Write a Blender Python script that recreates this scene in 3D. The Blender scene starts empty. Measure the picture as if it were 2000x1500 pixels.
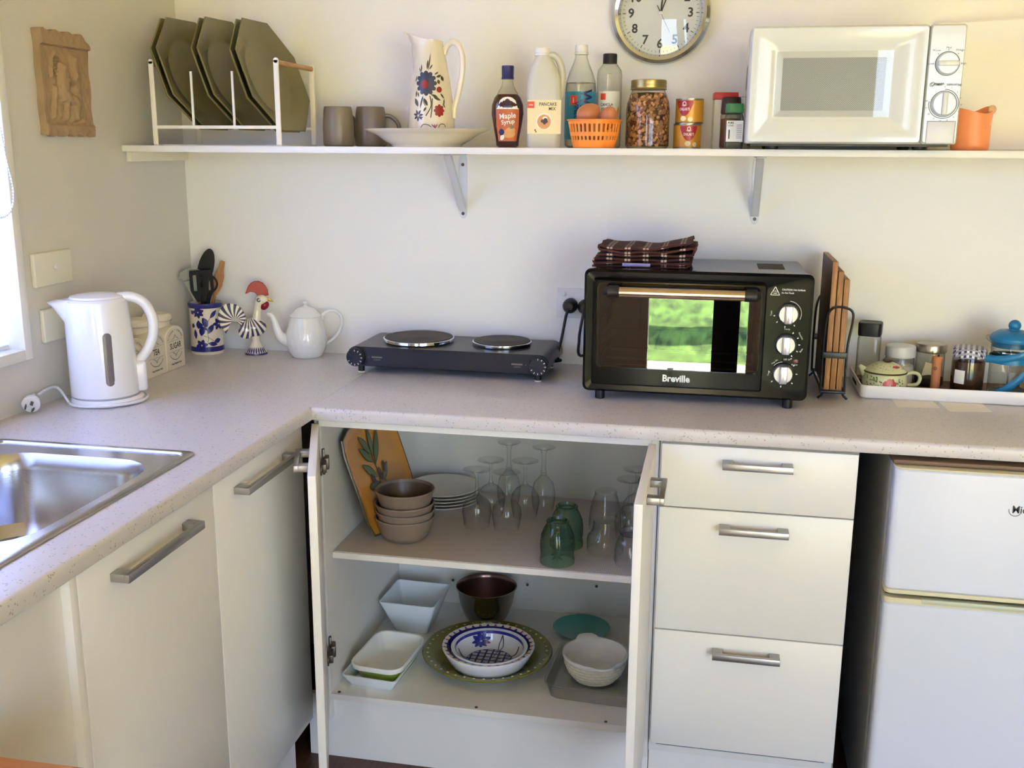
import bpy, bmesh, math, random
from mathutils import Vector, Matrix
from math import sin, cos, pi, radians, atan2, sqrt

random.seed(7)
SC = bpy.context.scene
COL = SC.collection
V = Vector

# ---------------------------------------------------------------- camera
CP = V((1.45963, -2.68556, 1.46693))
YAW, PIT, ROL, FPX = 0.19472, 0.22645, 0.00631, 2007.69
_f = V((-sin(YAW) * cos(PIT), cos(YAW) * cos(PIT), -sin(PIT)))
_r = V((cos(YAW), sin(YAW), 0))
_u = _r.cross(_f)
CR = _r * cos(ROL) + _u * sin(ROL)
CU = _u * cos(ROL) - _r * sin(ROL)
CF = _f
cam = bpy.data.cameras.new('camera')
cam.sensor_fit = 'HORIZONTAL'
cam.sensor_width = 36
cam.lens = FPX * 36 / 2000
cam.clip_start = 0.05
camo = bpy.data.objects.new('camera', cam)
COL.objects.link(camo)
camo.matrix_world = Matrix(((CR.x, CU.x, -CF.x, CP.x), (CR.y, CU.y, -CF.y, CP.y), (CR.z, CU.z, -CF.z, CP.z), (0, 0, 0, 1)))
SC.camera = camo

# ---------------------------------------------------------------- world, sun, window portals, exposure
SC.view_settings.view_transform = 'Standard'
SC.view_settings.look = 'None'
SC.view_settings.gamma = 1.0
SC.view_settings.use_curve_mapping = False
SC.view_settings.exposure = 0.68
SC.cycles.max_bounces = 12
SC.cycles.diffuse_bounces = 6
SC.cycles.glossy_bounces = 6
SC.cycles.transmission_bounces = 10
SC.cycles.transparent_max_bounces = 32
SC.cycles.caustics_reflective = False
SC.cycles.caustics_refractive = False
SC.cycles.sample_clamp_indirect = 6.0

W = bpy.data.worlds.new('sky_world')
SC.world = W
W.use_nodes = True
bgn = W.node_tree.nodes['Background']
bgn.inputs['Color'].default_value = (0.60, 0.745, 1.0, 1)
SKY = 7.2
bgn.inputs['Strength'].default_value = SKY

def light(name, kind, loc, rot, energy, color=(1, 1, 1), **kw):
    l = bpy.data.lights.new(name, kind)
    l.energy = energy
    l.color = color
    for k, v in kw.items():
        if k == 'portal':
            l.cycles.is_portal = v
        else:
            setattr(l, k, v)
    o = bpy.data.objects.new(name, l)
    COL.objects.link(o)
    o.location = loc
    o.rotation_euler = rot
    return o
# sun high behind the house front, coming through the glass door onto the boards behind the camera
SUN = light('sun', 'SUN', (3, -9, 8), (radians(42), 0, radians(8)), 47.0, (1.0, 0.89, 0.70), angle=radians(0.6))
# daylight portals exactly in the openings; the rear window is added for its light
light('window_portal', 'AREA', (-0.10, -1.53, 1.585), (0, radians(-90), 0), 1, shape='RECTANGLE', size=1.13, size_y=1.57, portal=True)
light('door_portal', 'AREA', (1.36, -4.46, 1.1), (radians(90), 0, 0), 1, shape='RECTANGLE', size=0.72, size_y=2.2, portal=True)
light('added_window_portal', 'AREA', (3.22, -4.46, 1.1), (radians(90), 0, 0), 1, shape='RECTANGLE', size=1.94, size_y=2.1, portal=True)

# ---------------------------------------------------------------- photo pixel -> point on a known plane
def ray(x, y):
    return CF + CR * ((x - 1000) / FPX) + CU * ((750 - y) / FPX)
def on(x, y, axis, v):
    i = 'XYZ'.index(axis)
    d = ray(x, y)
    return CP + d * ((v - CP[i]) / d[i])
def mpp(p):                      # metres for one photo pixel at point p
    return (V(p) - CP).dot(CF) / FPX

# ---------------------------------------------------------------- materials
def lin(c):
    r = []
    for v in c[:3]:
        v /= 255.0
        r.append(v / 12.92 if v <= 0.04045 else ((v + 0.055) / 1.055) ** 2.4)
    return (r[0], r[1], r[2], 1)
MATS = {}
def nt(name):
    m = bpy.data.materials.new(name)
    m.use_nodes = True
    n = m.node_tree.nodes
    return m, n, m.node_tree.links, n['Principled BSDF']
def mat(name, col, rough=0.5, metal=0.0, spec=0.5, coat=0.0, trans=0.0, ior=1.5, var=0.0, vs=8.0, bump=0.0, bs=60.0, emit=None, es=0.0, sss=0.0, alpha=1.0):
    m, n, l, p = nt(name)
    c = lin(col)
    p.inputs['Base Color'].default_value = c
    p.inputs['Roughness'].default_value = rough
    p.inputs['Metallic'].default_value = metal
    p.inputs['Specular IOR Level'].default_value = spec
    p.inputs['Coat Weight'].default_value = coat
    p.inputs['Coat Roughness'].default_value = 0.05
    p.inputs['Transmission Weight'].default_value = trans
    p.inputs['IOR'].default_value = ior
    p.inputs['Alpha'].default_value = alpha
    if sss:
        p.inputs['Subsurface Weight'].default_value = sss
        p.inputs['Subsurface Radius'].default_value = (0.01, 0.008, 0.006)
    tc = n.new('ShaderNodeTexCoord')
    if var:
        nz = n.new('ShaderNodeTexNoise'); nz.inputs['Scale'].default_value = vs; nz.inputs['Detail'].default_value = 5
        l.new(tc.outputs['Object'], nz.inputs['Vector'])
        mx = n.new('ShaderNodeMix'); mx.data_type = 'RGBA'
        l.new(nz.outputs['Fac'], mx.inputs['Factor'])
        mx.inputs['A'].default_value = [min(1, v * (1 + var)) for v in c[:3]] + [1]
        mx.inputs['B'].default_value = [v * (1 - var) for v in c[:3]] + [1]
        l.new(mx.outputs['Result'], p.inputs['Base Color'])
    if bump:
        nb = n.new('ShaderNodeTexNoise'); nb.inputs['Scale'].default_value = bs; nb.inputs['Detail'].default_value = 4
        l.new(tc.outputs['Object'], nb.inputs['Vector'])
        b = n.new('ShaderNodeBump'); b.inputs['Strength'].default_value = bump; b.inputs['Distance'].default_value = 0.01
        l.new(nb.outputs['Fac'], b.inputs['Height']); l.new(b.outputs['Normal'], p.inputs['Normal'])
    MATS[name] = m
    return m
def math_node(n, op, *args, l=None):
    x = n.new('ShaderNodeMath'); x.operation = op
    for i, a in enumerate(args):
        if isinstance(a, (int, float)): x.inputs[i].default_value = a
        else: l.new(a, x.inputs[i])
    return x.outputs[0]
def two_tone(name, ca, cb, build, rough=0.35, coat=0.0, metal=0.0):
    """colour ca / cb chosen by a procedural mask: build(nodes, links, object_coord) -> socket"""
    m, n, l, p = nt(name)
    tc = n.new('ShaderNodeTexCoord')
    mx = n.new('ShaderNodeMix'); mx.data_type = 'RGBA'
    mx.inputs['A'].default_value = lin(ca); mx.inputs['B'].default_value = lin(cb)
    l.new(build(n, l, tc.outputs['Object']), mx.inputs['Factor'])
    l.new(mx.outputs['Result'], p.inputs['Base Color'])
    p.inputs['Roughness'].default_value = rough
    p.inputs['Metallic'].default_value = metal
    p.inputs['Coat Weight'].default_value = coat
    MATS[name] = m
    return m
def thin_glass(name, tint=(255, 255, 255), edge=(150, 155, 150), base=0.05, gain=0.45, rough=0.02, power=3.0):
    """a thin clear wall: see-through face on, mirror-like and darker at grazing angles"""
    m, n, l, p = nt(name)
    n.remove(p)
    out = n['Material Output']
    lw = n.new('ShaderNodeLayerWeight'); lw.inputs['Blend'].default_value = 0.5
    pw = math_node(n, 'POWER', lw.outputs['Facing'], power, l=l)
    mx = n.new('ShaderNodeMix'); mx.data_type = 'RGBA'
    mx.inputs['A'].default_value = lin(tint); mx.inputs['B'].default_value = lin(edge)
    l.new(pw, mx.inputs['Factor'])
    tr = n.new('ShaderNodeBsdfTransparent'); l.new(mx.outputs['Result'], tr.inputs['Color'])
    gl = n.new('ShaderNodeBsdfGlossy'); gl.inputs['Roughness'].default_value = rough
    f = math_node(n, 'MULTIPLY_ADD', pw, gain, base, l=l)
    ms = n.new('ShaderNodeMixShader')
    l.new(f, ms.inputs['Fac']); l.new(tr.outputs[0], ms.inputs[1]); l.new(gl.outputs[0], ms.inputs[2])
    l.new(ms.outputs[0], out.inputs['Surface'])
    MATS[name] = m
    return m
def wood(name, ca, cb, scale=14, axis=(1, 1, 1), rough=0.5, coat=0.0):
    m, n, l, p = nt(name)
    tc = n.new('ShaderNodeTexCoord')
    mp = n.new('ShaderNodeMapping'); mp.inputs['Scale'].default_value = axis
    l.new(tc.outputs['Object'], mp.inputs['Vector'])
    nz = n.new('ShaderNodeTexNoise'); nz.inputs['Scale'].default_value = scale; nz.inputs['Detail'].default_value = 8; nz.inputs['Distortion'].default_value = 0.6
    l.new(mp.outputs['Vector'], nz.inputs['Vector'])
    cr = n.new('ShaderNodeValToRGB')
    cr.color_ramp.elements[0].position = 0.3; cr.color_ramp.elements[0].color = lin(ca)
    cr.color_ramp.elements[1].position = 0.7; cr.color_ramp.elements[1].color = lin(cb)
    l.new(nz.outputs['Fac'], cr.inputs['Fac']); l.new(cr.outputs['Color'], p.inputs['Base Color'])
    p.inputs['Roughness'].default_value = rough
    p.inputs['Coat Weight'].default_value = coat
    MATS[name] = m
    return m

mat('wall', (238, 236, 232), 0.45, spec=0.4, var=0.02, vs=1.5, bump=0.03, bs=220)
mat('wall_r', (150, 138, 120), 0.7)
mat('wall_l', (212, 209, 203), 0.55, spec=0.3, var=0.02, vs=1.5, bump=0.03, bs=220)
wood('ceiling', (238, 210, 146), (244, 220, 162), 6, (8, 1, 1), 0.6)
wood('floorboards', (60, 38, 30), (94, 60, 46), 9, (12, 1, 1), 0.35)
mat('melamine', (234, 232, 227), 0.32, spec=0.45, var=0.015, vs=2)
mat('carcass', (224, 222, 216), 0.45)
mat('dark_gap', (40, 38, 34), 0.8)
mat('alu', (170, 168, 165), 0.32, metal=0.9)
mat('chrome', (204, 207, 212), 0.10, metal=1.0)
mat('dull_steel', (112, 112, 104), 0.5, metal=0.8)
mat('steel', (190, 190, 195), 0.22, metal=1.0, bump=0.02, bs=300)
mat('hinge_metal', (105, 95, 84), 0.4, metal=0.8)
mat('screw_metal', (90, 88, 84), 0.45, metal=0.7)
mat('white_gloss', (238, 238, 236), 0.12, coat=0.4)
mat('white_plastic', (236, 236, 236), 0.25)
mat('bracket_paint', (216, 218, 228), 0.35)
mat('warm_white', (236, 230, 214), 0.3)
mat('cream_china', (230, 221, 202), 0.16, coat=0.4)
mat('black_gloss', (11, 11, 13), 0.16, spec=0.16)
mat('black_satin', (18, 18, 22), 0.38)
mat('black_plastic', (14, 14, 16), 0.45)
mat('hob_black', (20, 22, 34), 0.34)
mat('iron_plate', (52, 44, 42), 0.6, var=0.1, vs=40)
mat('taupe', (126, 115, 99), 0.32, var=0.03, vs=20)
mat('taupe_bowl', (128, 113, 100), 0.42, var=0.03, vs=20)
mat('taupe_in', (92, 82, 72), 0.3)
mat('olive_plate', (112, 106, 70), 0.22, var=0.05, vs=15)
mat('lavender', (150, 150, 200), 0.4)
mat('ink', (40, 36, 36), 0.5)
mat('ink_grey', (112, 108, 104), 0.5)
mat('print_white', (235, 235, 232), 0.4)
mat('navy', (34, 34, 92), 0.3)
mat('cobalt', (38, 40, 118), 0.18, coat=0.4)
mat('cobalt_band', (44, 46, 124), 0.18, coat=0.4, var=0.2, vs=30)
mat('folk_blue', (62, 66, 88), 0.3)
mat('folk_red', (150, 40, 38), 0.3)
mat('folk_green', (74, 74, 54), 0.3)
mat('red_gloss', (156, 14, 24), 0.3, spec=0.3)
mat('wattle_red', (138, 22, 44), 0.25, spec=0.3)
mat('yellow_paint', (224, 184, 60), 0.25)
mat('syrup', (58, 20, 12), 0.08, coat=0.6)
mat('label_orange', (188, 96, 46), 0.45, var=0.1, vs=40)
mat('label_cream', (236, 222, 178), 0.5)
mat('label_white', (240, 240, 232), 0.5)
mat('label_blue', (42, 138, 178), 0.45)
mat('label_red', (222, 70, 50), 0.45)
mat('pancake_tan', (206, 150, 96), 0.5, var=0.15, vs=60)
mat('berry', (62, 34, 52), 0.4)
mat('flour', (238, 228, 200), 0.6)
mat('milky', (238, 236, 222), 0.3, trans=0.25, ior=1.2)
mat('basket_orange', (250, 150, 60), 0.35, sss=0.2)
mat('egg', (190, 122, 84), 0.45, var=0.05, vs=60, sss=0.15)
mat('gold_lid', (168, 150, 96), 0.32, metal=0.9)
mat('tin_gold', (204, 146, 48), 0.38, metal=0.2)
mat('tin_metal', (176, 170, 152), 0.28, metal=0.9)
mat('tin_red', (160, 32, 42), 0.35)
mat('tin_text', (238, 200, 196), 0.4)
mat('spice_red', (198, 44, 40), 0.4)
mat('lid_brown', (48, 26, 26), 0.35)
mat('lid_green', (44, 124, 58), 0.35)
mat('spice_brown', (110, 52, 34), 0.7, var=0.2, vs=80)
mat('spice_green', (92, 96, 70), 0.8, var=0.25, vs=120)
mat('flakes', (156, 110, 72), 0.7, var=0.4, vs=90)
mat('flakes_dark', (70, 42, 28), 0.75, var=0.3, vs=70)
mat('candle', (244, 160, 110), 0.4, sss=0.6, var=0.06, vs=20)
mat('candle_top', (222, 184, 150), 0.4, sss=0.4)
mat('mw_white', (220, 224, 221), 0.18, coat=0.25)
mat('mw_frame', (206, 208, 204), 0.2)
mat('mw_label', (222, 224, 230), 0.3)
mat('mw_foot', (50, 50, 48), 0.5)
mat('clock_face', (222, 224, 222), 0.5)
mat('stone', (166, 140, 110), 0.75, var=0.22, vs=26, bump=0.3, bs=90)
mat('switch_plastic', (226, 222, 208), 0.35)
mat('outlet_plastic', (224, 224, 226), 0.3)
mat('kettle_white', (238, 239, 244), 0.22, coat=0.2)
mat('kettle_seam', (140, 140, 146), 0.4)
mat('gauge', (110, 104, 106), 0.25)
mat('canister', (226, 217, 198), 0.3)
mat('pot_white', (232, 233, 232), 0.1, coat=0.5)
mat('rooster_white', (236, 228, 206), 0.15, coat=0.5)
mat('violet', (70, 62, 120), 0.2, coat=0.4)
mat('crock_white', (236, 226, 208), 0.15, coat=0.5)
mat('cooking_black', (16, 14, 16), 0.5, spec=0.2)
mat('utensil_steel', (150, 150, 140), 0.3, metal=1.0)
wood('utensil_wood', (150, 98, 52), (186, 132, 78), 30, (4, 4, 1), 0.6)
wood('board_wood', (138, 92, 50), (184, 134, 82), 22, (6, 1.2, 0.6), 0.5)
wood('board_dark', (66, 46, 32), (104, 74, 48), 22, (6, 1.2, 0.6), 0.5)
wood('dowel_wood', (172, 124, 76), (196, 150, 100), 20, (6, 1, 6), 0.5)
wood('table_wood', (176, 112, 76), (204, 142, 102), 6, (1, 8, 1), 0.4)
mat('tray_white', (232, 231, 226), 0.35)
wood('tray_inside', (92, 66, 46), (120, 88, 62), 14, (1, 8, 1), 0.5)
mat('pot_green', (206, 210, 168), 0.2, coat=0.4)
mat('pot_red', (186, 62, 54), 0.3)
mat('pot_leaf', (98, 116, 70), 0.3)
mat('pot_brown', (70, 50, 36), 0.35)
mat('cork', (190, 122, 84), 0.7, var=0.12, vs=80)
mat('jam', (66, 40, 26), 0.2, coat=0.4)
mat('press_blue', (16, 114, 164), 0.36)
mat('press_blue_dark', (14, 96, 136), 0.3)
mat('sugar', (226, 222, 216), 0.8, bump=0.3, bs=200)
mat('jar_lid_white', (206, 208, 216), 0.3)
mat('tea_dark', (46, 40, 34), 0.8, var=0.3, vs=100)
mat('card', (240, 234, 226), 0.6)
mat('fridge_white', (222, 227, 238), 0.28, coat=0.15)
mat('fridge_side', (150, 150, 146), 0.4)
mat('fridge_trim', (222, 216, 184), 0.35)
mat('fridge_handle', (196, 202, 176), 0.35)
mat('fridge_top', (110, 86, 66), 0.5)
mat('yellow_tray', (206, 142, 58), 0.25, coat=0.4, var=0.16, vs=9)
mat('tray_rim', (70, 66, 36), 0.3)
mat('olive_leaf', (92, 108, 68), 0.3, var=0.2, vs=40)
mat('olive_line', (50, 44, 34), 0.4)
mat('olive_fruit', (80, 46, 56), 0.25)
mat('plate_white', (222, 220, 212), 0.2)
mat('dish_white', (234, 234, 230), 0.18, coat=0.3)
mat('dish_grey', (222, 228, 232), 0.2, coat=0.3)
mat('dish_green', (128, 150, 54), 0.2, coat=0.3)
mat('platter_olive', (112, 112, 32), 0.2, coat=0.4, var=0.08, vs=20)
mat('platter_dot', (190, 190, 110), 0.3)
mat('pattern_white', (228, 230, 238), 0.14, coat=0.5)
mat('pattern_blue', (46, 48, 140), 0.2, coat=0.4)
mat('pattern_cream', (230, 218, 176), 0.2)
mat('pattern_rust', (160, 72, 54), 0.3)
mat('steel_bowl', (150, 145, 140), 0.14, metal=1.0)
mat('steel_brown', (136, 108, 98), 0.22, metal=0.9)
mat('teal', (42, 150, 138), 0.15, coat=0.5)
mat('weave', (222, 218, 200), 0.25, coat=0.3)
mat('led_red', (90, 16, 20), 0.3)
mat('concrete', (230, 220, 200), 0.8, var=0.06, vs=4)
wood('grass', (40, 70, 20), (150, 196, 88), 11, (1, 0.16, 1), 0.9)
mat('dry_field', (226, 200, 136), 0.9, var=0.15, vs=3)
mat('oven_inside', (40, 42, 42), 0.5, metal=0.4)
mat('oven_rack', (150, 150, 150), 0.25, metal=1.0)
mat('oven_foil', (120, 150, 150), 0.12, metal=1.0, bump=0.5, bs=60)
mat('bar_steel', (205, 188, 168), 0.18, metal=1.0)
mat('knob_silver', (200, 200, 208), 0.22, metal=0.7)
mat('sky_blind', (236, 240, 246), 0.6)
mat('window_paint', (232, 230, 224), 0.4)
mat('box_white', (250, 248, 243), 0.5)
mat('blind_metal', (225, 225, 225), 0.4)
thin_glass('glass', (253, 254, 253), (178, 181, 176), 0.06, 0.5, power=2.6)
thin_glass('glass_bottle', (246, 247, 242), (150, 150, 140), 0.05, 0.35)
thin_glass('glass_green', (196, 228, 206), (70, 124, 96), 0.05, 0.35, power=1.8)
thin_glass('glass_blue', (236, 238, 252), (90, 96, 190), 0.05, 0.4, power=2)
thin_glass('glass_window', (252, 254, 255), (230, 236, 240), 0.03, 0.5)
thin_glass('oven_glass', (120, 128, 124), (60, 64, 62), 0.11, 0.5, 0.0)
thin_glass('smoke', (150, 200, 225), (20, 70, 110), 0.05, 0.4, power=1.2)

def speckle(n, l, co):
    v = n.new('ShaderNodeTexVoronoi'); v.inputs['Scale'].default_value = 190
    l.new(co, v.inputs['Vector'])
    a = math_node(n, 'LESS_THAN', v.outputs['Distance'], 0.30, l=l)
    z = n.new('ShaderNodeTexNoise'); z.inputs['Scale'].default_value = 90
    l.new(co, z.inputs['Vector'])
    b = math_node(n, 'GREATER_THAN', z.outputs['Fac'], 0.55, l=l)
    return math_node(n, 'MULTIPLY', math_node(n, 'MULTIPLY', a, b, l=l), 0.6, l=l)
two_tone('worktop', (206, 202, 202), (128, 118, 108), speckle, 0.3)
def dotmesh(n, l, co):
    s = n.new('ShaderNodeSeparateXYZ'); l.new(co, s.inputs[0])
    a = math_node(n, 'SINE', math_node(n, 'MULTIPLY', s.outputs[0], 1700, l=l), l=l)
    b = math_node(n, 'SINE', math_node(n, 'MULTIPLY', s.outputs[2], 1700, l=l), l=l)
    return math_node(n, 'GREATER_THAN', math_node(n, 'MULTIPLY', a, b, l=l), 0.12, l=l)
two_tone('mw_mesh', (176, 178, 172), (104, 106, 102), dotmesh, 0.3)
def polar_stripes(cx, cz, k, thr=0.0):
    def b(n, l, co):
        s = n.new('ShaderNodeSeparateXYZ'); l.new(co, s.inputs[0])
        dx = math_node(n, 'SUBTRACT', s.outputs[0], cx, l=l); dz = math_node(n, 'SUBTRACT', s.outputs[2], cz, l=l)
        t = math_node(n, 'ARCTAN2', dz, dx, l=l)
        r = math_node(n, 'SQRT', math_node(n, 'ADD', math_node(n, 'MULTIPLY', dx, dx, l=l), math_node(n, 'MULTIPLY', dz, dz, l=l), l=l), l=l)
        q = math_node(n, 'MULTIPLY_ADD', t, k, math_node(n, 'MULTIPLY', r, 90, l=l), l=l)
        return math_node(n, 'GREATER_THAN', math_node(n, 'SINE', q, l=l), thr, l=l)
    return b
two_tone('rooster_tail', (238, 232, 214), (62, 56, 84), polar_stripes(-0.052, 0.098, 15), 0.15, 0.5)
two_tone('rooster_body', (238, 232, 214), (66, 58, 100), polar_stripes(-0.02, 0.115, 26, 0.05), 0.15, 0.5)
def check(sx, sy, duty=0.4):
    def b(n, l, co):
        s = n.new('ShaderNodeSeparateXYZ'); l.new(co, s.inputs[0])
        a = math_node(n, 'LESS_THAN', math_node(n, 'FRACT', math_node(n, 'MULTIPLY', s.outputs[0], sx, l=l), l=l), duty, l=l)
        y = math_node(n, 'ADD', s.outputs[1], s.outputs[2], l=l)
        c = math_node(n, 'LESS_THAN', math_node(n, 'FRACT', math_node(n, 'MULTIPLY', y, sy, l=l), l=l), duty, l=l)
        d = math_node(n, 'SUBTRACT', a, math_node(n, 'MULTIPLY', c, 0.5, l=l), l=l)
        return math_node(n, 'ABSOLUTE', d, l=l)
    return b
two_tone('gingham', (222, 222, 228), (42, 46, 92), check(85, 85, 0.5), 0.5)
def towel_check(n, l, co):
    s = n.new('ShaderNodeSeparateXYZ'); l.new(co, s.inputs[0])
    fx = math_node(n, 'FRACT', math_node(n, 'MULTIPLY', s.outputs[0], 24, l=l), l=l)
    a = math_node(n, 'LESS_THAN', fx, 0.13, l=l)
    b = math_node(n, 'MULTIPLY', math_node(n, 'GREATER_THAN', fx, 0.18, l=l), math_node(n, 'LESS_THAN', fx, 0.31, l=l), l=l)
    ab = math_node(n, 'ADD', a, b, l=l)
    fz = math_node(n, 'FRACT', math_node(n, 'MULTIPLY', math_node(n, 'ADD', s.outputs[2], math_node(n, 'MULTIPLY', s.outputs[1], 0.9, l=l), l=l), 70, l=l), l=l)
    c = math_node(n, 'LESS_THAN', fz, 0.42, l=l)
    return math_node(n, 'MULTIPLY', ab, c, l=l)
two_tone('towel', (70, 34, 30), (196, 172, 158), towel_check, 0.95)
two_tone('shelf_liner', (206, 196, 184), (176, 166, 160), dotmesh, 0.6)

def blind_cloth():
    m, n, l, p = nt('blind_cloth')
    n.remove(p)
    d = n.new('ShaderNodeBsdfDiffuse'); d.inputs['Color'].default_value = (0.5, 0.5, 0.5, 1)
    t = n.new('ShaderNodeBsdfTranslucent'); t.inputs['Color'].default_value = (0.36, 0.41, 0.60, 1)
    a = n.new('ShaderNodeAddShader')
    l.new(d.outputs[0], a.inputs[0]); l.new(t.outputs[0], a.inputs[1]); l.new(a.outputs[0], n['Material Output'].inputs['Surface'])
    MATS['blind_cloth'] = m
blind_cloth()
# ---------------------------------------------------------------- geometry helpers: a "geo" is (verts, faces)
def join(*gs):
    vs, fs = [], []
    for g in gs:
        o = len(vs)
        vs += list(g[0]); fs += [tuple(i + o for i in f) for f in g[1]]
    return vs, fs
def xf(g, m):
    return [m @ V(v) for v in g[0]], g[1]
def mv(g, x=0, y=0, z=0):
    return [V(v) + V((x, y, z)) for v in g[0]], g[1]
def fmap(g, fn):
    return [V(fn(*v)) for v in g[0]], g[1]
def R(ax, deg):
    return Matrix.Rotation(radians(deg), 4, ax)
def T(x, y, z):
    return Matrix.Translation((x, y, z))
def from_bm(bm):
    bm.verts.index_update()
    g = ([v.co.copy() for v in bm.verts], [tuple(v.index for v in f.verts) for f in bm.faces])
    bm.free()
    return g
def box(x0, x1, y0, y1, z0, z1, bev=0.0, seg=2):
    bm = bmesh.new()
    bmesh.ops.create_cube(bm, size=1)
    for v in bm.verts:
        v.co = V(((x0 + x1) / 2 + v.co.x * (x1 - x0), (y0 + y1) / 2 + v.co.y * (y1 - y0), (z0 + z1) / 2 + v.co.z * (z1 - z0)))
    if bev:
        bmesh.ops.bevel(bm, geom=list(bm.edges), offset=bev, segments=seg, affect='EDGES', profile=0.5)
    return from_bm(bm)
def lathe(prof, n=32, a0=0.0, a1=2 * pi, sx=1.0, sy=1.0):
    full = abs(a1 - a0 - 2 * pi) < 1e-6
    vs, fs, rows = [], [], []
    for r, z in prof:
        if r < 1e-6:
            rows.append([len(vs)] * (n if full else n + 1)); vs.append(V((0, 0, z)))
        else:
            row = []
            for i in range(n if full else n + 1):
                a = a0 + (a1 - a0) * i / n
                row.append(len(vs)); vs.append(V((r * cos(a) * sx, r * sin(a) * sy, z)))
            rows.append(row)
    for A, B in zip(rows, rows[1:]):
        m = len(A)
        for i in range(n):
            j = (i + 1) % m
            f = []
            for k in (A[i], A[j], B[j], B[i]):
                if k not in f: f.append(k)
            if len(f) > 2: fs.append(tuple(f))
    return vs, fs
def disc_prof(r, z0, z1, b=0.001):
    b = min(b, r * 0.45, abs(z1 - z0) * 0.45)
    return [(0, z0), (r - b, z0), (r, z0 + b), (r, z1 - b), (r - b, z1), (0, z1)]
def cyl(r, z0, z1, b=0.001, n=24):
    return lathe(disc_prof(r, z0, z1, b), n)
def along(g, p, q):
    """put geo built on +Z (base at 0) so that its axis runs from p towards q"""
    d = (V(q) - V(p)).normalized()
    return xf(g, Matrix.Translation(V(p)) @ d.to_track_quat('Z', 'Y').to_matrix().to_4x4())
def rod(p, q, r, n=10, b=0.0005):
    return along(cyl(r, 0, (V(q) - V(p)).length, b, n), p, q)
def smooth_path(pts, k=6):
    P = [V(p) for p in pts]
    out = []
    for i in range(len(P) - 1):
        a, b, c, d = P[max(i - 1, 0)], P[i], P[i + 1], P[min(i + 2, len(P) - 1)]
        for t in range(k):
            t /= k
            out.append(0.5 * ((2 * b) + (c - a) * t + (2 * a - 5 * b + 4 * c - d) * t * t + (3 * b - a - 3 * c + d) * t ** 3))
    out.append(P[-1])
    return out
def tube(path, r, n=10, ry=None, closed=False, up=None, caps=True):
    """sweep an ellipse (r across, ry along 'up') over a path; r may be a list"""
    P = [V(p) for p in path]
    m = len(P)
    rs = r if isinstance(r, (list, tuple)) else [r] * m
    if len(rs) != m:
        rs = [rs[0] + 0 if len(rs) == 1 else _interp(rs, i / (m - 1)) for i in range(m)]
    rys = rs if ry is None else (ry if isinstance(ry, (list, tuple)) else [ry] * m)
    if len(rys) != m:
        rys = [_interp(rys, i / (m - 1)) for i in range(m)]
    vs, fs = [], []
    tprev, nrm = None, None
    for i in range(m):
        t = (P[(i + 1) % m] - P[i - 1]) if closed else (P[min(i + 1, m - 1)] - P[max(i - 1, 0)])
        t.normalize()
        if up is not None:
            nrm = V(up) - t * t.dot(V(up))
            if nrm.length < 1e-5: nrm = t.orthogonal()
        elif nrm is None:
            nrm = t.orthogonal()
        else:
            nrm = nrm - t * t.dot(nrm)
        nrm.normalize()
        b = t.cross(nrm)
        for k in range(n):
            a = 2 * pi * k / n
            vs.append(P[i] + b * (rs[i] * cos(a)) + nrm * (rys[i] * sin(a)))
    for i in range(m if closed else m - 1):
        for k in range(n):
            a, b_ = i * n + k, i * n + (k + 1) % n
            c, d = ((i + 1) % m) * n + (k + 1) % n, ((i + 1) % m) * n + k
            fs.append((a, b_, c, d))
    if not closed and caps:
        fs.append(tuple(range(n))[::-1]); fs.append(tuple((m - 1) * n + k for k in range(n)))
    return vs, fs
def _interp(a, t):
    x = t * (len(a) - 1); i = min(int(x), len(a) - 2); f = x - i
    return a[i] * (1 - f) + a[i + 1] * f
def loft(rings, cap0=True, cap1=True):
    n = len(rings[0]); vs = [V(v) for r in rings for v in r]; fs = []
    for i in range(len(rings) - 1):
        for k in range(n):
            fs.append((i * n + k, i * n + (k + 1) % n, (i + 1) * n + (k + 1) % n, (i + 1) * n + k))
    if cap0: fs.append(tuple(range(n))[::-1])
    if cap1: fs.append(tuple((len(rings) - 1) * n + k for k in range(n)))
    return vs, fs
def rrect(w, h, r, k=4, cx=0, cy=0):
    out = []
    for sx, sy, a0 in ((1, 1, 0), (-1, 1, 90), (-1, -1, 180), (1, -1, 270)):
        for i in range(k + 1):
            a = radians(a0 + 90 * i / k)
            out.append((cx + sx * (w / 2 - r) + r * cos(a), cy + sy * (h / 2 - r) + r * sin(a)))
    return out
def prism(outline, z0, z1, bev=0.0):
    if bev:
        c = V((sum(p[0] for p in outline) / len(outline), sum(p[1] for p in outline) / len(outline)))
        def inset(d):
            o = []
            for i, p in enumerate(outline):
                p0, p1 = V(outline[i - 1]), V(outline[(i + 1) % len(outline)])
                t = (p1 - p0)
                if t.length < 1e-9: o.append(tuple(p)); continue
                t.normalize(); nn = V((-t.y, t.x))
                if nn.dot(c - V(p)) < 0: nn = -nn
                q = V(p) + nn * d
                o.append((q.x, q.y))
            return o
        ins = inset(bev)
        return loft([[(x, y, z0) for x, y in ins], [(x, y, z0 + bev) for x, y in outline], [(x, y, z1 - bev) for x, y in outline], [(x, y, z1) for x, y in ins]])
    return loft([[(x, y, z0) for x, y in outline], [(x, y, z1) for x, y in outline]])
TO_FRONT = Matrix(((1, 0, 0, 0), (0, 0, -1, 0), (0, 1, 0, 0), (0, 0, 0, 1)))   # xy outline -> upright, extruded towards -Y (z -> -y)
def front_prism(outline, y_front, thick, bev=0.0):
    """outline in (x, z); front face at y_front, body going back (+Y)"""
    return xf(prism(outline, -y_front - thick, -y_front, bev), TO_FRONT)
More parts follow.
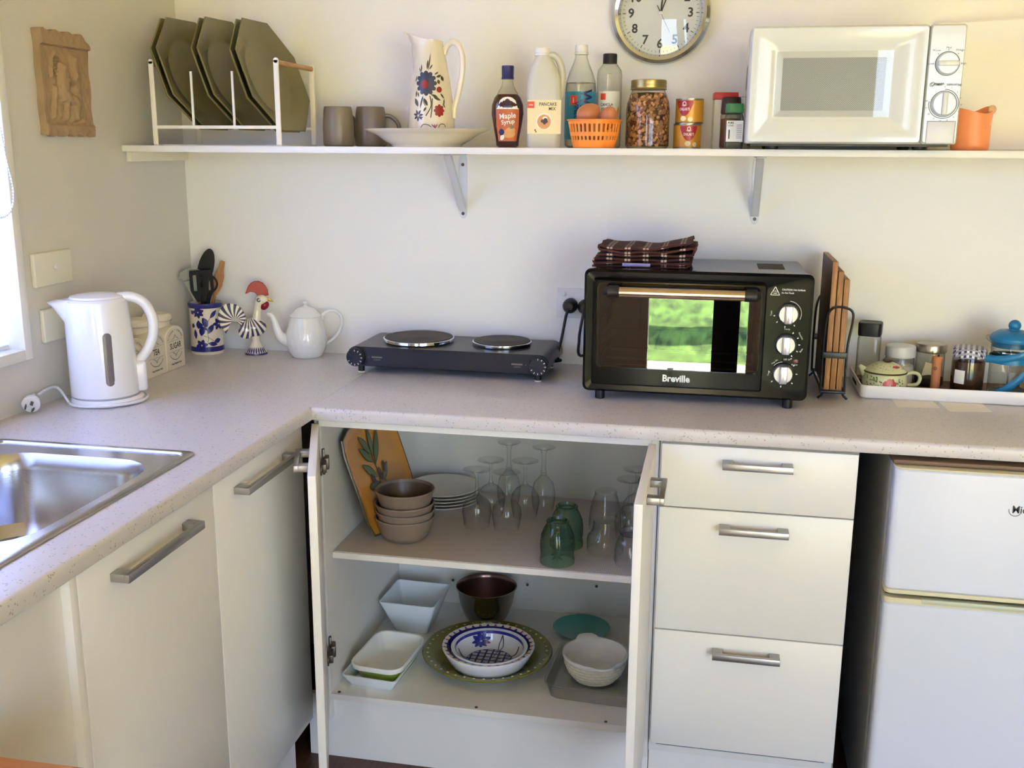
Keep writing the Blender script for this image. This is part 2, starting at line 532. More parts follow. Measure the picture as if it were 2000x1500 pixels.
def egg(rx, ry, rz, n=20, m=12, c=(0, 0, 0), point=0.0):
    prof = []
    for i in range(m + 1):
        a = -pi / 2 + pi * i / m
        z = sin(a)
        prof.append((cos(a) * (1 - point * z), z))
    prof[0] = (0, -1); prof[-1] = (0, 1)
    g = lathe(prof, n)
    return [V((v.x * rx + c[0], v.y * ry + c[1], v.z * rz + c[2])) for v in g[0]], g[1]
_tcache = {}
def text(s, size, align='CENTER', bold=0.0, squash=1.0):
    key = (s, size, align, bold, squash)
    if key in _tcache: return _tcache[key]
    cu = bpy.data.curves.new('lettering', 'FONT')
    cu.body = s; cu.size = size; cu.align_x = align; cu.align_y = 'CENTER'; cu.offset = bold; cu.resolution_u = 2
    o = bpy.data.objects.new('lettering_tmp', cu)
    COL.objects.link(o)
    dg = bpy.context.evaluated_depsgraph_get()
    me = bpy.data.meshes.new_from_object(o.evaluated_get(dg))
    g = ([V((v.co.x * squash, v.co.y, 0)) for v in me.vertices], [tuple(p.vertices) for p in me.polygons])
    bpy.data.objects.remove(o); bpy.data.curves.remove(cu); bpy.data.meshes.remove(me)
    _tcache[key] = g
    return g
# flat print: 2-D shapes (lists of (x, y)) mapped on to a surface by fn(x, y) -> point
def ell(cx, cy, rx, ry=None, rot=0.0, n=14):
    ry = rx if ry is None else ry
    c, s = cos(radians(rot)), sin(radians(rot))
    return [(cx + rx * cos(2 * pi * i / n) * c - ry * sin(2 * pi * i / n) * s, cy + rx * cos(2 * pi * i / n) * s + ry * sin(2 * pi * i / n) * c) for i in range(n)]
def leaf(x0, y0, x1, y1, w, n=6):
    dx, dy = x1 - x0, y1 - y0
    L = sqrt(dx * dx + dy * dy); nx, ny = -dy / L, dx / L
    a, b = [], []
    for i in range(n + 1):
        t = i / n; h = w / 2 * sin(pi * min(1, t * 0.92 + 0.04))
        a.append((x0 + dx * t + nx * h, y0 + dy * t + ny * h)); b.append((x0 + dx * t - nx * h, y0 + dy * t - ny * h))
    return a + b[::-1]
def stroke(pts, w):
    P = [V((p[0], p[1], 0)) for p in pts]
    P = smooth_path(P, 4) if len(P) > 2 else P
    out = []
    for i in range(len(P) - 1):
        t = (P[i + 1] - P[i]); t.normalize()
        n0 = V((-t.y, t.x, 0)) * (w / 2)
        out.append([tuple((P[i] + n0)[:2]), tuple((P[i + 1] + n0)[:2]), tuple((P[i + 1] - n0)[:2]), tuple((P[i] - n0)[:2])])
    return out
def ringpoly(cx, cy, r, w, a0=0, a1=360, n=40):
    out = []
    for i in range(n):
        a, b = radians(a0 + (a1 - a0) * i / n), radians(a0 + (a1 - a0) * (i + 1) / n)
        out.append([(cx + r * cos(a), cy + r * sin(a)), (cx + r * cos(b), cy + r * sin(b)), (cx + (r - w) * cos(b), cy + (r - w) * sin(b)), (cx + (r - w) * cos(a), cy + (r - w) * sin(a))])
    return out
def petals(cx, cy, r, n, w, rot=0, inner=0.15):
    return [leaf(cx + inner * r * cos(radians(rot + 360 * i / n)), cy + inner * r * sin(radians(rot + 360 * i / n)), cx + r * cos(radians(rot + 360 * i / n)), cy + r * sin(radians(rot + 360 * i / n)), w) for i in range(n)]
def rectp(x0, x1, y0, y1, nx=1, ny=1):
    return [[(x0 + (x1 - x0) * i / nx, y0 + (y1 - y0) * j / ny), (x0 + (x1 - x0) * (i + 1) / nx, y0 + (y1 - y0) * j / ny), (x0 + (x1 - x0) * (i + 1) / nx, y0 + (y1 - y0) * (j + 1) / ny), (x0 + (x1 - x0) * i / nx, y0 + (y1 - y0) * (j + 1) / ny)] for i in range(nx) for j in range(ny)]
def flat(shapes, fn):
    vs, fs = [], []
    for s in shapes:
        o = len(vs)
        if len(s) <= 4:
            vs += [V(fn(x, y)) for x, y in s]; fs.append(tuple(range(o, o + len(s))))
        else:
            cx = sum(p[0] for p in s) / len(s); cy = sum(p[1] for p in s) / len(s)
            vs.append(V(fn(cx, cy)))
            n = len(s)
            for f in (.33, .67, 1.0):
                vs += [V(fn(cx + (x - cx) * f, cy + (y - cy) * f)) for x, y in s]
            for i in range(n):
                j = (i + 1) % n
                fs.append((o, o + 1 + i, o + 1 + j))
                for q in (0, 1):
                    a, b = o + 1 + q * n, o + 1 + (q + 1) * n
                    fs.append((a + i, b + i, b + j, a + j))
    return vs, fs
_rcache = {}
def refine(g, L=.004):
    key = (id(g), L)
    if key in _rcache: return _rcache[key][1]
    bm = bmesh.new()
    vv = [bm.verts.new(v) for v in g[0]]
    for f in g[1]:
        try: bm.faces.new([vv[i] for i in f])
        except ValueError: pass
    bmesh.ops.triangulate(bm, faces=bm.faces)
    for _ in range(3):
        e = [e for e in bm.edges if e.calc_length() > L]
        if not e: break
        bmesh.ops.subdivide_edges(bm, edges=e, cuts=1)
        bmesh.ops.triangulate(bm, faces=bm.faces)
    r = from_bm(bm)
    _rcache[key] = (g, r)
    return r
def tmap(g, fn, dx=0, dy=0, rot=0):
    c, s = cos(radians(rot)), sin(radians(rot))
    return [V(fn(v[0] * c - v[1] * s + dx, v[0] * s + v[1] * c + dy)) for v in g[0]], g[1]
def prof_r(prof, z):
    best = None
    for (r0, z0), (r1, z1) in zip(prof, prof[1:]):
        if min(z0, z1) - 1e-9 <= z <= max(z0, z1) + 1e-9:
            r = max(r0, r1) if abs(z1 - z0) < 1e-9 else r0 + (r1 - r0) * (z - z0) / (z1 - z0)
            best = r if best is None else max(best, r)
    return best if best is not None else prof[0][0]
def wrap(prof, phi, eps=0.0005, sx=1.0, sy=1.0):
    """(s, z) -> point on a lathe wall facing angle phi"""
    def fn(s, z):
        r = max(prof_r(prof, z), 0.004) + eps
        a = phi + s / r
        return (r * cos(a) * sx, r * sin(a) * sy, z)
    return fn
def plane_y(y, eps=0.0005):
    return lambda s, z: (s, y - eps, z)

# ---------------------------------------------------------------- objects
def mesh(name, g, sharp=35):
    me = bpy.data.meshes.new(name)
    me.from_pydata([tuple(v) for v in g[0]], [], g[1])
    bm = bmesh.new(); bm.from_mesh(me)
    bmesh.ops.recalc_face_normals(bm, faces=bm.faces)
    bm.to_mesh(me); bm.free()
    if sharp:
        me.shade_smooth(); me.set_sharp_from_angle(angle=radians(sharp))
    return me
def obj(name, g, m, parent=None, loc=None, rot=None, sharp=35, label=None):
    o = bpy.data.objects.new(name, mesh(name, g, sharp))
    COL.objects.link(o)
    o.data.materials.append(MATS[m] if isinstance(m, str) else m)
    if parent is not None: o.parent = parent
    if loc is not None: o.location = loc
    if rot is not None: o.rotation_euler = [radians(a) for a in rot]
    if label: o['label'] = label
    return o
def tag(o, label, cat, group=None):
    o['label'] = label; o['category'] = cat
    if group: o['group'] = group
    return o
def thing(name, label, cat, loc=(0, 0, 0), rz=0.0, group=None, rot=None):
    o = bpy.data.objects.new(name, None)
    COL.objects.link(o)
    o.empty_display_size = 0.02
    o.location = loc
    o.rotation_euler = [radians(a) for a in rot] if rot else (0, 0, radians(rz))
    return tag(o, label, cat, group)
def struct(name, g, m, sharp=35):
    o = obj(name, g, m, sharp=sharp)
    o['kind'] = 'structure'
    return o
def copy_of(root, loc, label, rz=None, group=None, rot=None):
    r = root.copy(); COL.objects.link(r); r.location = loc
    if rz is not None: r.rotation_euler = (0, 0, radians(rz))
    if rot is not None: r.rotation_euler = [radians(a) for a in rot]
    r['label'] = label
    if group: r['group'] = group
    for ch in root.children:
        c = ch.copy(); COL.objects.link(c); c.parent = r
        for g in ch.children:
            d = g.copy(); COL.objects.link(d); d.parent = c
    return r
def same(o, parent, loc=None):
    """another part that shares o's mesh"""
    c = o.copy(); COL.objects.link(c); c.parent = parent
    if loc is not None: c.location = loc
    return c
def facing(p):
    return atan2(CP.y - p[1], CP.x - p[0])
# ================================================================ the room
H, TH = 0.9, 0.0293
ZS, DS = 1.466, 0.31
RX, RY, RZ = 4.4, -4.4, 2.55          # right wall, front wall (behind the camera), ceiling
struct('floor', box(-0.1, RX + 0.1, RY - 0.1, 0.1, -0.1, 0.0), 'floorboards')
struct('ceiling', box(-0.1, RX + 0.1, RY - 0.1, 0.1, RZ, RZ + 0.1), 'ceiling')
struct('wall_back', box(-0.1, RX + 0.1, 0.0, 0.1, 0, RZ), 'wall')
struct('wall_right', box(RX, RX + 0.1, RY, 0, 0, RZ), 'wall_r')
WY0, WY1, WZ0, WZ1 = -2.31, -0.752, 1.03, 2.15
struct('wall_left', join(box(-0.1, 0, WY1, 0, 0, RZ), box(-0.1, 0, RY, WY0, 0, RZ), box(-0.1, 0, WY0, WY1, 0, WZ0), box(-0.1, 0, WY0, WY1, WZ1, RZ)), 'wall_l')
DX0, DX1, DZ1 = 1.02, 1.72, 2.2
FX0, FX1, FZ0, FZ1 = 2.25, 4.20, 0.04, 2.15
struct('wall_front', join(box(-0.1, DX0, RY - 0.1, RY, 0, RZ), box(DX1, FX0, RY - 0.1, RY, 0, RZ), box(FX1, RX + 0.1, RY - 0.1, RY, 0, RZ), box(DX0, DX1, RY - 0.1, RY, DZ1, RZ), box(FX0, FX1, RY - 0.1, RY, 0, FZ0), box(FX0, FX1, RY - 0.1, RY, FZ1, RZ)), 'wall')
# fibre-cement sheet joint, a slim strip on the back wall
struct('trim_1', box(1.1785, 1.1815, -0.0012, 0.0, 1.10, 1.44), 'wall')
# window in the left wall
w1 = bpy.data.objects.new('window_1', None); COL.objects.link(w1); w1['kind'] = 'structure'
w1.location = (0, (WY0 + WY1) / 2, WZ0)
hw, hh = (WY1 - WY0) / 2, WZ1 - WZ0
obj('window_frame', join(box(-0.1, 0.012, hw - 0.006, hw + 0.018, -0.018, hh + 0.018, 0.002), box(-0.1, 0.012, -hw - 0.018, -hw + 0.006, -0.018, hh + 0.018, 0.002),
                         box(-0.1, 0.012, -hw + 0.006, hw - 0.006, -0.018, 0.006, 0.002), box(-0.1, 0.012, -hw + 0.006, hw - 0.006, hh - 0.006, hh + 0.018, 0.002)), 'window_paint', w1)
obj('sash', join(box(-0.075, -0.045, -0.02, 0.02, 0.006, hh - 0.006, 0.002)), 'window_paint', w1)
obj('pane', box(-0.064, -0.060, -hw + 0.006, -0.02, 0.006, hh - 0.006), 'glass_window', w1)
obj('pane', box(-0.064, -0.060, 0.02, hw - 0.006, 0.006, hh - 0.006), 'glass_window', w1)
# roller blind drawn down inside the window opening
rb = thing('roller_blind', 'pale translucent roller blind drawn down over the left window', 'blind', (-0.03, (WY0 + WY1) / 2, WZ0))
obj('cloth', box(-.0004, .0004, -hw + .008, hw - .008, .012, hh - .05), 'blind_cloth', rb)
obj('roller', rod((0, -hw + .007, hh - .035), (0, hw - .007, hh - .035), .022, 20), 'blind_metal', rb)
obj('bottom_bar', box(-.004, .004, -hw + .008, hw - .008, .007, .016, .001), 'blind_metal', rb)
# glazed door behind the camera
d1 = bpy.data.objects.new('door_1', None); COL.objects.link(d1); d1['kind'] = 'structure'
d1.location = (0, RY, 0)
obj('door_frame', join(box(DX0, DX0 + 0.05, -0.09, 0.01, 0, DZ1, 0.003), box(DX1 - 0.05, DX1, -0.09, 0.01, 0, DZ1, 0.003), box(DX0 + 0.05, DX1 - 0.05, -0.09, 0.01, DZ1 - 0.05, DZ1, 0.003), box(DX0 + 0.05, DX1 - 0.05, -0.09, 0.01, 0, 0.03, 0.003)), 'window_paint', d1)
obj('silhouette_post', box(1.46, 1.62, -0.07, -0.03, 0.03, DZ1 - 0.05, 0.003), 'black_satin', d1)  # added dark post, stands for a person's silhouette reflected in the oven
for a, b in ((DX0 + 0.05, 1.46), (1.62, DX1 - 0.05)):
    obj('pane', box(a, b, -0.052, -0.048, 0.03, DZ1 - 0.05), 'glass_window', d1)
w2 = bpy.data.objects.new('added_window', None); COL.objects.link(w2); w2['kind'] = 'structure'  # added unseen glazing, lets more low daylight into the room
w2.location = (0, RY, 0)
obj('window_frame', join(box(FX0, FX0 + 0.05, -0.09, 0.01, FZ0, FZ1, 0.003), box(FX1 - 0.05, FX1, -0.09, 0.01, FZ0, FZ1, 0.003), box(FX0 + 0.05, FX1 - 0.05, -0.09, 0.01, FZ1 - 0.05, FZ1, 0.003), box(FX0 + 0.05, FX1 - 0.05, -0.09, 0.01, FZ0, FZ0 + 0.05, 0.003), box(3.20, 3.24, -0.09, 0.01, FZ0 + 0.05, FZ1 - 0.05, 0.003)), 'window_paint', w2)
for a, b in ((FX0 + 0.05, 3.20), (3.24, FX1 - 0.05)):
    obj('pane', box(a, b, -0.052, -0.048, FZ0 + 0.05, FZ1 - 0.05), 'glass_window', w2)
# outside
pt = struct('patio', box(-4, 8, -5.38, RY - 0.1, -0.12, -0.02), 'concrete')
lawn = struct('lawn', box(-6, 10, -8.6, -5.38, -0.14, -0.03), 'grass')
struct('field', join(box(-30, 34, -50, -8.6, -0.16, -0.04), box(-30, -6, -8.6, -5.38, -0.16, -0.04), box(10, 34, -8.6, -5.38, -0.16, -0.04)), 'dry_field')
tr = thing('shadow_tree', 'unseen leafy tree added to cast a shadow band on the lawn', 'tree', (1.6, -10.2, -0.05))  # added out of view, crown shaped to shade a band of grass
rt = random.Random(9)
obj('crown', join(*[egg(rt.uniform(.5, .8), .36, .32, 14, 9, (rt.uniform(-2.6, 2.6), rt.uniform(-.12, .12), 4.2 + rt.uniform(-.15, .15))) for _ in range(16)]), 'folk_green', tr)
obj('trunk', tube(smooth_path([(3.2, 0, 0), (3.1, 0, 2), (2.4, 0, 3.9)], 5), [.12, .10, .07], 10), 'pot_brown', tr)
struct('ground', box(-14, -0.1, -5.38, 4, -0.14, -0.06), 'concrete')

# ================================================================ base cabinets
def handle(length, parent, loc, rot=(0, 0, 0)):
    """flat bar handle, bar along X, legs towards +Y (wall side)"""
    h = length / 2
    g = join(box(-h, h, -0.032, -0.022, -0.007, 0.007, 0.001), box(-h, -h + 0.022, -0.024, 0.0, -0.007, 0.007, 0.001), box(h - 0.022, h, -0.024, 0.0, -0.007, 0.007, 0.001))
    return obj('handle', g, 'alu', parent, loc, rot)
def screw(parent, p, rot=(0, 0, 0), r=0.004):
    return obj('screw', join(cyl(r, 0, 0.0018, 0.0006, 10), box(-r * 0.7, r * 0.7, -0.0005, 0.0005, 0.0018, 0.0022)), 'screw_metal', parent, p, rot)

# --- open cupboard under the back worktop
cx0, cx1 = 0.585, 1.362
cup = thing('base_cabinet', 'white two-door cupboard standing open with a shelf of crockery inside', 'cabinet', (0.97, -0.3, 0))
ox, oy = -0.97, 0.3
def cb(name, a, m='carcass'):
    return obj(name, mv(box(*a, 0.0006, 1), ox, oy, 0), m, cup)
cb('side_panel', (cx0, cx0 + 0.016, -0.565, -0.003, 0.11, 0.870))
cb('side_panel', (cx1 - 0.016, cx1, -0.565, -0.003, 0.11, 0.870))
cb('bottom_panel', (cx0 + 0.016, cx1 - 0.016, -0.565, -0.010, 0.165, 0.1807))
cb('back_panel', (cx0 + 0.016, cx1 - 0.016, -0.010, -0.003, 0.11, 0.870))
cb('top_rail', (cx0 + 0.016, cx1 - 0.016, -0.580, -0.48, 0.8525, 0.8705), 'melamine')
cb('top_rail', (cx0 + 0.016, cx1 - 0.016, -0.10, -0.011, 0.8525, 0.8705))
cb('back_rail', (cx0 + 0.016, cx1 - 0.016, -0.024, -0.0105, 0.36, 0.51))
shelf_in = cb('shelf', (cx0 + 0.017, cx1 - 0.017, -0.526, -0.025, 0.514, 0.529), 'melamine')
obj('shelf_liner', mv(box(cx0 + 0.02, cx1 - 0.02, -0.520, -0.03, 0.529, 0.530), ox, oy, 0), 'shelf_liner', cup)
cb('kickboard', (cx0 - 0.05, cx1 + 0.0, -0.545, -0.53, 0.0, 0.165), 'melamine')
for px, py in ((885, 1133), (1030, 1142), (1165, 1145)):
    p = on(px, py, 'Y', -0.024)
    screw(cup, (p.x + ox, -0.024 + oy, p.z), (90, 0, 0))
for px, py in ((660, 1356), (928, 1387), (1182, 1416)):
    p = on(px, py, 'Z', 0.1807)
    screw(cup, (p.x + ox, max(p.y, -0.555) + oy, 0.1807))
def cup_door(hx, hy, ang, side):
    """door leaf hinged at (hx, hy); ang: heading of the leaf seen from above; side: +1 outer face to the left of heading"""
    L = 0.383
    e = bpy.data.objects.new('door', mesh('door', box(0, L, -0.008, 0.008, 0.165, 0.862, 0.0012)))
    COL.objects.link(e); e.data.materials.append(MATS['melamine']); e.parent = cup
    e.location = (hx + ox, hy + oy, 0); e.rotation_euler = (0, 0, ang)
    handle(0.125, e, (0.222 if side > 0 else 0.185, 0.008 * side, 0.834), (0, 0, 180 if side > 0 else 0))
    for z in (0.765, 0.30):
        hg = join(cyl(0.017, 0, 0.004, 0.001, 18), box(-0.045, 0.006, -0.010, 0.010, 0.003, 0.014, 0.002), box(-0.062, -0.03, -0.014, 0.014, 0.008, 0.020, 0.003), box(-0.058, -0.046, -0.03, 0.03, 0.004, 0.010, 0.001))
        hg = xf(hg, T(0.028, -0.008 * side, z) @ R('X', 90 if side > 0 else -90))
        obj('hinge', hg, 'hinge_metal', e)
    return e
pL0, pL1 = on(614, 827, 'Z', 0.862), on(606.5, 931, 'Z', 0.862)
cup_door(0.5985, -0.592, atan2(pL1.y - pL0.y, pL1.x - pL0.x), -1)
cup_door(1.3485, -0.594, radians(-90), 1)

# --- drawer unit
DXA, DXB = 1.3677, 1.7647
dr = thing('drawer_unit', 'white three-drawer base cabinet between the open cupboard and the fridge', 'drawers', ((DXA + DXB) / 2, -0.3, 0))
ox2 = -(DXA + DXB) / 2
obj('body', mv(join(box(DXA - 0.004, DXA + 0.012, -0.565, -0.003, 0.13, 0.870), box(DXB - 0.016, DXB, -0.565, -0.003, 0.0, 0.870), box(DXA + 0.012, DXB - 0.016, -0.565, -0.003, 0.13, 0.146), box(DXA + 0.012, DXB - 0.016, -0.565, -0.003, 0.855, 0.870), box(DXA + 0.012, DXB - 0.016, -0.02, -0.003, 0.146, 0.855)), ox2, 0.3, 0), 'carcass', dr)
obj('side_panel', mv(box(DXB + 0.0005, DXB + 0.003, -0.565, -0.01, 0.0, 0.868), ox2, 0.3, 0), 'fridge_side', dr)
for z0, z1, hz in ((0.7245, 0.862, 0.828), (0.4415, 0.7215, 0.686), (0.160, 0.4385, 0.400)):
    o = obj('drawer_front', mv(box(DXA, DXB, -0.585, -0.567, z0, z1, 0.0012), ox2, 0.3, 0), 'melamine', dr)
    handle(0.142, o, (1.565 + ox2, -0.585 + 0.3, hz))
obj('kickboard', mv(box(DXA - 0.004, DXB - 0.017, -0.545, -0.53, 0.0, 0.129), ox2, 0.3, 0), 'melamine', dr)

# --- left run: two closed cupboards and the panel below the sink
def left_cab(name, y0, y1, label, hy0, hy1, end=False):
    c = thing(name, label, 'cabinet', (0.29, (y0 + y1) / 2, 0))
    qx, qy = -0.29, -(y0 + y1) / 2
    obj('body', mv(join(box(0.004, 0.560, y0, y0 + 0.016, 0.13, 0.715), box(0.004, 0.560, y1 - 0.016, y1, 0.13, 0.715), box(0.004, 0.56, y0 + 0.016, y1 - 0.016, 0.13, 0.146), box(0.004, 0.02, y0 + 0.016, y1 - 0.016, 0.146, 0.6)), qx, qy, 0), 'carcass', c)
    d = obj('door', mv(box(0.562, 0.580, y0 + 0.0012, y1 - 0.0012, 0.150, 0.862, 0.0012), qx, qy, 0), 'melamine', c)
    handle(hy1 - hy0, d, (0.580 + qx, (hy0 + hy1) / 2 + qy, 0.825), (0, 0, 90))
    obj('kickboard', mv(box(0.515, 0.53, y0, y1, 0.0, 0.129), qx, qy, 0), 'melamine', c)
    return c
left_cab('base_cabinet', -1.0385, -0.625, 'closed white cupboard door nearest the corner on the sink side', -0.960, -0.715)
left_cab('base_cabinet', -1.4545, -1.0395, 'closed white cupboard door with bar handle beside the sink panel', -1.375, -1.135)
ep = obj('end_panel', box(0.515, 0.580, -1.4725, -1.4555, 0.0, 0.868, 0.0012), 'melamine')
tag(ep, 'narrow white upright end panel between cupboard door and recessed sink panel', 'panel')
sp = thing('sink_cabinet', 'recessed plain white panel under the sink at the far left', 'cabinet', (0.27, -2.05, 0))
obj('front_panel', mv(box(0.550, 0.566, -2.62, -1.4735, 0.10, 0.869, 0.0012), -0.27, 2.05, 0), 'melamine', sp)
obj('side_panel', mv(box(0.004, 0.534, -2.62, -2.604, 0.0, 0.869, 0.0012), -0.27, 2.05, 0), 'melamine', sp)
obj('kickboard', mv(box(0.50, 0.515, -2.60, -1.4735, 0.0, 0.099), -0.27, 2.05, 0), 'melamine', sp)
cf = obj('corner_shade_strip', box(0.545, 0.556, -0.623, -0.570, 0.15, 0.868), 'dark_gap')  # shade of the open corner gap, put into a dark strip
tag(cf, 'dark strip standing for the shade in the corner gap between the two cupboard runs', 'shade strip')

# ================================================================ worktops
def nose(prof_dir):
    pass
def slab_profile(front, back, ztop, th, r=0.008):
    """cross-section in (depth, z): rounded front edge"""
    out = [(back, ztop), ]
    for i in range(5):
        a = radians(90 - 90 * i / 4)
        out.append((front - r + r * cos(a) if front > back else front + r - r * cos(a), ztop - r + r * sin(a)))
    for i in range(3):
        a = radians(-90 * i / 2)
        rr = 0.004
        out.append((front - rr + rr * cos(a) if front > back else front + rr - rr * cos(a), ztop - th + rr + rr * sin(a)))
    out.append((back, ztop - th))
    return out
XJ = 0.592
pr_ = slab_profile(-0.60, 0.0, H, TH)
wt = obj('worktop', loft([[(x, d, z) for d, z in pr_] for x in (XJ + 0.0006, 2.5)]), 'worktop')
tag(wt, 'long speckled pale grey worktop along the back wall under oven and hob', 'worktop')
# left arm with the cut-out for the sink
SY0, SY1, SX0, SX1 = -1.86, -0.985, 0.10, 0.510
pl_ = slab_profile(0.5955, SX1, H, TH)
gl = join(loft([[(d, y, z) for d, z in pl_] for y in (-2.62, -0.6006)]),
          box(0.0, SX1, SY1, -0.6006, H - TH, H), box(0.0, XJ, -0.6006, -0.0, H - TH, H), box(0.0, SX0, SY0, SY1, H - TH, H), box(0.0, SX1, -2.62, SY0, H - TH, H))
wl = obj('worktop', gl, 'worktop')
tag(wl, 'speckled pale worktop along the left wall around the sink', 'worktop')

# ================================================================ sink
sk = thing('sink', 'stainless steel inset sink bowl in the left worktop', 'sink', ((SX0 + SX1) / 2, -1.42, H))
def rr3(w, h, r, z, cx=0, cy=0, k=5):
    return [(x, y, z) for x, y in rrect(w, h, r, k, cx, cy)]
fw_, fh_ = 0.428, 0.893
bx, by = 0.006, 0.165            # bowl centre in the flange
rim = [rr3(fw_, fh_, 0.02, 0.0005), rr3(fw_, fh_, 0.02, 0.003), rr3(fw_ - 0.008, fh_ - 0.008, 0.018, 0.0045), rr3(fw_ - 0.03, fh_ - 0.03, 0.02, 0.0045), rr3(fw_ - 0.036, fh_ - 0.036, 0.02, 0.001)]
bowl = [rr3(0.345, 0.43, 0.085, 0.001, bx, by), rr3(0.335, 0.42, 0.082, -0.006, bx, by), rr3(0.325, 0.41, 0.08, -0.03, bx, by), rr3(0.31, 0.395, 0.075, -0.13, bx, by), rr3(0.28, 0.365, 0.07, -0.150, bx, by), rr3(0.08, 0.08, 0.035, -0.157, bx, by)]
obj('flange', loft(rim, False, False), 'steel', sk)
obj('deck', loft([rim[-1], bowl[0]], False, False), 'steel', sk)
obj('bowl', loft(bowl, False, True), 'steel', sk)
obj('waste', mv(join(cyl(0.036, -0.002, 0.002), cyl(0.012, 0.002, 0.006)), bx, by, -0.157), 'chrome', sk)
ridge = [tube([(x, -0.40, 0.003), (x, -0.10, 0.003)], 0.004, 8) for x in (-0.12, -0.06, 0.0, 0.06, 0.12)]
obj('drainer_ribs', join(*ridge), 'steel', sk)
tp = join(cyl(0.022, 0, 0.03, 0.003), tube(smooth_path([(0, 0, 0.03), (0, 0, 0.2), (0.02, 0, 0.27), (0.09, 0, 0.29), (0.14, 0, 0.25), (0.145, 0, 0.21)], 5), 0.010, 12), tube([(0, 0, 0.05), (0, -0.06, 0.075)], 0.006, 8))
tap = obj('tap', mv(tp, 0.055, -1.66, H), 'chrome')
tag(tap, 'chrome gooseneck tap behind the sink under the window', 'tap')

# ================================================================ wall shelf
sh = thing('wall_shelf', 'long white wall shelf carrying plates, bottles and microwave', 'shelf', (1.2, 0, ZS))
obj('board', box(-1.199, 1.30, -DS, -0.001, -0.016, 0.0, 0.0015), 'melamine', sh)
obj('cleat', box(-1.199, -1.186, -0.292, -0.004, -0.040, -0.0165, 0.001), 'warm_white', sh)
def bracket(px, label):
    t = thing('shelf_bracket', label, 'bracket', (px, 0, ZS - 0.0165), 0, 'shelf brackets')
    out = [(x * 0.5, z) for x, z in rrect(0.044, 0.168, 0.021, 6, 0, -0.084)]
    obj('wall_plate', front_prism(out, -0.003, 0.0025, 0.0005), 'bracket_paint', t)
    obj('shelf_plate', box(-0.011, 0.011, -0.235, -0.003, -0.003, -0.0005, 0.0005), 'bracket_paint', t)
    br = [(-0.010, 0.0), (0.010, 0.0)]
    g = xf(box(-0.0095, 0.0095, -0.0015, 0.0015, 0, 1), Matrix.Identity(4))
    p0, p1 = V((0, -0.006, -0.148)), V((0, -0.165, -0.004))
    d = p1 - p0
    ang = atan2(-d.y, d.z)
    g = xf(box(-0.0085, 0.0085, -0.0012, 0.0012, 0, d.length), T(*p0) @ Matrix.Rotation(ang, 4, 'X'))
    fl = []
    for s in (-0.0085, 0.0085):
        fl.append(xf(box(s - 0.0008, s + 0.0008, -0.0012, 0.010, 0, d.length - 0.006), T(*p0) @ Matrix.Rotation(ang, 4, 'X')))
    obj('brace', join(g, *fl), 'bracket_paint', t)
    for z in (-0.028, -0.155):
        screw(t, (0.0, -0.0033, z), (90, 0, 0), 0.0045)
    return t
b1 = on(905, 412, 'Y', 0); b2 = on(1474, 421, 'Y', 0)
bracket(b1.x, 'white steel shelf bracket above the hotplate')
bracket(b2.x, 'white steel shelf bracket below the microwave')
# ================================================================ things on the walls
def clock():
    c = on(1290, 24, 'Y', -0.03); R0 = 0.121
    t = thing('wall_clock', 'round chrome-rimmed wall clock with white face above the shelf', 'clock', (c.x, 0, c.z))
    # built facing +Z then stood up against the wall
    M = R('X', 90)
    rim = [(R0 - 0.004, 0.001), (R0, 0.012), (R0 - 0.002, 0.026), (R0 - 0.010, 0.034), (R0 - 0.018, 0.032), (R0 - 0.023, 0.022), (R0 - 0.024, 0.014)]
    obj('rim', xf(lathe(rim, 64), M), 'chrome', t)
    obj('dial', xf(cyl(R0 - 0.022, 0.006, 0.014, 0.0005, 48), M), 'clock_face', t)
    fn = lambda x, y: M @ V((x, y, 0.0146))
    nums = []
    for h in range(1, 13):
        a = radians(90 - 30 * h)
        nums.append(tmap(text(str(h), 0.030, bold=0.0007), fn, 0.072 * cos(a), 0.072 * sin(a)))
    obj('numerals', join(*nums), 'ink', t, sharp=0)
    tk = []
    for i in range(60):
        a = radians(6 * i); r0, r1 = (0.088 if i % 5 else 0.085), 0.093
        tk += stroke([(r0 * cos(a), r0 * sin(a)), (r1 * cos(a), r1 * sin(a))], 0.0009 if i % 5 else 0.0018)
    obj('minute_marks', flat(tk, fn), 'ink', t, sharp=0)
    def hand(name, deg, L, back, w, z):
        a = radians(90 - deg)
        f2 = lambda x, y: M @ V((x, y, z))
        s = [[(-back * cos(a) + w / 2 * sin(a), -back * sin(a) - w / 2 * cos(a)), (L * cos(a) + w / 3 * sin(a), L * sin(a) - w / 3 * cos(a)), (L * cos(a) - w / 3 * sin(a), L * sin(a) + w / 3 * cos(a)), (-back * cos(a) - w / 2 * sin(a), -back * sin(a) + w / 2 * cos(a))]]
        obj(name, flat(s, f2), 'ink', t, sharp=0)
    hand('hour_hand', 5, 0.048, 0.004, 0.0040, 0.0165)
    hand('minute_hand', 21, 0.070, 0.004, 0.0032, 0.018)
    hand('second_hand', 153, 0.052, 0.0, 0.0010, 0.0195)
    hand('second_hand_tail', 333, 0.020, 0.0, 0.0030, 0.0196)
    obj('hub', xf(join(cyl(0.0045, 0.014, 0.021, 0.0005, 16)), M), 'print_white', t)
    obj('glass', xf(lathe([(0, 0.0265), (0.05, 0.0258), (R0 - 0.022, 0.022)], 48), M), 'glass', t)
clock()

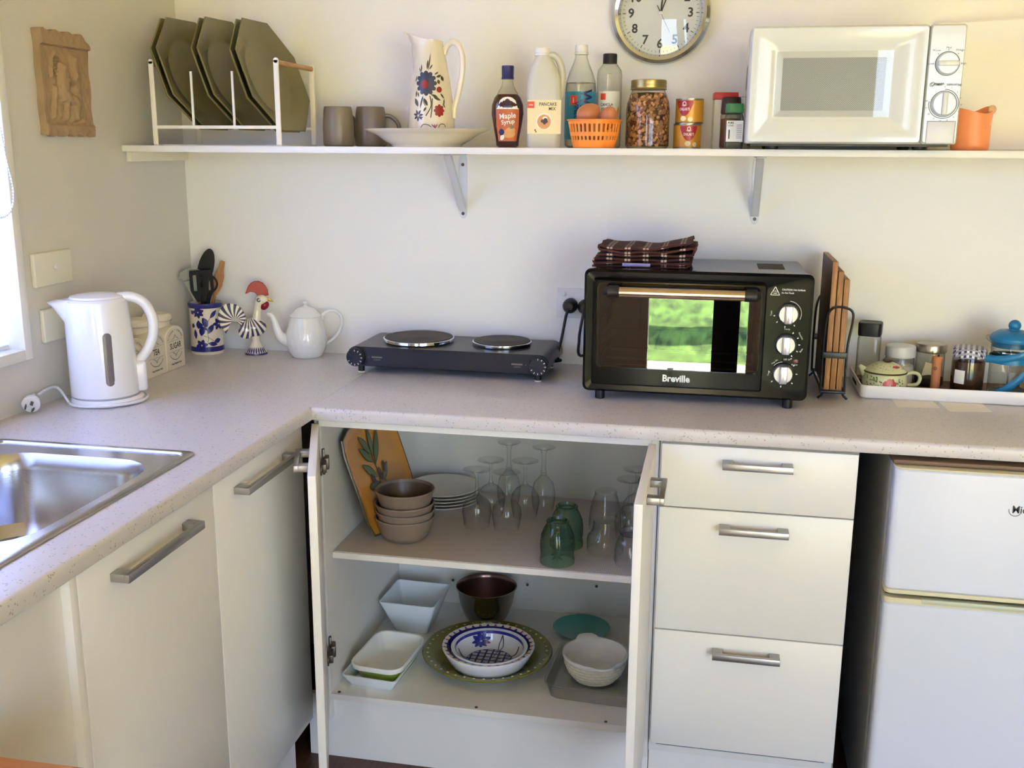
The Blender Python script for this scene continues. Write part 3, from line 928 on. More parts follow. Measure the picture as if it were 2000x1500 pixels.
def plaque():
    c = on(120, 165, 'X', 0)
    t = thing('relief_plaque', 'carved tan stone relief plaque of a seated figure on the left wall', 'plaque', (0.0, c.y, c.z))
    w, h = 0.182, 0.222
    # figures as soft capsules (u 0..1 left-right, v 0..1 bottom-top, radius, height)
    caps = [(.40, .60, .42, .66, .055, .010), (.40, .40, .42, .60, .085, .011), (.42, .40, .62, .33, .062, .012), (.62, .33, .62, .18, .05, .010),
            (.44, .55, .58, .52, .03, .013), (.58, .52, .64, .60, .028, .012), (.64, .68, .66, .74, .05, .010), (.66, .30, .66, .66, .075, .009), (.70, .20, .74, .60, .05, .006),
            (.78, .16, .72, .45, .05, .005), (.42, .17, .46, .32, .03, .008), (.36, .34, .50, .34, .02, .009), (.20, .62, .22, .74, .012, .006), (.22, .74, .30, .80, .012, .006), (.21, .50, .20, .62, .012, .006),
            (.18, .18, .26, .45, .03, .006), (.26, .45, .30, .18, .02, .005), (.55, .17, .60, .30, .05, .006)]
    for i in range(6):
        caps.append((.20 + .005 * i, .56 + .035 * i, .31 + .01 * i, .58 + .035 * i, .010, .004))
    nx, ny = 56, 68
    def hgt(u, v):
        b = 0.012
        if v > .86: b += 0.008
        if v < .115: b += 0.004 + 0.0015 * sin(v * 220)
        if u < .07: b += 0.005
        z = 0
        for x0, y0, x1, y1, r, hh in caps:
            dx, dy = x1 - x0, y1 - y0
            k = max(0, min(1, ((u - x0) * dx + (v - y0) * dy) / (dx * dx + dy * dy)))
            d = sqrt((u - x0 - k * dx) ** 2 + ((v - y0 - k * dy) * 1.2) ** 2) / r
            if d < 1: z = max(z, hh * 1.35 * sqrt(1 - d ** 4))
        return b + z + 0.0008 * sin(u * 47) * sin(v * 39)
    vs, fs = [], []
    for j in range(ny + 1):
        for i in range(nx + 1):
            u, v = i / nx, j / ny
            x = (u - .5) * w; z = (v - .5) * h
            if v > .9 and u > .75: z -= 0.02 * ((u - .75) / .25) ** 2 * ((v - .9) / .1)
            if v > .97: z += 0.0025 * sin(u * 25)
            if v < .03: z += 0.003 * sin(u * 31)
            x += 0.0022 * sin(v * 17) * (1 if u > .9 else .6 if u < .1 else 0)
            # u runs left to right for a viewer facing the wall: towards +Y
            vs.append(V((hgt(u, v), x, z)))
    for j in range(ny):
        for i in range(nx):
            a = j * (nx + 1) + i
            fs.append((a, a + 1, a + nx + 2, a + nx + 1))
    edge = [i for i in range(nx + 1)] + [j * (nx + 1) + nx for j in range(1, ny + 1)] + [ny * (nx + 1) + i for i in range(nx - 1, -1, -1)] + [j * (nx + 1) for j in range(ny - 1, 0, -1)]
    o = len(vs)
    for e in edge: vs.append(V((0.0005, vs[e].y, vs[e].z)))
    n = len(edge)
    for k in range(n):
        fs.append((edge[k], o + k, o + (k + 1) % n, edge[(k + 1) % n]))
    fs.append(tuple(range(o, o + n)))
    obj('carving', (vs, fs), 'stone', t, sharp=60)
    for u in (.40, .68):
        obj('nail_hole', xf(cyl(0.003, 0, 0.001, 0.0003, 10), T(0.0172, (u - .5) * w, h * .455) @ R('Y', 90)), 'ink', t)
plaque()

def switch_plate(y0, y1, z0, z1, label, rocker=True):
    t = thing('light_switch', label, 'switch', (0, (y0 + y1) / 2, (z0 + z1) / 2))
    a, b = (y1 - y0) / 2, (z1 - z0) / 2
    obj('plate', box(0.0, 0.011, -a, a, -b, b, 0.003, 3), 'switch_plastic', t)
    if rocker:
        obj('rocker', xf(join(cyl(0.0065, 0, 0.003, 0.001, 16), box(-0.0025, 0.0025, -0.005, 0.005, 0.003, 0.0045, 0.0006)), T(0.011, 0.004, 0.002) @ R('Y', 90)), 'white_gloss', t)
switch_plate(-0.700, -0.5665, 1.1605, 1.2345, 'cream light switch plate on left wall above the kettle')
switch_plate(-0.687, -0.560, 1.036, 1.110, 'cream wall plate on left wall half hidden behind the kettle spout', False)

def outlet():
    p = on(1088, 590, 'Y', 0)
    t = thing('power_outlet', 'white double power outlet on back wall beside the oven', 'power outlet', (p.x + 0.058, 0, 1.066))
    obj('plate', box(-0.058, 0.058, -0.009, 0, -0.0385, 0.0385, 0.002, 3), 'outlet_plastic', t)
    for s in (-1, 1):
        obj('switch', xf(join(cyl(0.0065, 0, 0.003, 0.001, 16), box(-0.003, 0.003, -0.004, 0.004, 0.003, 0.0045, 0.0006)), T(s * 0.031 - 0.007, -0.009, 0.024) @ R('X', 90)), 'white_gloss', t)
    sl = []
    for s in (-1, 1):
        for dx, a in ((-0.006, 30), (0.006, -30)):
            sl.append(xf(box(-0.001, 0.001, -0.0092, -0.008, -0.004, 0.004), T(s * 0.028 + dx, 0, -0.006) @ R('Y', a)))
        sl.append(xf(box(-0.001, 0.001, -0.0092, -0.008, -0.004, 0.004), T(s * 0.028, 0, -0.018)))
    obj('socket_slots', join(*sl), 'ink', t)
outlet()

def chain():
    pts = [on(x, y, 'X', 0.016) for x, y in ((-28, 150), (-14, 190), (0, 250), (12, 310), (21, 345), (26, 375), (25, 400), (18, 416), (6, 424), (-8, 425), (-22, 418), (-34, 395), (-40, 340), (-44, 250), (-48, 150))]
    top0, top1 = V((0.016, pts[0].y, 2.1)), V((0.016, pts[-1].y - 0.01, 2.1))
    path = smooth_path([top0] + pts + [top1], 8)
    t = thing('blind_chain', 'white beaded blind cord hanging in a loop beside the window', 'blind cord', (0, pts[6].y, pts[6].z))
    off = -V((0, pts[6].y, pts[6].z))
    obj('cord', mv(tube(path, 0.0010, 6), *off), 'white_gloss', t)
    bd, acc = [], 0.0
    for a, b in zip(path, path[1:]):
        L = (b - a).length; d = 0.0
        while acc + (L - d) >= 0.0065:
            d += 0.0065 - acc; acc = 0.0
            q = a.lerp(b, d / L)
            if q.z < 1.75: bd.append(egg(0.0026, 0.0026, 0.0026, 8, 6, q))
        acc += L - d
    o = obj('beads', mv(join(*bd), *off), 'white_gloss', t); o['kind'] = 'stuff'
chain()

# ================================================================ on the shelf
def sx(px, yd, py=288):
    p = on(px, py, 'Y', yd)
    return V((p.x, yd, ZS)), mpp((p.x, yd, ZS))

def plate_rack():
    yf, yb = -0.292, -0.070
    a, k = sx(306, yf); b, _ = sx(546, yf)
    x0, x1 = a.x, b.x
    t = thing('plate_rack', 'white metal plate rack with wooden handle holding olive plates', 'plate rack', ((x0 + x1) / 2, (yf + yb) / 2, ZS))
    hx = (x1 - x0) / 2; hy = (yb - yf) / 2; hz = 0.206
    for s in (-1, 1):
        for q in (-1, 1):
            obj('upright', join(box(s * hx - 0.0065, s * hx + 0.0065, q * hy - 0.002, q * hy + 0.002, 0.003, hz - 0.006, 0.001), xf(cyl(0.0065, -0.002, 0.002, 0.0006, 16), T(s * hx, q * hy, hz - 0.0075) @ R('X', 90))), 'warm_white', t)
        obj('foot_bar', box(s * hx - 0.0065, s * hx + 0.0065, -hy, hy, 0.0, 0.003, 0.0008), 'warm_white', t)
        obj('handle_dowel', rod((s * hx, -hy + 0.002, hz - 0.012), (s * hx, hy - 0.002, hz - 0.012), 0.0062, 14), 'dowel_wood', t)
    for q in (-1, 1):
        obj('rail', box(-hx, hx, q * hy - 0.0018, q * hy + 0.0018, 0.040, 0.048, 0.0008), 'warm_white', t)
        for f in (-0.36, 0.30):
            obj('divider', box(f * hx - 0.003, f * hx + 0.003, q * hy - 0.0018, q * hy + 0.0018, 0.048, 0.175, 0.0008), 'warm_white', t)
    obj('base_sheet', box(-hx + 0.012, hx - 0.01, -hy + 0.01, hy - 0.01, 0.0005, 0.002), 'card', t)
    return x0, x1, yf, yb
rack = plate_rack()
def octo_plate():
    rings = []
    def octr(r, z, k=1.0):
        o = []
        for i in range(8):
            a0, a1 = radians(22.5 + 45 * i), radians(22.5 + 45 * (i + 1))
            for j in range(4):
                f = j / 4
                p = V((cos(a0), sin(a0))).lerp(V((cos(a1), sin(a1))), f)
                q = p.normalized() * 0.955
                m = p.lerp(q, 1 - k)
                o.append((m.x * r, m.y * r, z))
        return o
    prof = [(0.145, 0.022, 1), (0.147, 0.025, 1), (0.145, 0.027, 1), (0.105, 0.0155, .15), (0.097, 0.010, 0), (0.088, 0.007, 0), (0.02, 0.006, 0)]
    back = [(0.141, 0.0205, 1), (0.10, 0.0095, .2), (0.08, 0.0, 0), (0.02, 0.0, 0)]
    return loft([octr(*p) for p in back[::-1]] + [octr(*p) for p in prof])
def plates():
    g = octo_plate()
    base = None
    nm = ['left', 'middle', 'right']
    for i, (px, py) in enumerate(((383, 150), (457, 150), (527, 153))):
        for j in range(2):
            o = obj('dinner_plate', g, 'olive_plate') if base is None else base.copy()
            if base is None: base = o
            else: COL.objects.link(o)
            c = on(px - (5 if j else 0), py - (1 if j else 0), 'Y', -0.176)
            n = V((0.92, -0.13 + 0.02 * i, 0.34)).normalized()
            zc = V((0, 0, 1)); xx = zc.cross(n).normalized(); yy = n.cross(xx)
            m = Matrix((xx, yy, n)).transposed().to_4x4()
            o.matrix_world = Matrix.Translation(c - n * (0.012 + 0.010 * j)) @ m @ Matrix.Scale(1.05, 4)
            tag(o, ('front' if j == 0 else 'rear') + ' olive octagonal plate of the ' + nm[i] + ' pair in the white rack', 'plate', 'octagonal plates in the rack')
plates()

def mug(px, w0, top, rz, label, yd):
    c, k = sx(px, yd)
    t = thing('mug', label, 'mug', (c.x, c.y, ZS), rz, 'taupe mugs')
    rb, h = w0 / 2 * k, top * k
    outp = [(0, 0), (rb - .004, 0), (rb - .001, .003), (rb, .012), (rb, h * .45), (rb * .985, h * .62), (rb * .93, h * .85), (rb * .885, h - .003), (rb * .86, h), (rb * .82, h), (rb * .84, h * .8), (rb * .92, h * .4), (rb * .9, .008), (0, .006)]
    obj('body', lathe(outp, 40), 'taupe', t)
    obj('handle', tube(smooth_path([(rb * .9, 0, h * .78), (rb * 1.3, 0, h * .76), (rb * 1.72, 0, h * .6), (rb * 1.80, 0, h * .42), (rb * 1.6, 0, h * .28), (rb * .97, 0, h * .2)], 6), 0.0055, 10, 0.009, up=(0, 1, 0)), 'taupe', t)
mug(662, 60, 75, 70, 'taupe stoneware mug nearest the plate rack', -0.12)
mug(725, 61, 75, 20, 'taupe stoneware mug behind the wide cream bowl', -0.055)

def wide_bowl():
    c, k = sx(834, -0.193)
    r = 121 * k
    t = thing('serving_bowl', 'wide shallow cream china bowl standing under the floral jug', 'bowl', (c.x, c.y, ZS))
    h = 0.041
    p = [(0, 0.003), (r * .50, 0.003), (r * .52, 0), (r * .555, 0), (r * .57, .005), (r * .70, .016), (r * .80, .027), (r * .88, .033), (r * .99, h - .0015), (r, h), (r * .985, h + .001), (r * .87, .036), (r * .78, .030), (r * .66, .017), (r * .52, .009), (0, .008)]
    obj('body', lathe(p, 64), 'cream_china', t)
    return c, k
wb, wk = wide_bowl()
def jug():
    c, k = sx(843, -0.190)
    h = 0.2555
    t = thing('jug', 'tall cream china jug painted with blue and red folk flowers', 'jug', (c.x, c.y, ZS + 0.0085))
    Z = lambda py: (284 - py) * k
    prof = [(0.0, 0.0), (.0560, 0.0), (.0585, .004), (.0578, Z(262)), (.0545, Z(215)), (.0465, Z(165)), (.0385, Z(130)), (.0325, Z(108)), (.0300, Z(98)), (.0310, Z(92))]
    n = 40
    rings = []
    for r, z in prof[1:]:
        ring = []
        for i in range(n):
            a = 2 * pi * i / n
            sp = max(0.0, cos(a - pi)) ** 3.5            # spout points to -X
            top = max(0.0, (z - Z(118)) / (Z(92) - Z(118)))
            rr = r * (1 + 0.0) + sp * top ** 1.5 * 0.036
            zz = z + sp * top ** 2 * 0.016 + max(0, cos(a - pi)) * top ** 2 * 0.004 + max(0, cos(a)) ** 4 * top ** 2 * -0.003
            ring.append((rr * cos(a), rr * sin(a), zz))
        rings.append(ring)
    inner = [[(x * .90, y * .90, z - 0.001) for x, y, z in rings[-1]], [(x * .86, y * .86, z - .012) for x, y, z in rings[-2]], [(x * .9, y * .9, z) for x, y, z in rings[4]], [(x * .9, y * .9, 0.01) for x, y, z in rings[1]]]
    obj('body', loft(rings + inner), 'cream_china', t, sharp=60)
    hp = smooth_path([(.033, 0, Z(118)), (.040, 0, Z(104)), (.055, 0, Z(96)), (.070, 0, Z(103)), (.079, 0, Z(125)), (.077, 0, Z(155)), (.068, 0, Z(190)), (.058, 0, Z(218)), (.056, 0, Z(236))], 6)
    obj('handle', tube(hp, 0.0072, 12, 0.0058, up=(0, 1, 0)), 'cream_china', t)
    fn = wrap(prof, facing((c.x, c.y)), 0.0006)
    s = k * 0.23                    # zoomed-crop unit -> metres
    X = lambda u: (u - 1030) * s; Y = lambda v: (1062 - v) * s
    q = lambda x, y: (X(x), Y(y))
    blue = [ell(X(990), Y(580), 72 * s, 90 * s)] + [ell(X(990) + 74 * s * cos(radians(a)), Y(580) + 84 * s * sin(radians(a)), 17 * s) for a in range(0, 360, 30)]
    obj('painted_blue_star', flat(petals(X(915), Y(838), 48 * s, 7, 18 * s, 10), fn), 'folk_blue', t, sharp=0)
    obj('painted_blue_flower', flat(blue, fn), 'folk_blue', t, sharp=0)
    fn2 = wrap(prof, facing((c.x, c.y)), 0.0010)
    obj('painted_red_flower', flat([ell(X(978), Y(588), 30 * s, 34 * s)], fn2), 'folk_red', t, sharp=0)
    obj('painted_red_flower', flat([ell(X(1100), Y(630), 24 * s)], fn2), 'folk_red', t, sharp=0)
    obj('painted_red_sprig', flat([leaf(X(1060), Y(940), X(1040 + d), Y(905), 9 * s) for d in (-10, 15, 40)], fn2), 'folk_red', t, sharp=0)
    red = [ell(X(1098), Y(798), 38 * s, 42 * s)] + [ell(X(1098) + 34 * s * cos(radians(a)), Y(798) + 38 * s * sin(radians(a)), 13 * s) for a in range(0, 360, 45)]
    obj('painted_red_flower', flat(red, fn2), 'folk_red', t, sharp=0)
    gr = []
    for a, b, w in (((1010, 480), (1030, 340), 10), ((1000, 470), (1008, 395), 16), ((1020, 470), (1045, 430), 12), ((950, 490), (952, 430), 12), ((945, 495), (930, 455), 10), ((1060, 510), (1095, 490), 14), ((1075, 530), (1120, 515), 22), ((1120, 520), (1140, 560), 30), ((1090, 550), (1100, 585), 28),
                    ((1030, 670), (1085, 690), 20), ((1050, 690), (1110, 715), 22), ((1110, 660), (1145, 700), 16), ((1145, 700), (1140, 760), 14), ((960, 680), (935, 780), 14), ((970, 700), (1000, 760), 26), ((990, 770), (965, 805), 18), ((900, 640), (895, 690), 14), ((885, 700), (915, 765), 34), ((915, 650), (925, 690), 14), ((905, 520), (890, 570), 14), ((1130, 740), (1155, 775), 12), ((930, 860), (960, 850), 14)):
        gr.append(leaf(*q(*a), *q(*b), w * s))
    gr += stroke([q(1020, 680), q(1030, 760), q(985, 840)], 9 * s) + stroke([q(1040, 700), q(1035, 790), q(1025, 855)], 9 * s) + stroke([q(960, 690), q(970, 740), q(985, 760)], 5 * s)
    gr += stroke([q(940, 935), q(960, 910), q(1000, 912), q(1030, 930)], 6 * s) + stroke([q(1090, 935), q(1105, 908), q(1140, 906), q(1155, 930)], 6 * s)
    obj('painted_leaves', flat(gr, fn), 'folk_green', t, sharp=0)
jug()

def label_text(t, lines, fn, m):
    g = [tmap(refine(text(s, size, 'CENTER', bold, sq)), fn, x, y, rot) for s, size, x, y, rot, bold, sq in lines]
    for q in g: obj('lettering', q, m, t, sharp=0)

def syrup():
    c, k = sx(991, -0.20)
    t = thing('syrup_bottle', 'dark maple syrup bottle with navy cap and orange label', 'bottle', (c.x, c.y, ZS), degrees_face(c))
    Z = lambda py: (288 - py) * k
    prof = [(0, 0), (.022 * 1, 0), (.0265, .004), (.0285, Z(270)), (.0345, Z(245)), (.0385, Z(225)), (.0375, Z(208)), (.0315, Z(194)), (.0250, Z(188))]
    sy_ = 0.62
    obj('syrup', lathe(prof + [(0, Z(188))], 40, sy=sy_), 'syrup', t)
    obj('neck', lathe([(.0256, Z(188)), (.0200, Z(180)), (.0145, Z(172)), (.0128, Z(164)), (.0128, Z(158))], 32, sy=0.8), 'glass_bottle', t)
    obj('cap', mv(lathe([(0, Z(160)), (.0150, Z(160)), (.0150, Z(157)), (.0142, Z(156)), (.0148, Z(136)), (.0138, Z(135)), (0, Z(135))], 28), 0, 0, 0), 'navy', t)
    fn = wrap(prof, -pi / 2, 0.0006, 1, sy_)
    e2 = wrap(prof, -pi / 2, 0.0010, 1, sy_); e3 = wrap(prof, -pi / 2, 0.0014, 1, sy_)
    lab = []
    zz = [Z(276), Z(262), Z(248), Z(236), Z(224), Z(214)]
    for a, b in zip(zz, zz[1:]):
        wa, wb_ = (.021 + .009 * min(1, (a / .05))), (.021 + .009 * min(1, b / .05))
        for i in range(6):
            f0, f1 = -1 + i / 3, -1 + (i + 1) / 3
            lab.append([(wa * f0, a), (wa * f1, a), (wb_ * f1, b), (wb_ * f0, b)])
    obj('label', flat(lab, fn), 'label_orange', t, sharp=0)
    wh = []
    for i in range(8):
        f0, f1 = -1 + i / 4, -1 + (i + 1) / 4
        top = lambda f: Z(214) + (Z(193) - Z(214)) * sqrt(max(0, 1 - f * f))
        wh.append([(.0290 * f0, Z(216)), (.0290 * f1, Z(216)), (.0290 * f1 * .9, top(f1)), (.0290 * f0 * .9, top(f0))])
    obj('label_crest', flat(wh, e2), 'label_white', t, sharp=0)
    lg = rectp(-.011, .011, Z(213), Z(209.5), 4, 1) + [ell(0, Z(206.2), .0048, .0030), leaf(-.010, Z(207), -.007, Z(204), .0024), leaf(.010, Z(207), .007, Z(204), .0024)] + stroke([(-.004, Z(202)), (0, Z(200.5)), (.004, Z(202))], .0012)
    obj('crest_emblem', flat(lg, e3), 'navy', t, sharp=0)
    label_text(t, [('Maple', .0175, 0, Z(229), 6, .0002, 1), ('Syrup', .0145, .001, Z(240), 6, .0002, 1)], e2, 'print_white')
    obj('label_pancakes', flat([ell(.004, Z(262), .016, .010), ell(.008, Z(255), .012, .006)], e2), 'pancake_tan', t, sharp=0)
    obj('label_badge', flat([ell(-.015, Z(259), .0075, .0075)], e3), 'navy', t, sharp=0)
    obj('label_leaf', flat([ell(.010, Z(249.5), .005, .004)], e3), 'folk_green', t, sharp=0)
    obj('label_cream_dab', flat([ell(-.013, Z(269), .007, .005, 60)], e2), 'label_white', t, sharp=0)
def degrees_face(c):
    return math.degrees(atan2(CP.y - c[1], CP.x - c[0]) + pi / 2)
syrup()

def rsec(w, d, r, z, n=5):
    return [(x, y, z) for x, y in rrect(w, d, r, n)]
def pancake():
    c, k = sx(1062, -0.20)
    t = thing('pancake_mix_bottle', 'white plastic pancake mix bottle with side handle and white cap', 'bottle', (c.x, c.y, ZS), degrees_face(c))
    Z = lambda py: (288 - py) * k
    w = 70 * k
    body = [rsec(w * .86, .055, .014, 0.0), rsec(w * .93, .058, .016, .004), rsec(w * .93, .058, .016, Z(225)), rsec(w * .97, .058, .018, Z(190)), rsec(w * .93, .056, .020, Z(165)), rsec(w * .74, .050, .020, Z(140)), rsec(w * .52, .040, .017, Z(124)), rsec(w * .42, .034, .0165, Z(118)), rsec(w * .42, .034, .0165, Z(114))]
    body = [[(x - (0.006 * max(0, (i - 4) / 4)), y, z) for x, y, z in r] for i, r in enumerate(body)]
    obj('bottle', loft(body), 'milky', t)
    obj('handle', tube(smooth_path([(.006, 0, Z(116)), (.022, 0, Z(116)), (.036, 0, Z(130)), (.042, 0, Z(152)), (.040, 0, Z(178)), (.034, 0, Z(196))], 6), 0.008, 10, 0.011, up=(0, 1, 0)), 'milky', t)
    obj('cap', mv(lathe([(0, Z(116)), (.0190, Z(116)), (.0190, Z(113)), (.0180, Z(112)), (.0180, Z(104)), (.0170, Z(102.5)), (0, Z(102.5))], 28), -.006, 0, 0), 'white_plastic', t)
    y = -.029
    e = lambda a: plane_y(y - .0004, a)
    obj('label', flat(rectp(-w * .46, w * .46, Z(262), Z(199)), e(.0006)), 'label_cream', t, sharp=0)
    obj('label_logo', flat(rectp(-w * .46, -w * .27, Z(214), Z(202)), e(.0011)), 'label_red', t, sharp=0)
    label_text(t, [('PANCAKE', .0108, .0085, Z(207), 0, .0001, .85), ('MIX', .0108, .0185, Z(215.5), 0, .0001, .9)], e(.0011), 'ink')
    label_text(t, [('coles', .0055, -w * .365, Z(208), 0, .0001, .9)], e(.0014), 'print_white')
    obj('label_plate', flat([ell(0, Z(239), .0190, .0195, n=24)], e(.0011)), 'label_white', t, sharp=0)
    obj('label_pancakes', flat([ell(0, Z(239.5), .0160, .0165, n=24)], e(.0014)), 'pancake_tan', t, sharp=0)
    obj('label_berries', flat([ell(-.004, Z(238), .004), ell(.003, Z(236), .0045), ell(.001, Z(241), .0042), ell(.006, Z(239), .003), ell(-.021, Z(255), .0018), ell(-.019, Z(258), .0016)], e(.0017)), 'berry', t, sharp=0)
    obj('label_cream_dab', flat([ell(.002, Z(233), .006, .004)], e(.0016)), 'label_white', t, sharp=0)
pancake()

def vinegar():
    c, k = sx(1132, -0.115)
    t = thing('vinegar_bottle', 'clear white vinegar bottle with blue label and white cap', 'bottle', (c.x, c.y, ZS), degrees_face(c))
    Z = lambda py: (288 - py) * k
    prof = [(0, .001), (.028, 0), (.0365, .005), (.0375, .02), (.0375, Z(178)), (.0355, Z(164)), (.0280, Z(146)), (.0195, Z(130)), (.0150, Z(120)), (.0145, Z(112))]
    obj('bottle', lathe(prof, 40), 'glass_bottle', t)
    obj('vinegar', lathe([(r * .96, z) for r, z in prof[1:5]] + [(.0345, Z(166)), (0, Z(166))], 32), 'glass_bottle', t)
    obj('cap', lathe([(0, Z(114)), (.0168, Z(114)), (.0168, Z(110)), (.0155, Z(109)), (.0150, Z(97)), (.014, Z(96)), (0, Z(96))], 28), 'white_plastic', t)
    fn, e2, e3 = (wrap(prof, -pi / 2, x) for x in (.0006, .0011, .0015))
    obj('label', flat(rectp(-.058, .058, Z(272), Z(183), 18, 1), fn), 'label_blue', t, sharp=0)
    obj('label_logo', flat(rectp(-.027, -.008, Z(208), Z(190), 4, 1), e2), 'label_red', t, sharp=0)
    label_text(t, [('White', .042, .013, Z(214), -90, .0011, .80)], e2, 'navy')
    label_text(t, [('VINEGAR', .0155, -.0105, Z(226), -90, .0003, .95)], e2, 'navy')
    label_text(t, [('coles', .006, -.0175, Z(199), -90, .0001, 1)], e3, 'print_white')
vinegar()
def canola():
    c, k = sx(1187, -0.075)
    t = thing('oil_bottle', 'clear canola oil bottle with black cap and white label', 'bottle', (c.x, c.y, ZS), degrees_face(c))
    Z = lambda py: (288 - py) * k
    prof = [(0, .001), (.026, 0), (.0305, .005), (.0305, Z(152)), (.0285, Z(142)), (.0200, Z(133)), (.0165, Z(130)), (.0165, Z(124))]
    obj('bottle', lathe(prof, 40), 'glass_bottle', t)
    obj('cap', lathe([(0, Z(130)), (.0172, Z(130)), (.0172, Z(114)), (.0160, Z(112)), (0, Z(112))], 28), 'black_plastic', t)
    fn, e2, e3 = (wrap(prof, -pi / 2, x) for x in (.0006, .0011, .0015))
    obj('label', flat(rectp(-.030, .030, Z(258), Z(182), 12, 1), fn), 'label_white', t, sharp=0)
    obj('label_logo', flat(rectp(-.022, -.008, Z(198), Z(186), 3, 1), e2), 'label_red', t, sharp=0)
    obj('label_leaves', flat([leaf(.018, Z(240), .026, Z(210), .008), leaf(.022, Z(230), .014, Z(215), .006)], e2), 'yellow_paint', t, sharp=0)
    label_text(t, [('CANOLA', .0095, -.006, Z(207), 0, .0002, .8), ('OIL', .0095, -.014, Z(215.5), 0, .0002, .8), ('750ml', .004, .0, Z(150), 0, 0, 1)], e2, 'ink')
canola()

def basket():
    c, k = sx(1160, -0.240)
    t = thing('egg_basket', 'small orange slotted plastic basket holding brown eggs', 'basket', (c.x, c.y, ZS), degrees_face(c))
    Z = lambda py: (290 - py) * k
    rt, rb, h = 54 * k, 40 * k, Z(236)
    R_ = lambda z: rb + (rt * .96 - rb) * (z / h) ** .8
    ztop0, ztop1 = h * .56, h * .84
    zb0, zb1 = h * .28, h * .42
    def band(z0, z1):
        return [(R_(z0), z0), (R_(z1), z1), (R_(z1) - .0016, z1), (R_(z0) - .0016, z0), (R_(z0), z0)]
    n = 34
    def bars(z0, z1, frac):
        g = []
        for i in range(n):
            a = 2 * pi * i / n; w = 2 * pi / n * frac
            ring = []
            for z in (z0, z1):
                for aa, rr in ((a - w / 2, R_(z)), (a + w / 2, R_(z)), (a + w / 2, R_(z) - .0016), (a - w / 2, R_(z) - .0016)):
                    ring.append(V((rr * cos(aa), rr * sin(aa), z)))
            g.append((ring, [(0, 1, 5, 4), (1, 2, 6, 5), (2, 3, 7, 6), (3, 0, 4, 7)]))
        return join(*g)
    obj('wall', join(lathe([(0, .002), (rb - .004, .002), (rb - .002, 0), (rb + .0005, .001), (R_(zb0), zb0), (R_(zb0) - .0016, zb0), (rb - .002, .004), (0, .004)], 68), lathe(band(zb1, ztop0), 68), lathe(band(ztop1, h * .985), 68), bars(zb0, zb1, .5), bars(ztop0, ztop1, .5)), 'basket_orange', t)
    obj('rim', lathe([(R_(h * .97), h * .95), (rt * .99, h * .955), (rt, h * .985), (rt * .985, h), (R_(h) - .002, h * .99), (R_(h * .97), h * .95)], 68), 'basket_orange', t)
    return c, k, h, rt
bk_c, bk_k, bk_h, bk_r = basket()
def eggs():
    base = None
    for dx, dy, dz, rot, lab in ((-.014, -.006, .014, (0, 62, 20), 'large brown egg lying on top in the orange basket'), (.031, .002, .004, (30, 20, 0), 'brown egg at the right in the orange basket'), (-.012, .030, -.010, (80, 30, 0), 'brown egg at the back of the orange basket'), (.008, -.014, -.028, (85, 10, 40), 'brown egg low in the orange basket')):
        p = (bk_c.x + dx, bk_c.y + dy, ZS + bk_h + dz)
        if base is None:
            o = base = obj('egg', egg(.0220, .0220, .0285, 24, 14, point=.12), 'egg')
        else:
            o = base.copy(); COL.objects.link(o)
        o.location = p; o.rotation_euler = [radians(a) for a in rot]
        tag(o, lab, 'egg', 'eggs in the basket')
eggs()

def flake_jar():
    c, k = sx(1263, -0.165)
    t = thing('cereal_jar', 'big glass jar of brown cereal flakes with a gold screw lid', 'jar', (c.x, c.y, ZS))
    Z = lambda py: (288 - py) * k
    r = 42 * k
    prof = [(0, .002), (r * .9, 0), (r, .006), (r, Z(216)), (r * .96, Z(203)), (r * .84, Z(188)), (r * .76, Z(181)), (r * .76, Z(176))]
    obj('glass', lathe(prof, 44), 'glass_bottle', t)
    inn = [(0, .004), (r * .92, .005), (r * .955, .012), (r * .955, Z(216)), (r * .91, Z(203)), (r * .8, Z(189)), (r * .7, Z(184)), (0, Z(182))]
    obj('cereal_fill', lathe(inn, 44), 'flakes_dark', t)
    fl = []
    rnd = random.Random(4)
    ph = facing(c)
    for i in range(620):
        z = .008 + rnd.random() * (Z(186) - .010); a = ph + (rnd.random() - .5) * 3.4
        rr = prof_r(inn, z) + .0010
        s = .0028 + rnd.random() * .0035
        g = xf(lathe([(0, .0008), (s * .6, .0004), (s, -.0006)], 7), T(rr * cos(a), rr * sin(a), z) @ Matrix.Rotation(a, 4, 'Z') @ R('Y', 90 + rnd.uniform(-14, 14)) @ R('Z', rnd.uniform(0, 360)))
        fl.append(g)
    for nm, part in (('flakes', fl[::2]), ('pancake_tan', fl[1::4]), ('spice_brown', fl[3::4])):
        o = obj('cereal_flakes', join(*part), nm, t, sharp=60); o['kind'] = 'stuff'
    rl = 34.5 * k
    lid = [(0, Z(178)), (rl, Z(178)), (rl * 1.015, Z(177)), (rl * .99, Z(175)), (rl * 1.01, Z(172)), (rl * .985, Z(169)), (rl, Z(166)), (rl * .985, Z(161)), (rl * .95, Z(160)), (0, Z(160))]
    obj('lid', lathe(lid, 44), 'gold_lid', t)
flake_jar()

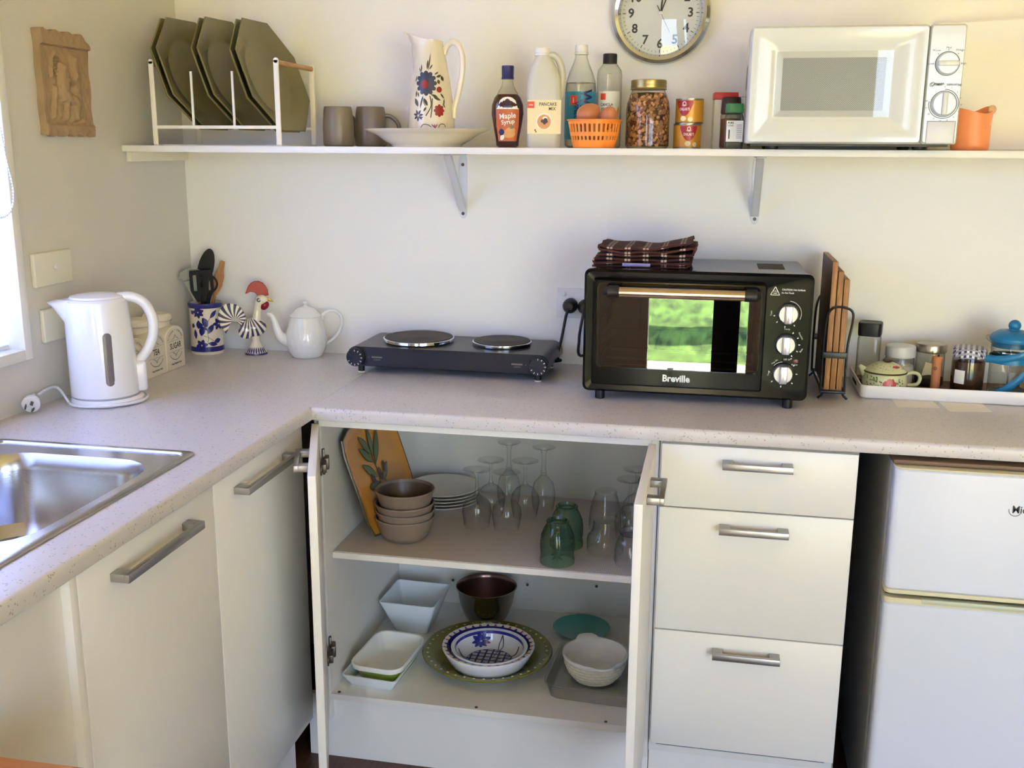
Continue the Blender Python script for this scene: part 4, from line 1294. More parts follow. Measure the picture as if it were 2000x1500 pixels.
def tin(px, zb, label, rz):
    c, k = sx(px, -0.155)
    t = thing('food_tin', label, 'tin', (c.x, c.y, zb), rz, 'stacked yellow tins')
    r, h = 26.5 * k, 0.0565
    prof = [(0, .001), (r * .96, .001), (r * 1.02, 0), (r * 1.02, .002), (r, .003), (r, h - .003), (r * 1.02, h - .002), (r * 1.02, h), (r * .97, h), (r * .96, h - .002), (0, h - .002)]
    obj('can', lathe(prof, 40), 'tin_metal', t)
    body = [(r, 0), (r, h)]
    fn, e2 = wrap(body, -pi / 2, .0004), wrap(body, -pi / 2, .0009)
    obj('label', lathe([(r + .0003, .004), (r + .0003, h - .004)], 40), 'tin_gold', t)
    sh_ = []
    for i in range(8):
        f0, f1 = -1 + i / 4, -1 + (i + 1) / 4
        bt = lambda f: h * (.30 + .5 * f * f)
        sh_.append([(.021 * f0, bt(f0)), (.021 * f1, bt(f1)), (.021 * f1, h - .0045), (.021 * f0, h - .0045)])
    obj('label_shield', flat(sh_, fn), 'tin_red', t, sharp=0)
    obj('label_emblem', flat(ringpoly(0, h * .80, .0048, .0018, n=16) + stroke([(-.006, h * .74), (0, h * .70), (.006, h * .74)], .0012), e2), 'tin_text', t, sharp=0)
    label_text(t, [('ONLARTI', .0085, 0, h * .57, 0, .0003, .72)], e2, 'tin_text')
    obj('label_badge', flat([ell(.015, h * .17, .0055, .0055), ell(-.002, h * .2, .007, .006)], e2), 'label_cream', t, sharp=0)
    return h
th_ = tin(1341, ZS, 'yellow and red food tin at the bottom of its stack of two', 6 + degrees_face((1.36, -.155)))
tin(1343.5, ZS + th_ + .0004, 'yellow and red food tin on top of the stack of two', degrees_face((1.36, -.155)) - 22)

def small_jars():
    # white carton with red top
    c, k = sx(1412, -0.105)
    t = thing('spice_box', 'white spice container with a red lid beside the microwave', 'box', (c.x, c.y, ZS), 6)
    obj('carton', box(-.027, .027, -.022, .022, 0, .113, .0015), 'label_white', t)
    obj('lid', box(-.028, .028, -.023, .023, .1132, .130, .002), 'spice_red', t)
    # brown-lidded jar
    c, k = sx(1424, -0.165)
    t = thing('spice_jar', 'spice jar with dark brown lid behind the green-lidded jar', 'jar', (c.x, c.y, ZS), 4)
    obj('glass', lathe([(0, .001), (.020, 0), (.0235, .004), (.0235, .075), (.020, .082)], 28), 'glass_bottle', t)
    obj('spice', lathe([(0, .002), (.020, .003), (.0222, .006), (.0222, .068), (0, .070)], 28), 'spice_brown', t)
    obj('lid', lathe([(0, .078), (.022, .078), (.0235, .082), (.0220, .114), (.020, .117), (0, .117)], 28), 'lid_brown', t)
    # green-lidded jar
    c, k = sx(1431, -0.235)
    t = thing('spice_jar', 'square glass spice jar with a green lid and white label', 'jar', (c.x, c.y, ZS), degrees_face(c) + 6)
    w = .040
    obj('glass', loft([rsec(w * .92, w * .92, .006, 0), rsec(w, w, .007, .003), rsec(w, w, .007, .068), rsec(w * .9, w * .9, .010, .075), rsec(w * .82, w * .82, .012, .080)], True, False), 'glass_bottle', t)
    obj('herbs', loft([rsec(w * .9, w * .9, .006, .002), rsec(w * .95, w * .95, .007, .014)]), 'spice_green', t)
    obj('lid', loft([rsec(w * .95, w * .95, .008, .079), rsec(w * .97, w * .97, .008, .082), rsec(w * .95, w * .95, .008, .0985), rsec(w * .88, w * .88, .008, .100)]), 'lid_green', t)
    obj('label', flat(rectp(-.0185, .0185, .016, .062), plane_y(-w / 2, .0006)), 'label_white', t, sharp=0)
    label_text(t, [('PURE', .006, -.009, .057, 0, .0002, .9), ('HERBS', .005, -.009, .051, 0, 0, .9)], plane_y(-w / 2, .001), 'ink')
    obj('label_barcode', flat(rectp(-.0135, -.0105, .022, .042) + [r[0] for r in [rectp(.004, .016, .024 + .004 * i, .0248 + .004 * i) for i in range(8)]], plane_y(-w / 2, .001)), 'ink', t, sharp=0)
    # clear jar squeezed against the microwave
    c, k = sx(1449, -0.110)
    t = thing('spice_jar', 'clear glass jar wedged between green-lidded jar and microwave', 'jar', (c.x, c.y, ZS))
    obj('glass', lathe([(0, .001), (.017, 0), (.0195, .004), (.0195, .080), (.015, .088), (.0125, .092)], 24), 'glass_bottle', t)
    obj('stopper', lathe([(0, .091), (.0135, .091), (.014, .094), (.013, .118), (.011, .120), (0, .120)], 20), 'glass_bottle', t)
small_jars()

def microwave():
    yf = -0.365
    p0, p1 = on(1455, 282, 'Y', yf), on(1866, 281, 'Y', yf)
    pt0 = on(1472, 52, 'Y', yf)
    x0, x1 = p0.x - 0.0, p1.x + 0.003
    w = x1 - x0; zb = 0.012; h = pt0.z - ZS - zb; d = 0.335
    t = thing('microwave', 'white microwave oven with two dials standing on the shelf', 'microwave', ((x0 + x1) / 2, yf, ZS))
    h2 = w / 2
    split = h2 - 0.0715
    obj('casing', box(-h2, h2, 0.022, d, zb, zb + h - .002, .004), 'mw_white', t)
    # door: moulded frame around a window
    wl, wr, wb_, wt_ = -h2 + .056, split - .067, zb + .055, zb + h - .050
    def ringr(a, b, c_, d_, y, r):
        return [(x, y, z) for x, z in rrect(b - a, d_ - c_, r, 4, (a + b) / 2, (c_ + d_) / 2)]
    dl, drr, db, dt = -h2 + .001, split - .001, zb, zb + h
    rings = [ringr(dl, drr, db, dt, .022, .006), ringr(dl, drr, db, dt, .006, .006), ringr(dl + .004, drr - .002, db + .004, dt - .004, 0, .006), ringr(wl - .012, wr + .012, wb_ - .012, wt_ + .012, 0, .010), ringr(wl - .006, wr + .006, wb_ - .006, wt_ + .006, .004, .008), ringr(wl, wr, wb_, wt_, .005, .006)]
    door = obj('door', loft(rings, True, False), 'mw_white', t)
    obj('window_frame', loft([ringr(wl, wr, wb_, wt_, .005, .006), ringr(wl + .013, wr - .013, wb_ + .013, wt_ - .013, .0065, .002)], False, False), 'mw_frame', door)
    obj('window_mesh', flat(rectp(wl + .013, wr - .013, wb_ + .013, wt_ - .013), lambda x, z: (x, .0068, z)), 'mw_mesh', door, sharp=0)
    obj('window_glass', flat(rectp(wl, wr, wb_, wt_), lambda x, z: (x, .0044, z)), 'glass', door, sharp=0)
    pan = obj('control_panel', loft([ringr(split + .001, h2 - .001, db, dt, .022, .006), ringr(split + .001, h2 - .001, db, dt, .006, .006), ringr(split + .003, h2 - .004, db + .004, dt - .004, 0, .006)]), 'mw_white', t)
    cxm = (split + h2) / 2
    def dial(z, r, rot, nm):
        o = obj(nm, xf(join(lathe([(r * 1.03, 0), (r, .004), (r * .96, .010), (r * .92, .012), (0, .012)], 32), xf(box(-r * .95, r * .95, -.005, .005, .010, .019, .003), R('Z', rot))), T(cxm + .002, 0, z) @ R('X', 90)), 'mw_white', t)
        return o
    zt = zb + h
    z1, z2 = zt - .0775, zt - .157
    dial(z1, .0215, 0, 'power_dial'); dial(z2, .0235, 90, 'timer_dial')
    pr = plane_y(0, .0006)
    marks = ringpoly(cxm + .002, z1, .0240, .0012, n=40) + ringpoly(cxm + .002, z2, .0262, .0012, n=40) + ringpoly(cxm + .002, z2, .0295, .0012, -190, 90, n=48)
    for a in (180, 135, 90, 45, 0):
        marks += [ell(cxm + .002 + .027 * cos(radians(a)), z1 + .027 * sin(radians(a)), .0009)]
    obj('dial_marks', flat(marks + ringpoly(split + .013, z1 - .040, .004, .001, n=14) + ringpoly(split + .011, z2 + .038, .004, .0008, n=14), pr), 'ink', t, sharp=0)
    L = [('Low', .0055, cxm - .031, z1, 0, 0, 1), ('M.Low', .0055, cxm - .021, z1 + .026, 0, 0, 1), ('Med', .0055, cxm + .002, z1 + .031, 0, 0, 1), ('M.High', .0055, cxm + .024, z1 + .026, 0, 0, 1), ('High', .0055, cxm + .033, z1, 0, 0, 1), ('POWER', .0055, split + .026, z1 - .040, 0, .0001, 1), ('TIMER', .0055, split + .024, z2 + .038, 0, .0001, 1), ('DEFROST(kg)', .005, cxm + .019, z2 + .038, 0, .0001, 1)]
    for i, s in enumerate(('0', '1', '2', '3', '4', '5', '6', '8', '10', '15', '20', '25', '30')):
        a = radians(90 - 280 * i / 12)
        L.append((s, .0048, cxm + .002 + .034 * cos(a), z2 + .034 * sin(a), 0, 0, 1))
    label_text(t, L, pr, 'ink')
    zb0 = zb + .002
    obj('door_button', join(box(cxm - .0255, cxm + .0275, -.0012, .003, zb0, zb + .046, .001)), 'mw_label', t)
    obj('button_outline', flat(rectp(cxm - .0265, cxm + .0285, zb + .0460, zb + .0470) + rectp(cxm - .0270, cxm - .0260, zb0, zb + .047) + rectp(cxm + .0280, cxm + .0290, zb0, zb + .047), pr), 'ink_grey', t, sharp=0)
    for sx_, sy_ in ((-1, 0), (1, 0), (-1, 1), (1, 1)):
        obj('foot', mv(cyl(.014, 0, zb + .002, .002, 16), sx_ * (h2 - .06), .085 + sy_ * .20, 0), 'mw_foot', t)
    obj('base_plate', box(-h2 + .012, h2 - .012, .03, d - .01, zb - .005, zb + .001), 'mw_foot', t)
    vn = [box(-h2 - .0006, -h2 + .0002, .12 + .012 * i, .127 + .012 * i, zb + .12, zb + .17) for i in range(8)]
    obj('side_vents', join(*vn), 'ink_grey', t)
microwave()

def candle():
    c, k = sx(1893, -0.20)
    t = thing('candle', 'chunky orange candle with melted uneven rim beside the microwave', 'candle', (c.x, c.y, ZS))
    r, h = .040, .086
    n = 40; rings = []
    for rr, z, tw in ((.9, 0, 0), (.97, .002, 0), (1, .01, 0), (1.0, .06, 0), (1.04, .078, .5), (1.02, .084, 1), (.92, .084, 1), (.86, .070, .5), (.6, .062, 0)):
        rings.append([(r * rr * cos(2 * pi * i / n), r * rr * sin(2 * pi * i / n), z + tw * (.006 * sin(2 * 2 * pi * i / n + .6) + .005 * max(0, cos(2 * pi * i / n - .3)) ** 4)) for i in range(n)])
    obj('wax', loft(rings), 'candle', t, sharp=60)
    obj('wax_drip', egg(.009, .007, .010, 12, 8, (r * .93, -.008, .087)), 'candle_top', t)
    obj('wick', tube([(0, 0, .06), (.002, 0, .072), (.001, .001, .078)], .0011, 6), 'ink', t)
candle()
def white_box():
    p = on(1856, 42, 'Y', -0.055)
    t = thing('storage_box', 'large plain white box at the right end of the shelf', 'box', (2.28, -0.16, ZS), 0)
    hz = p.z - ZS
    q0 = V((p.x - .02, -0.035)); q1 = V((2.45, -0.30))
    d = (q1 - q0).normalized(); nrm = V((-d.y, d.x))
    L = .50
    out = [q0, q0 + d * L, q0 + d * L + V((.0, .0)) , ]
    # upright carton standing at an angle: left face turned to the room
    out = [(q0.x, q0.y), (q0.x + .38, q0.y - .16), (q0.x + .50, q0.y - .10), (q0.x + .50, q0.y + .03), (q0.x + .02, q0.y + .03)]
    g = prism([(x - 2.28, y + .16) for x, y in out], 0, hz, .003)
    obj('carton', g, 'box_white', t)
white_box()
# ================================================================ on the worktop
RIGHT = math.degrees(atan2(CR.y, CR.x))
def view_rz(c):
    """turn so that local +X is 'to the right' for the photographer and -Y faces the camera"""
    return degrees_face(c)
def kettle():
    a, b = on(118, 787, 'Z', H), on(268, 775, 'Z', H)
    c = V((0.118, -0.640, H)); k = mpp((c.x, c.y, 1.0))
    rz = view_rz(c)
    t = thing('kettle', 'white plastic electric kettle with grey water gauge by the window', 'kettle', c, rz)
    Z = lambda py: (788 - py) * k * 1.0
    r0 = 0.077
    def sec(cx, rx, ry, z, n=40):
        return [(cx + rx * cos(2 * pi * i / n), ry * sin(2 * pi * i / n), z) for i in range(n)]
    hb = .235
    body = [sec(0, .070, .070, .016), sec(0, .0735, .0735, .020), sec(0, .0735, .0735, .05), sec(-.002, .0715, .071, .11), sec(-.004, .0695, .069, .17), sec(-.006, .0675, .067, .222), sec(-.006, .066, .065, .231), sec(-.006, .060, .058, .236)]
    obj('body', loft(body), 'kettle_white', t)
    # spout: lip on the left
    sp = [sec(-.052, .012, .016, .168, 16), sec(-.062, .018, .024, .195, 16), sec(-.070, .024, .028, .218, 16), sec(-.076, .030, .028, .230, 16), sec(-.060, .030, .027, .2345, 16)]
    obj('spout', loft(sp), 'kettle_white', t)
    obj('lid', loft([sec(-.004, .058, .056, .2365), sec(-.004, .055, .053, .241), sec(-.002, .035, .034, .245), sec(0, .010, .010, .2465)]), 'kettle_white', t)
    hp = smooth_path([(.040, 0, .234), (.070, 0, .234), (.096, 0, .218), (.110, 0, .185), (.110, 0, .150), (.098, 0, .118), (.080, 0, .092), (.070, 0, .080)], 6)
    obj('handle', tube(hp, .0115, 14, .0145, up=(0, 1, 0)), 'kettle_white', t)
    obj('back_column', box(.055, .090, -.022, .022, .020, .090, .008, 3), 'kettle_white', t)
    g = .0105
    out = rrect(.019, .118, .0092, 5, .012, .107)
    bp = [(.0735, .0), (.0735, .05), (.0713, .11), (.0692, .17), (.067, .222)]
    def fn(s, z):
        r = prof_r(bp, z) + .0006
        return (r * sin((s + .0) / r) - .003, -r * cos(s / r), z)
    rows = []
    vs, fs = [], []
    zs = [.048 + .0095 * (1 - cos(pi / 2 * i / 5)) for i in range(6)] + [.107] + [.166 - .0095 * (1 - cos(pi / 2 * i / 5)) for i in range(5, -1, -1)]
    shp = []
    for z0, z1 in zip(zs, zs[1:]):
        def hw_(z):
            e = min(z - .048, .166 - z)
            return .0095 if e > .0095 else sqrt(max(1e-8, .0095 ** 2 - (.0095 - e) ** 2))
        for i in range(3):
            f0, f1 = -1 + 2 * i / 3, -1 + 2 * (i + 1) / 3
            shp.append([(.014 + hw_(z0) * f0, z0), (.014 + hw_(z0) * f1, z0), (.014 + hw_(z1) * f1, z1), (.014 + hw_(z1) * f0, z1)])
    obj('water_gauge', flat(shp, fn), 'gauge', t)
    obj('seam', lathe([(.0738, .0185), (.0738, .0200)], 40), 'kettle_seam', t)
    base = [sec(.004, .074, .074, 0), sec(.004, .078, .077, .002), sec(.004, .078, .077, .010), sec(.002, .074, .073, .0155)]
    obj('power_base', loft(base), 'kettle_white', t)
    # spare flex coiled around the base, then running to the plug
    inv = (Matrix.Translation(c) @ Matrix.Rotation(radians(rz), 4, 'Z')).inverted()
    L = lambda p: inv @ V(p)
    coil = [(.004 + .084 * cos(a), .083 * sin(a), .006 + .001 * sin(a * 3)) for a in [radians(x) for x in range(20, -190, -14)]]
    plug = L(on(74, 772, 'X', .014)); p2 = L(on(90, 761, 'X', .012)); p3 = L(on(112, 757, 'X', .012))
    obj('power_cord', tube(smooth_path(coil + [p3, p2, plug], 4), .0033, 8), 'kettle_white', t)
    pc = L(on(64, 779, 'X', .020)); pe = V((.040, 0, 0)) + V(on(45, 795, 'Z', H + .018)); pe.x = .036
    d = (L(pe) - pc).normalized()
    obj('plug', join(along(lathe([(0, -.012), (.007, -.012), (.010, 0), (.017, .012), (.019, .018), (.019, .026), (.017, .028), (0, .028)], 24), pc, pc + d)), 'kettle_white', t)
    pins = []
    fr = d.to_track_quat('Z', 'Y').to_matrix().to_4x4()
    for ang in (90, 210, 330):
        pins.append(xf(box(-.003, .003, -.0008, .0008, .028, .043), Matrix.Translation(pc) @ fr @ R('Z', ang) @ T(0, .009, 0)))
    obj('plug_pins', join(*pins), 'screw_metal', t)
kettle()

def canister(y, word, label):
    t = thing('canister', label, 'canister', (0.052, y, H), 0, 'kitchen canisters in a row')
    w = .0925
    # front face looks to +X; arch-shouldered body
    out = []
    hw, hb_ = w / 2, .088
    for i in range(17):
        a = pi * i / 16
        out.append((hw * cos(a), hb_ - .005 + .030 * sin(a)))
    out += [(-hw, 0), (hw, 0)]
    g = prism(out, -.044, .046, .0022)
    g = xf(g, Matrix(((0, 0, 1, 0), (1, 0, 0, 0), (0, 1, 0, 0), (0, 0, 0, 1))))
    obj('body', g, 'canister', t)
    lp = [(.0, .108), (.029, .108), (.029, .126), (.034, .127), (.036, .131), (.036, .139), (.031, .1445), (.012, .147), (0, .147)]
    obj('lid', lathe(lp, 36), 'canister', t)
    obj('lid_seam', lathe([(.0296, .1255), (.0345, .1268)], 36), 'pot_brown', t)
    fn = lambda s, z: (.0466, s, z)
    lab = [(word, .0215 if len(word) < 6 else .0185, 0, .061, 0, .0003, .82), ('Keep Kitchen Fresh', .0062, 0, .0155, 0, .0002, 1)]
    label_text(t, lab, fn, 'ink')
    ring = ringpoly(0, .062, .038, .0018, 215, 325, 24)
    ring += rectp(-.036, .036, .0750, .0756) + rectp(-.036, .036, .0472, .0478)
    obj('printed_ring', flat(ring, fn), 'ink_grey', t, sharp=0)
    arc = []
    wd = 'KITCHEN * STORAGE'
    for i, ch in enumerate(wd):
        a = radians(150 - 120 * i / (len(wd) - 1))
        if ch != ' ': arc.append(tmap(text(ch, .0075, bold=.0001), fn, .0395 * cos(a), .062 + .0395 * sin(a), math.degrees(a) - 90))
    orn = []
    for s in (1, -1):
        orn += stroke([(-.018, .062 + s * .016), (-.008, .062 + s * .020), (0, .062 + s * .028), (.008, .062 + s * .020), (.018, .062 + s * .016)], .0008)
        orn += stroke([(-.012, .062 + s * .017), (0, .062 + s * .022), (.012, .062 + s * .017)], .0007) + [ell(0, .062 + s * .025, .0016)]
    obj('printed_ornament', join(flat(orn, fn), *arc), 'ink_grey', t, sharp=0)
canister(-0.2890, 'SUGAR', 'cream canister printed SUGAR, nearest the utensil crock')
canister(-0.3835, 'TEA', 'cream canister printed TEA, middle of the three')
canister(-0.4780, 'COFFEE', 'cream canister printed COFFEE, half hidden behind the kettle')

def crock():
    c = on(400, 690, 'Z', H); c = V((c.x - .0, c.y + .02, H)); k = mpp((c.x, c.y, .96))
    t = thing('utensil_crock', 'white ceramic crock painted with cobalt leaves holding cooking utensils', 'utensil holder', c, view_rz(c))
    r = .0455; h = .142
    prof = [(0, .002), (r * .97, 0), (r, .003), (r * .995, .02), (r * .97, h * .5), (r * .985, h - .012), (r * 1.03, h - .006), (r * 1.03, h - .001), (r * 1.0, h), (r * .92, h), (r * .90, h - .006), (r * .9, .006), (0, .006)]
    obj('body', lathe(prof, 48), 'crock_white', t)
    fn, e2 = wrap(prof[:9], -pi / 2, .0007), wrap(prof[:9], -pi / 2, .0012)
    obj('rim_band', lathe([(r * .99 + .0006, h - .013), (r * 1.03 + .0006, h - .006), (r * 1.03 + .0006, h - .001), (r * 1.0, h + .0006), (r * .92, h + .0006)], 48), 'cobalt_band', t)
    obj('base_band', lathe([(r * .998 + .0006, .008), (r * .99 + .0006, .022)], 48), 'cobalt_band', t)
    s = .082 / 620 * 1.10
    q = lambda u, v: ((u - 1450) * s, .018 + (900 - v) * s * 1.02)
    fl = petals(*q(1300, 220), 118 * s, 7, 66 * s, 20, .1) + petals(*q(1690, 450), 125 * s, 6, 70 * s, 0, .1) + petals(*q(1340, 840), 120 * s, 6, 74 * s, 10, .1)
    for a in range(1, 4):
        fl += petals(r * 2.0 * a, .05 + .03 * (a % 2), 100 * s, 6, 50 * s, 10, .1)
    for A, B, w in (((1470, 480), (1380, 320), 90), ((1520, 330), (1650, 190), 62), ((1300, 530), (1300, 370), 80), ((1340, 660), (1380, 480), 90), ((1460, 620), (1580, 450), 80), ((1230, 720), (1215, 540), 58), ((1580, 780), (1720, 750), 74), ((1460, 800), (1640, 835), 66), ((1130, 190), (1200, 260), 60), ((1160, 520), (1190, 430), 60)):
        fl.append(leaf(*q(*A), *q(*B), w * s * 1.3))
    obj('painted_leaves', flat(fl, fn), 'cobalt', t, sharp=0)
    st = stroke([q(1455, 790), q(1475, 700), q(1455, 560), q(1470, 420), q(1520, 330)], 9 * s) + stroke([q(1380, 655), q(1470, 690), q(1580, 770)], 8 * s)
    obj('painted_stems', flat(st, e2), 'folk_green', t, sharp=0)
    return c, view_rz(c), r, h
kc, krz, kr, kh = crock()
KM = Matrix.Translation(kc) @ Matrix.Rotation(radians(krz), 4, 'Z')
def utensil(name, label, parts):
    t = thing(name, label, 'utensil', kc, krz, 'utensils in the crock')
    for nm, g, m in parts: obj(nm, g, m, t)
    return t
def blade(outline, thick, base, tip_dir, roll=0, bow=0.0):
    """flat blade: outline in (across, along), laid from base along tip_dir; facing -Y by default"""
    g = prism(outline, -thick / 2, thick / 2, min(.0006, thick * .3))
    d = V(tip_dir).normalized()
    x = d.cross(V((0, 1, 0))).normalized() * 1.0
    z = x.cross(d)
    m = Matrix((x, d, z)).transposed().to_4x4()
    return xf(g, Matrix.Translation(V(base)) @ m @ Matrix.Rotation(radians(roll), 4, 'Y'))
def slotted(w0, w1, L, n=4):
    """slotted turner outline as joined strips"""
    gs = []
    o = [(-w0 / 2, 0), (w0 / 2, 0), (w1 / 2, L * .35), (-w1 / 2, L * .35)]
    gs.append(prism(o, -.001, .001))
    gs.append(prism([(-w1 / 2, L * .86), (w1 / 2, L * .86), (w1 / 2 * .95, L), (-w1 / 2 * .95, L)], -.001, .001))
    st = w1 / (2 * n - 1)
    for i in range(n):
        x0 = -w1 / 2 + 2 * i * st
        gs.append(prism([(x0, L * .34), (x0 + st, L * .34), (x0 + st, L * .87), (x0, L * .87)], -.001, .001))
    return join(*gs)
def lay(g, base, tip, roll=0):
    d = (V(tip) - V(base)).normalized()
    x = V((0, -1, 0)).cross(d).normalized()
    x = -x if x.x < 0 else x
    z = x.cross(d)
    m = Matrix((x, d, z)).transposed().to_4x4()
    return xf(g, Matrix.Translation(V(base)) @ m @ Matrix.Rotation(radians(roll), 4, 'Y'))
# long black spoon standing highest
utensil('serving_spoon', 'long black nylon spoon standing highest in the crock', [
    ('handle', rod((.006, .012, .012), (-.002, .020, .205), .0050, 10), 'cooking_black'),
    ('bowl', lay(prism(ell(0, .040, .0215, .056, 0, 24), -.0022, .0022, .001), (-.004, .016, .195), (.026, .018, .30), 8), 'cooking_black')])
tw = utensil('slotted_turner', 'black slotted turner facing forward in the crock', [
    ('handle', rod((-.002, .0, .012), (-.008, -.012, .165), .0055, 10), 'cooking_black'),
    ('blade', lay(slotted(.034, .062, .088, 4), (-.004, -.014, .145), (-.008, -.022, .25)), 'cooking_black')])
utensil('slotted_spoon', 'round black slotted spoon at the right of the crock', [
    ('handle', rod((-.012, -.006, .012), (.012, -.014, .170), .0052, 10), 'cooking_black'),
    ('bowl', lay(join(*[flat(ringpoly(0, .03, .027, .006, n=28), lambda x, y: (x, y, .0)), flat(ringpoly(0, .03, .027, .006, n=28), lambda x, y: (x, y, .002))] + [prism([(x, .008), (x + .005, .008), (x + .005, .052), (x, .052)], 0, .002) for x in (-.014, -.0025, .009)]), (.008, -.016, .165), (.014, -.024, .24)), 'cooking_black')])
utensil('potato_masher', 'steel masher head with wooden handle leaning left in the crock', [
    ('handle', rod((.010, .010, .012), (-.014, -.008, .150), .0060, 12), 'utensil_wood'),
    ('blade', lay(join(prism([(-.010, 0), (.010, 0), (.013, .055), (-.013, .055)], -.0008, .0008), prism([(-.011, .012), (.011, .012), (.011, .017), (-.011, .017)], -.0018, .0018), prism([(-.011, .024), (.011, .024), (.011, .029), (-.011, .029)], -.0018, .0018)), (-.020, -.008, .152), (-.050, .0, .235)), 'dull_steel'),
    ('disc', lay(prism([(-.028, .060), (-.018, .075), (.0, .080), (.026, .076), (.034, .066), (.010, .055), (-.012, .050)], -.0008, .0008), (-.025, -.004, .158), (-.045, .0, .235)), 'dull_steel')])
utensil('wooden_spoon', 'wooden spoon leaning right in the crock', [
    ('handle', rod((-.012, .014, .012), (.030, .022, .170), .0048, 10), 'utensil_wood'),
    ('bowl', lay(prism([(-.007, 0), (.007, 0), (.0135, .025), (.0135, .05), (.008, .07), (.006, .095), (-.006, .095), (-.008, .07), (-.0135, .05), (-.0135, .025)], -.002, .002, .0008), (.028, .022, .160), (.056, .030, .26)), 'utensil_wood')])

def rooster():
    c = on(501, 691, 'Z', H); s = .125 * mpp((c.x, c.y, .97))
    t = thing('rooster_figurine', 'painted ceramic rooster with red comb and striped tail', 'figurine', c, view_rz(c))
    q = lambda x, y: ((x - 575) * s, (1245 - y) * s)
    prof = [(0, .0), (172 * s, 0), (175 * s, 4 * s), (165 * s, 40 * s), (130 * s, 90 * s), (85 * s, 160 * s), (60 * s, 220 * s), (75 * s, 290 * s), (0, 330 * s)]
    obj('pedestal', lathe(prof, 32), 'rooster_white', t)
    obj('base_band', lathe([(173 * s, .0003), (176.5 * s, 4 * s), (170 * s, 34 * s)], 32), 'violet', t)
    fn = wrap(prof, -pi / 2, .0005)
    obj('painted_toes', flat([leaf((i * 46) * s, 20 * s, i * 30 * s, 120 * s, 26 * s) for i in range(-4, 5)], fn), 'violet', t, sharp=0)
    bx, bz = q(545, 825)
    obj('body', egg(205 * s, 140 * s, 150 * s, 28, 16, (bx, 0, bz)), 'rooster_body', t)
    wx, wz = q(430, 870)
    obj('wing', egg(110 * s, 30 * s, 110 * s, 20, 12, (wx, -118 * s, wz)), 'rooster_body', t)
    pth = [q(600, 740), q(612, 640), q(625, 540), q(650, 440), q(690, 385)]
    obj('neck', tube(smooth_path([(x, 0, z) for x, z in pth], 5), [85 * s, 62 * s, 58 * s, 70 * s, 88 * s], 18), 'rooster_white', t)
    hx, hz = q(690, 395)
    obj('head', egg(98 * s, 80 * s, 85 * s, 20, 12, (hx, 0, hz)), 'rooster_white', t)
    comb = [q(*p) for p in ((450, 295), (470, 240), (500, 175), (545, 125), (600, 100), (660, 98), (720, 125), (765, 175), (795, 240), (802, 325), (740, 335), (660, 325), (625, 320), (610, 290), (575, 268), (530, 262), (490, 275))]
    obj('comb', front_prism(comb, -24 * s, 48 * s, .0012), 'red_gloss', t)
    obj('wattle', xf(egg(62 * s, 50 * s, 78 * s, 18, 10), T(q(735, 480)[0], -25 * s, q(735, 480)[1]) @ R('Y', 40)), 'wattle_red', t)
    bk0, bk1 = q(760, 375), q(885, 435)
    obj('beak', along(lathe([(30 * s, 0), (22 * s, 50 * s), (0, 140 * s)], 12), (bk0[0], 0, bk0[1]), (bk1[0], 0, bk1[1])), 'yellow_paint', t)
    ex, ez = q(648, 388)
    obj('eye', xf(join(cyl(32 * s, 0, .0012, .0004, 18)), T(ex, -72 * s, ez) @ R('X', 78)), 'folk_green', t)
    obj('eye_white', xf(cyl(13 * s, 0.0008, .0020, .0003, 12), T(ex, -73 * s, ez) @ R('X', 78)), 'print_white', t)
    tail = [(520, 840), (540, 740), (440, 700), (445, 660), (425, 600), (380, 510), (310, 455), (220, 430), (140, 445), (70, 510), (28, 600), (30, 700), (60, 800), (130, 905), (150, 840), (175, 760), (230, 725), (300, 730), (345, 770), (360, 830)]
    obj('tail', front_prism([q(*p) for p in tail], -45 * s, 90 * s, .003), 'rooster_tail', t)
rooster()

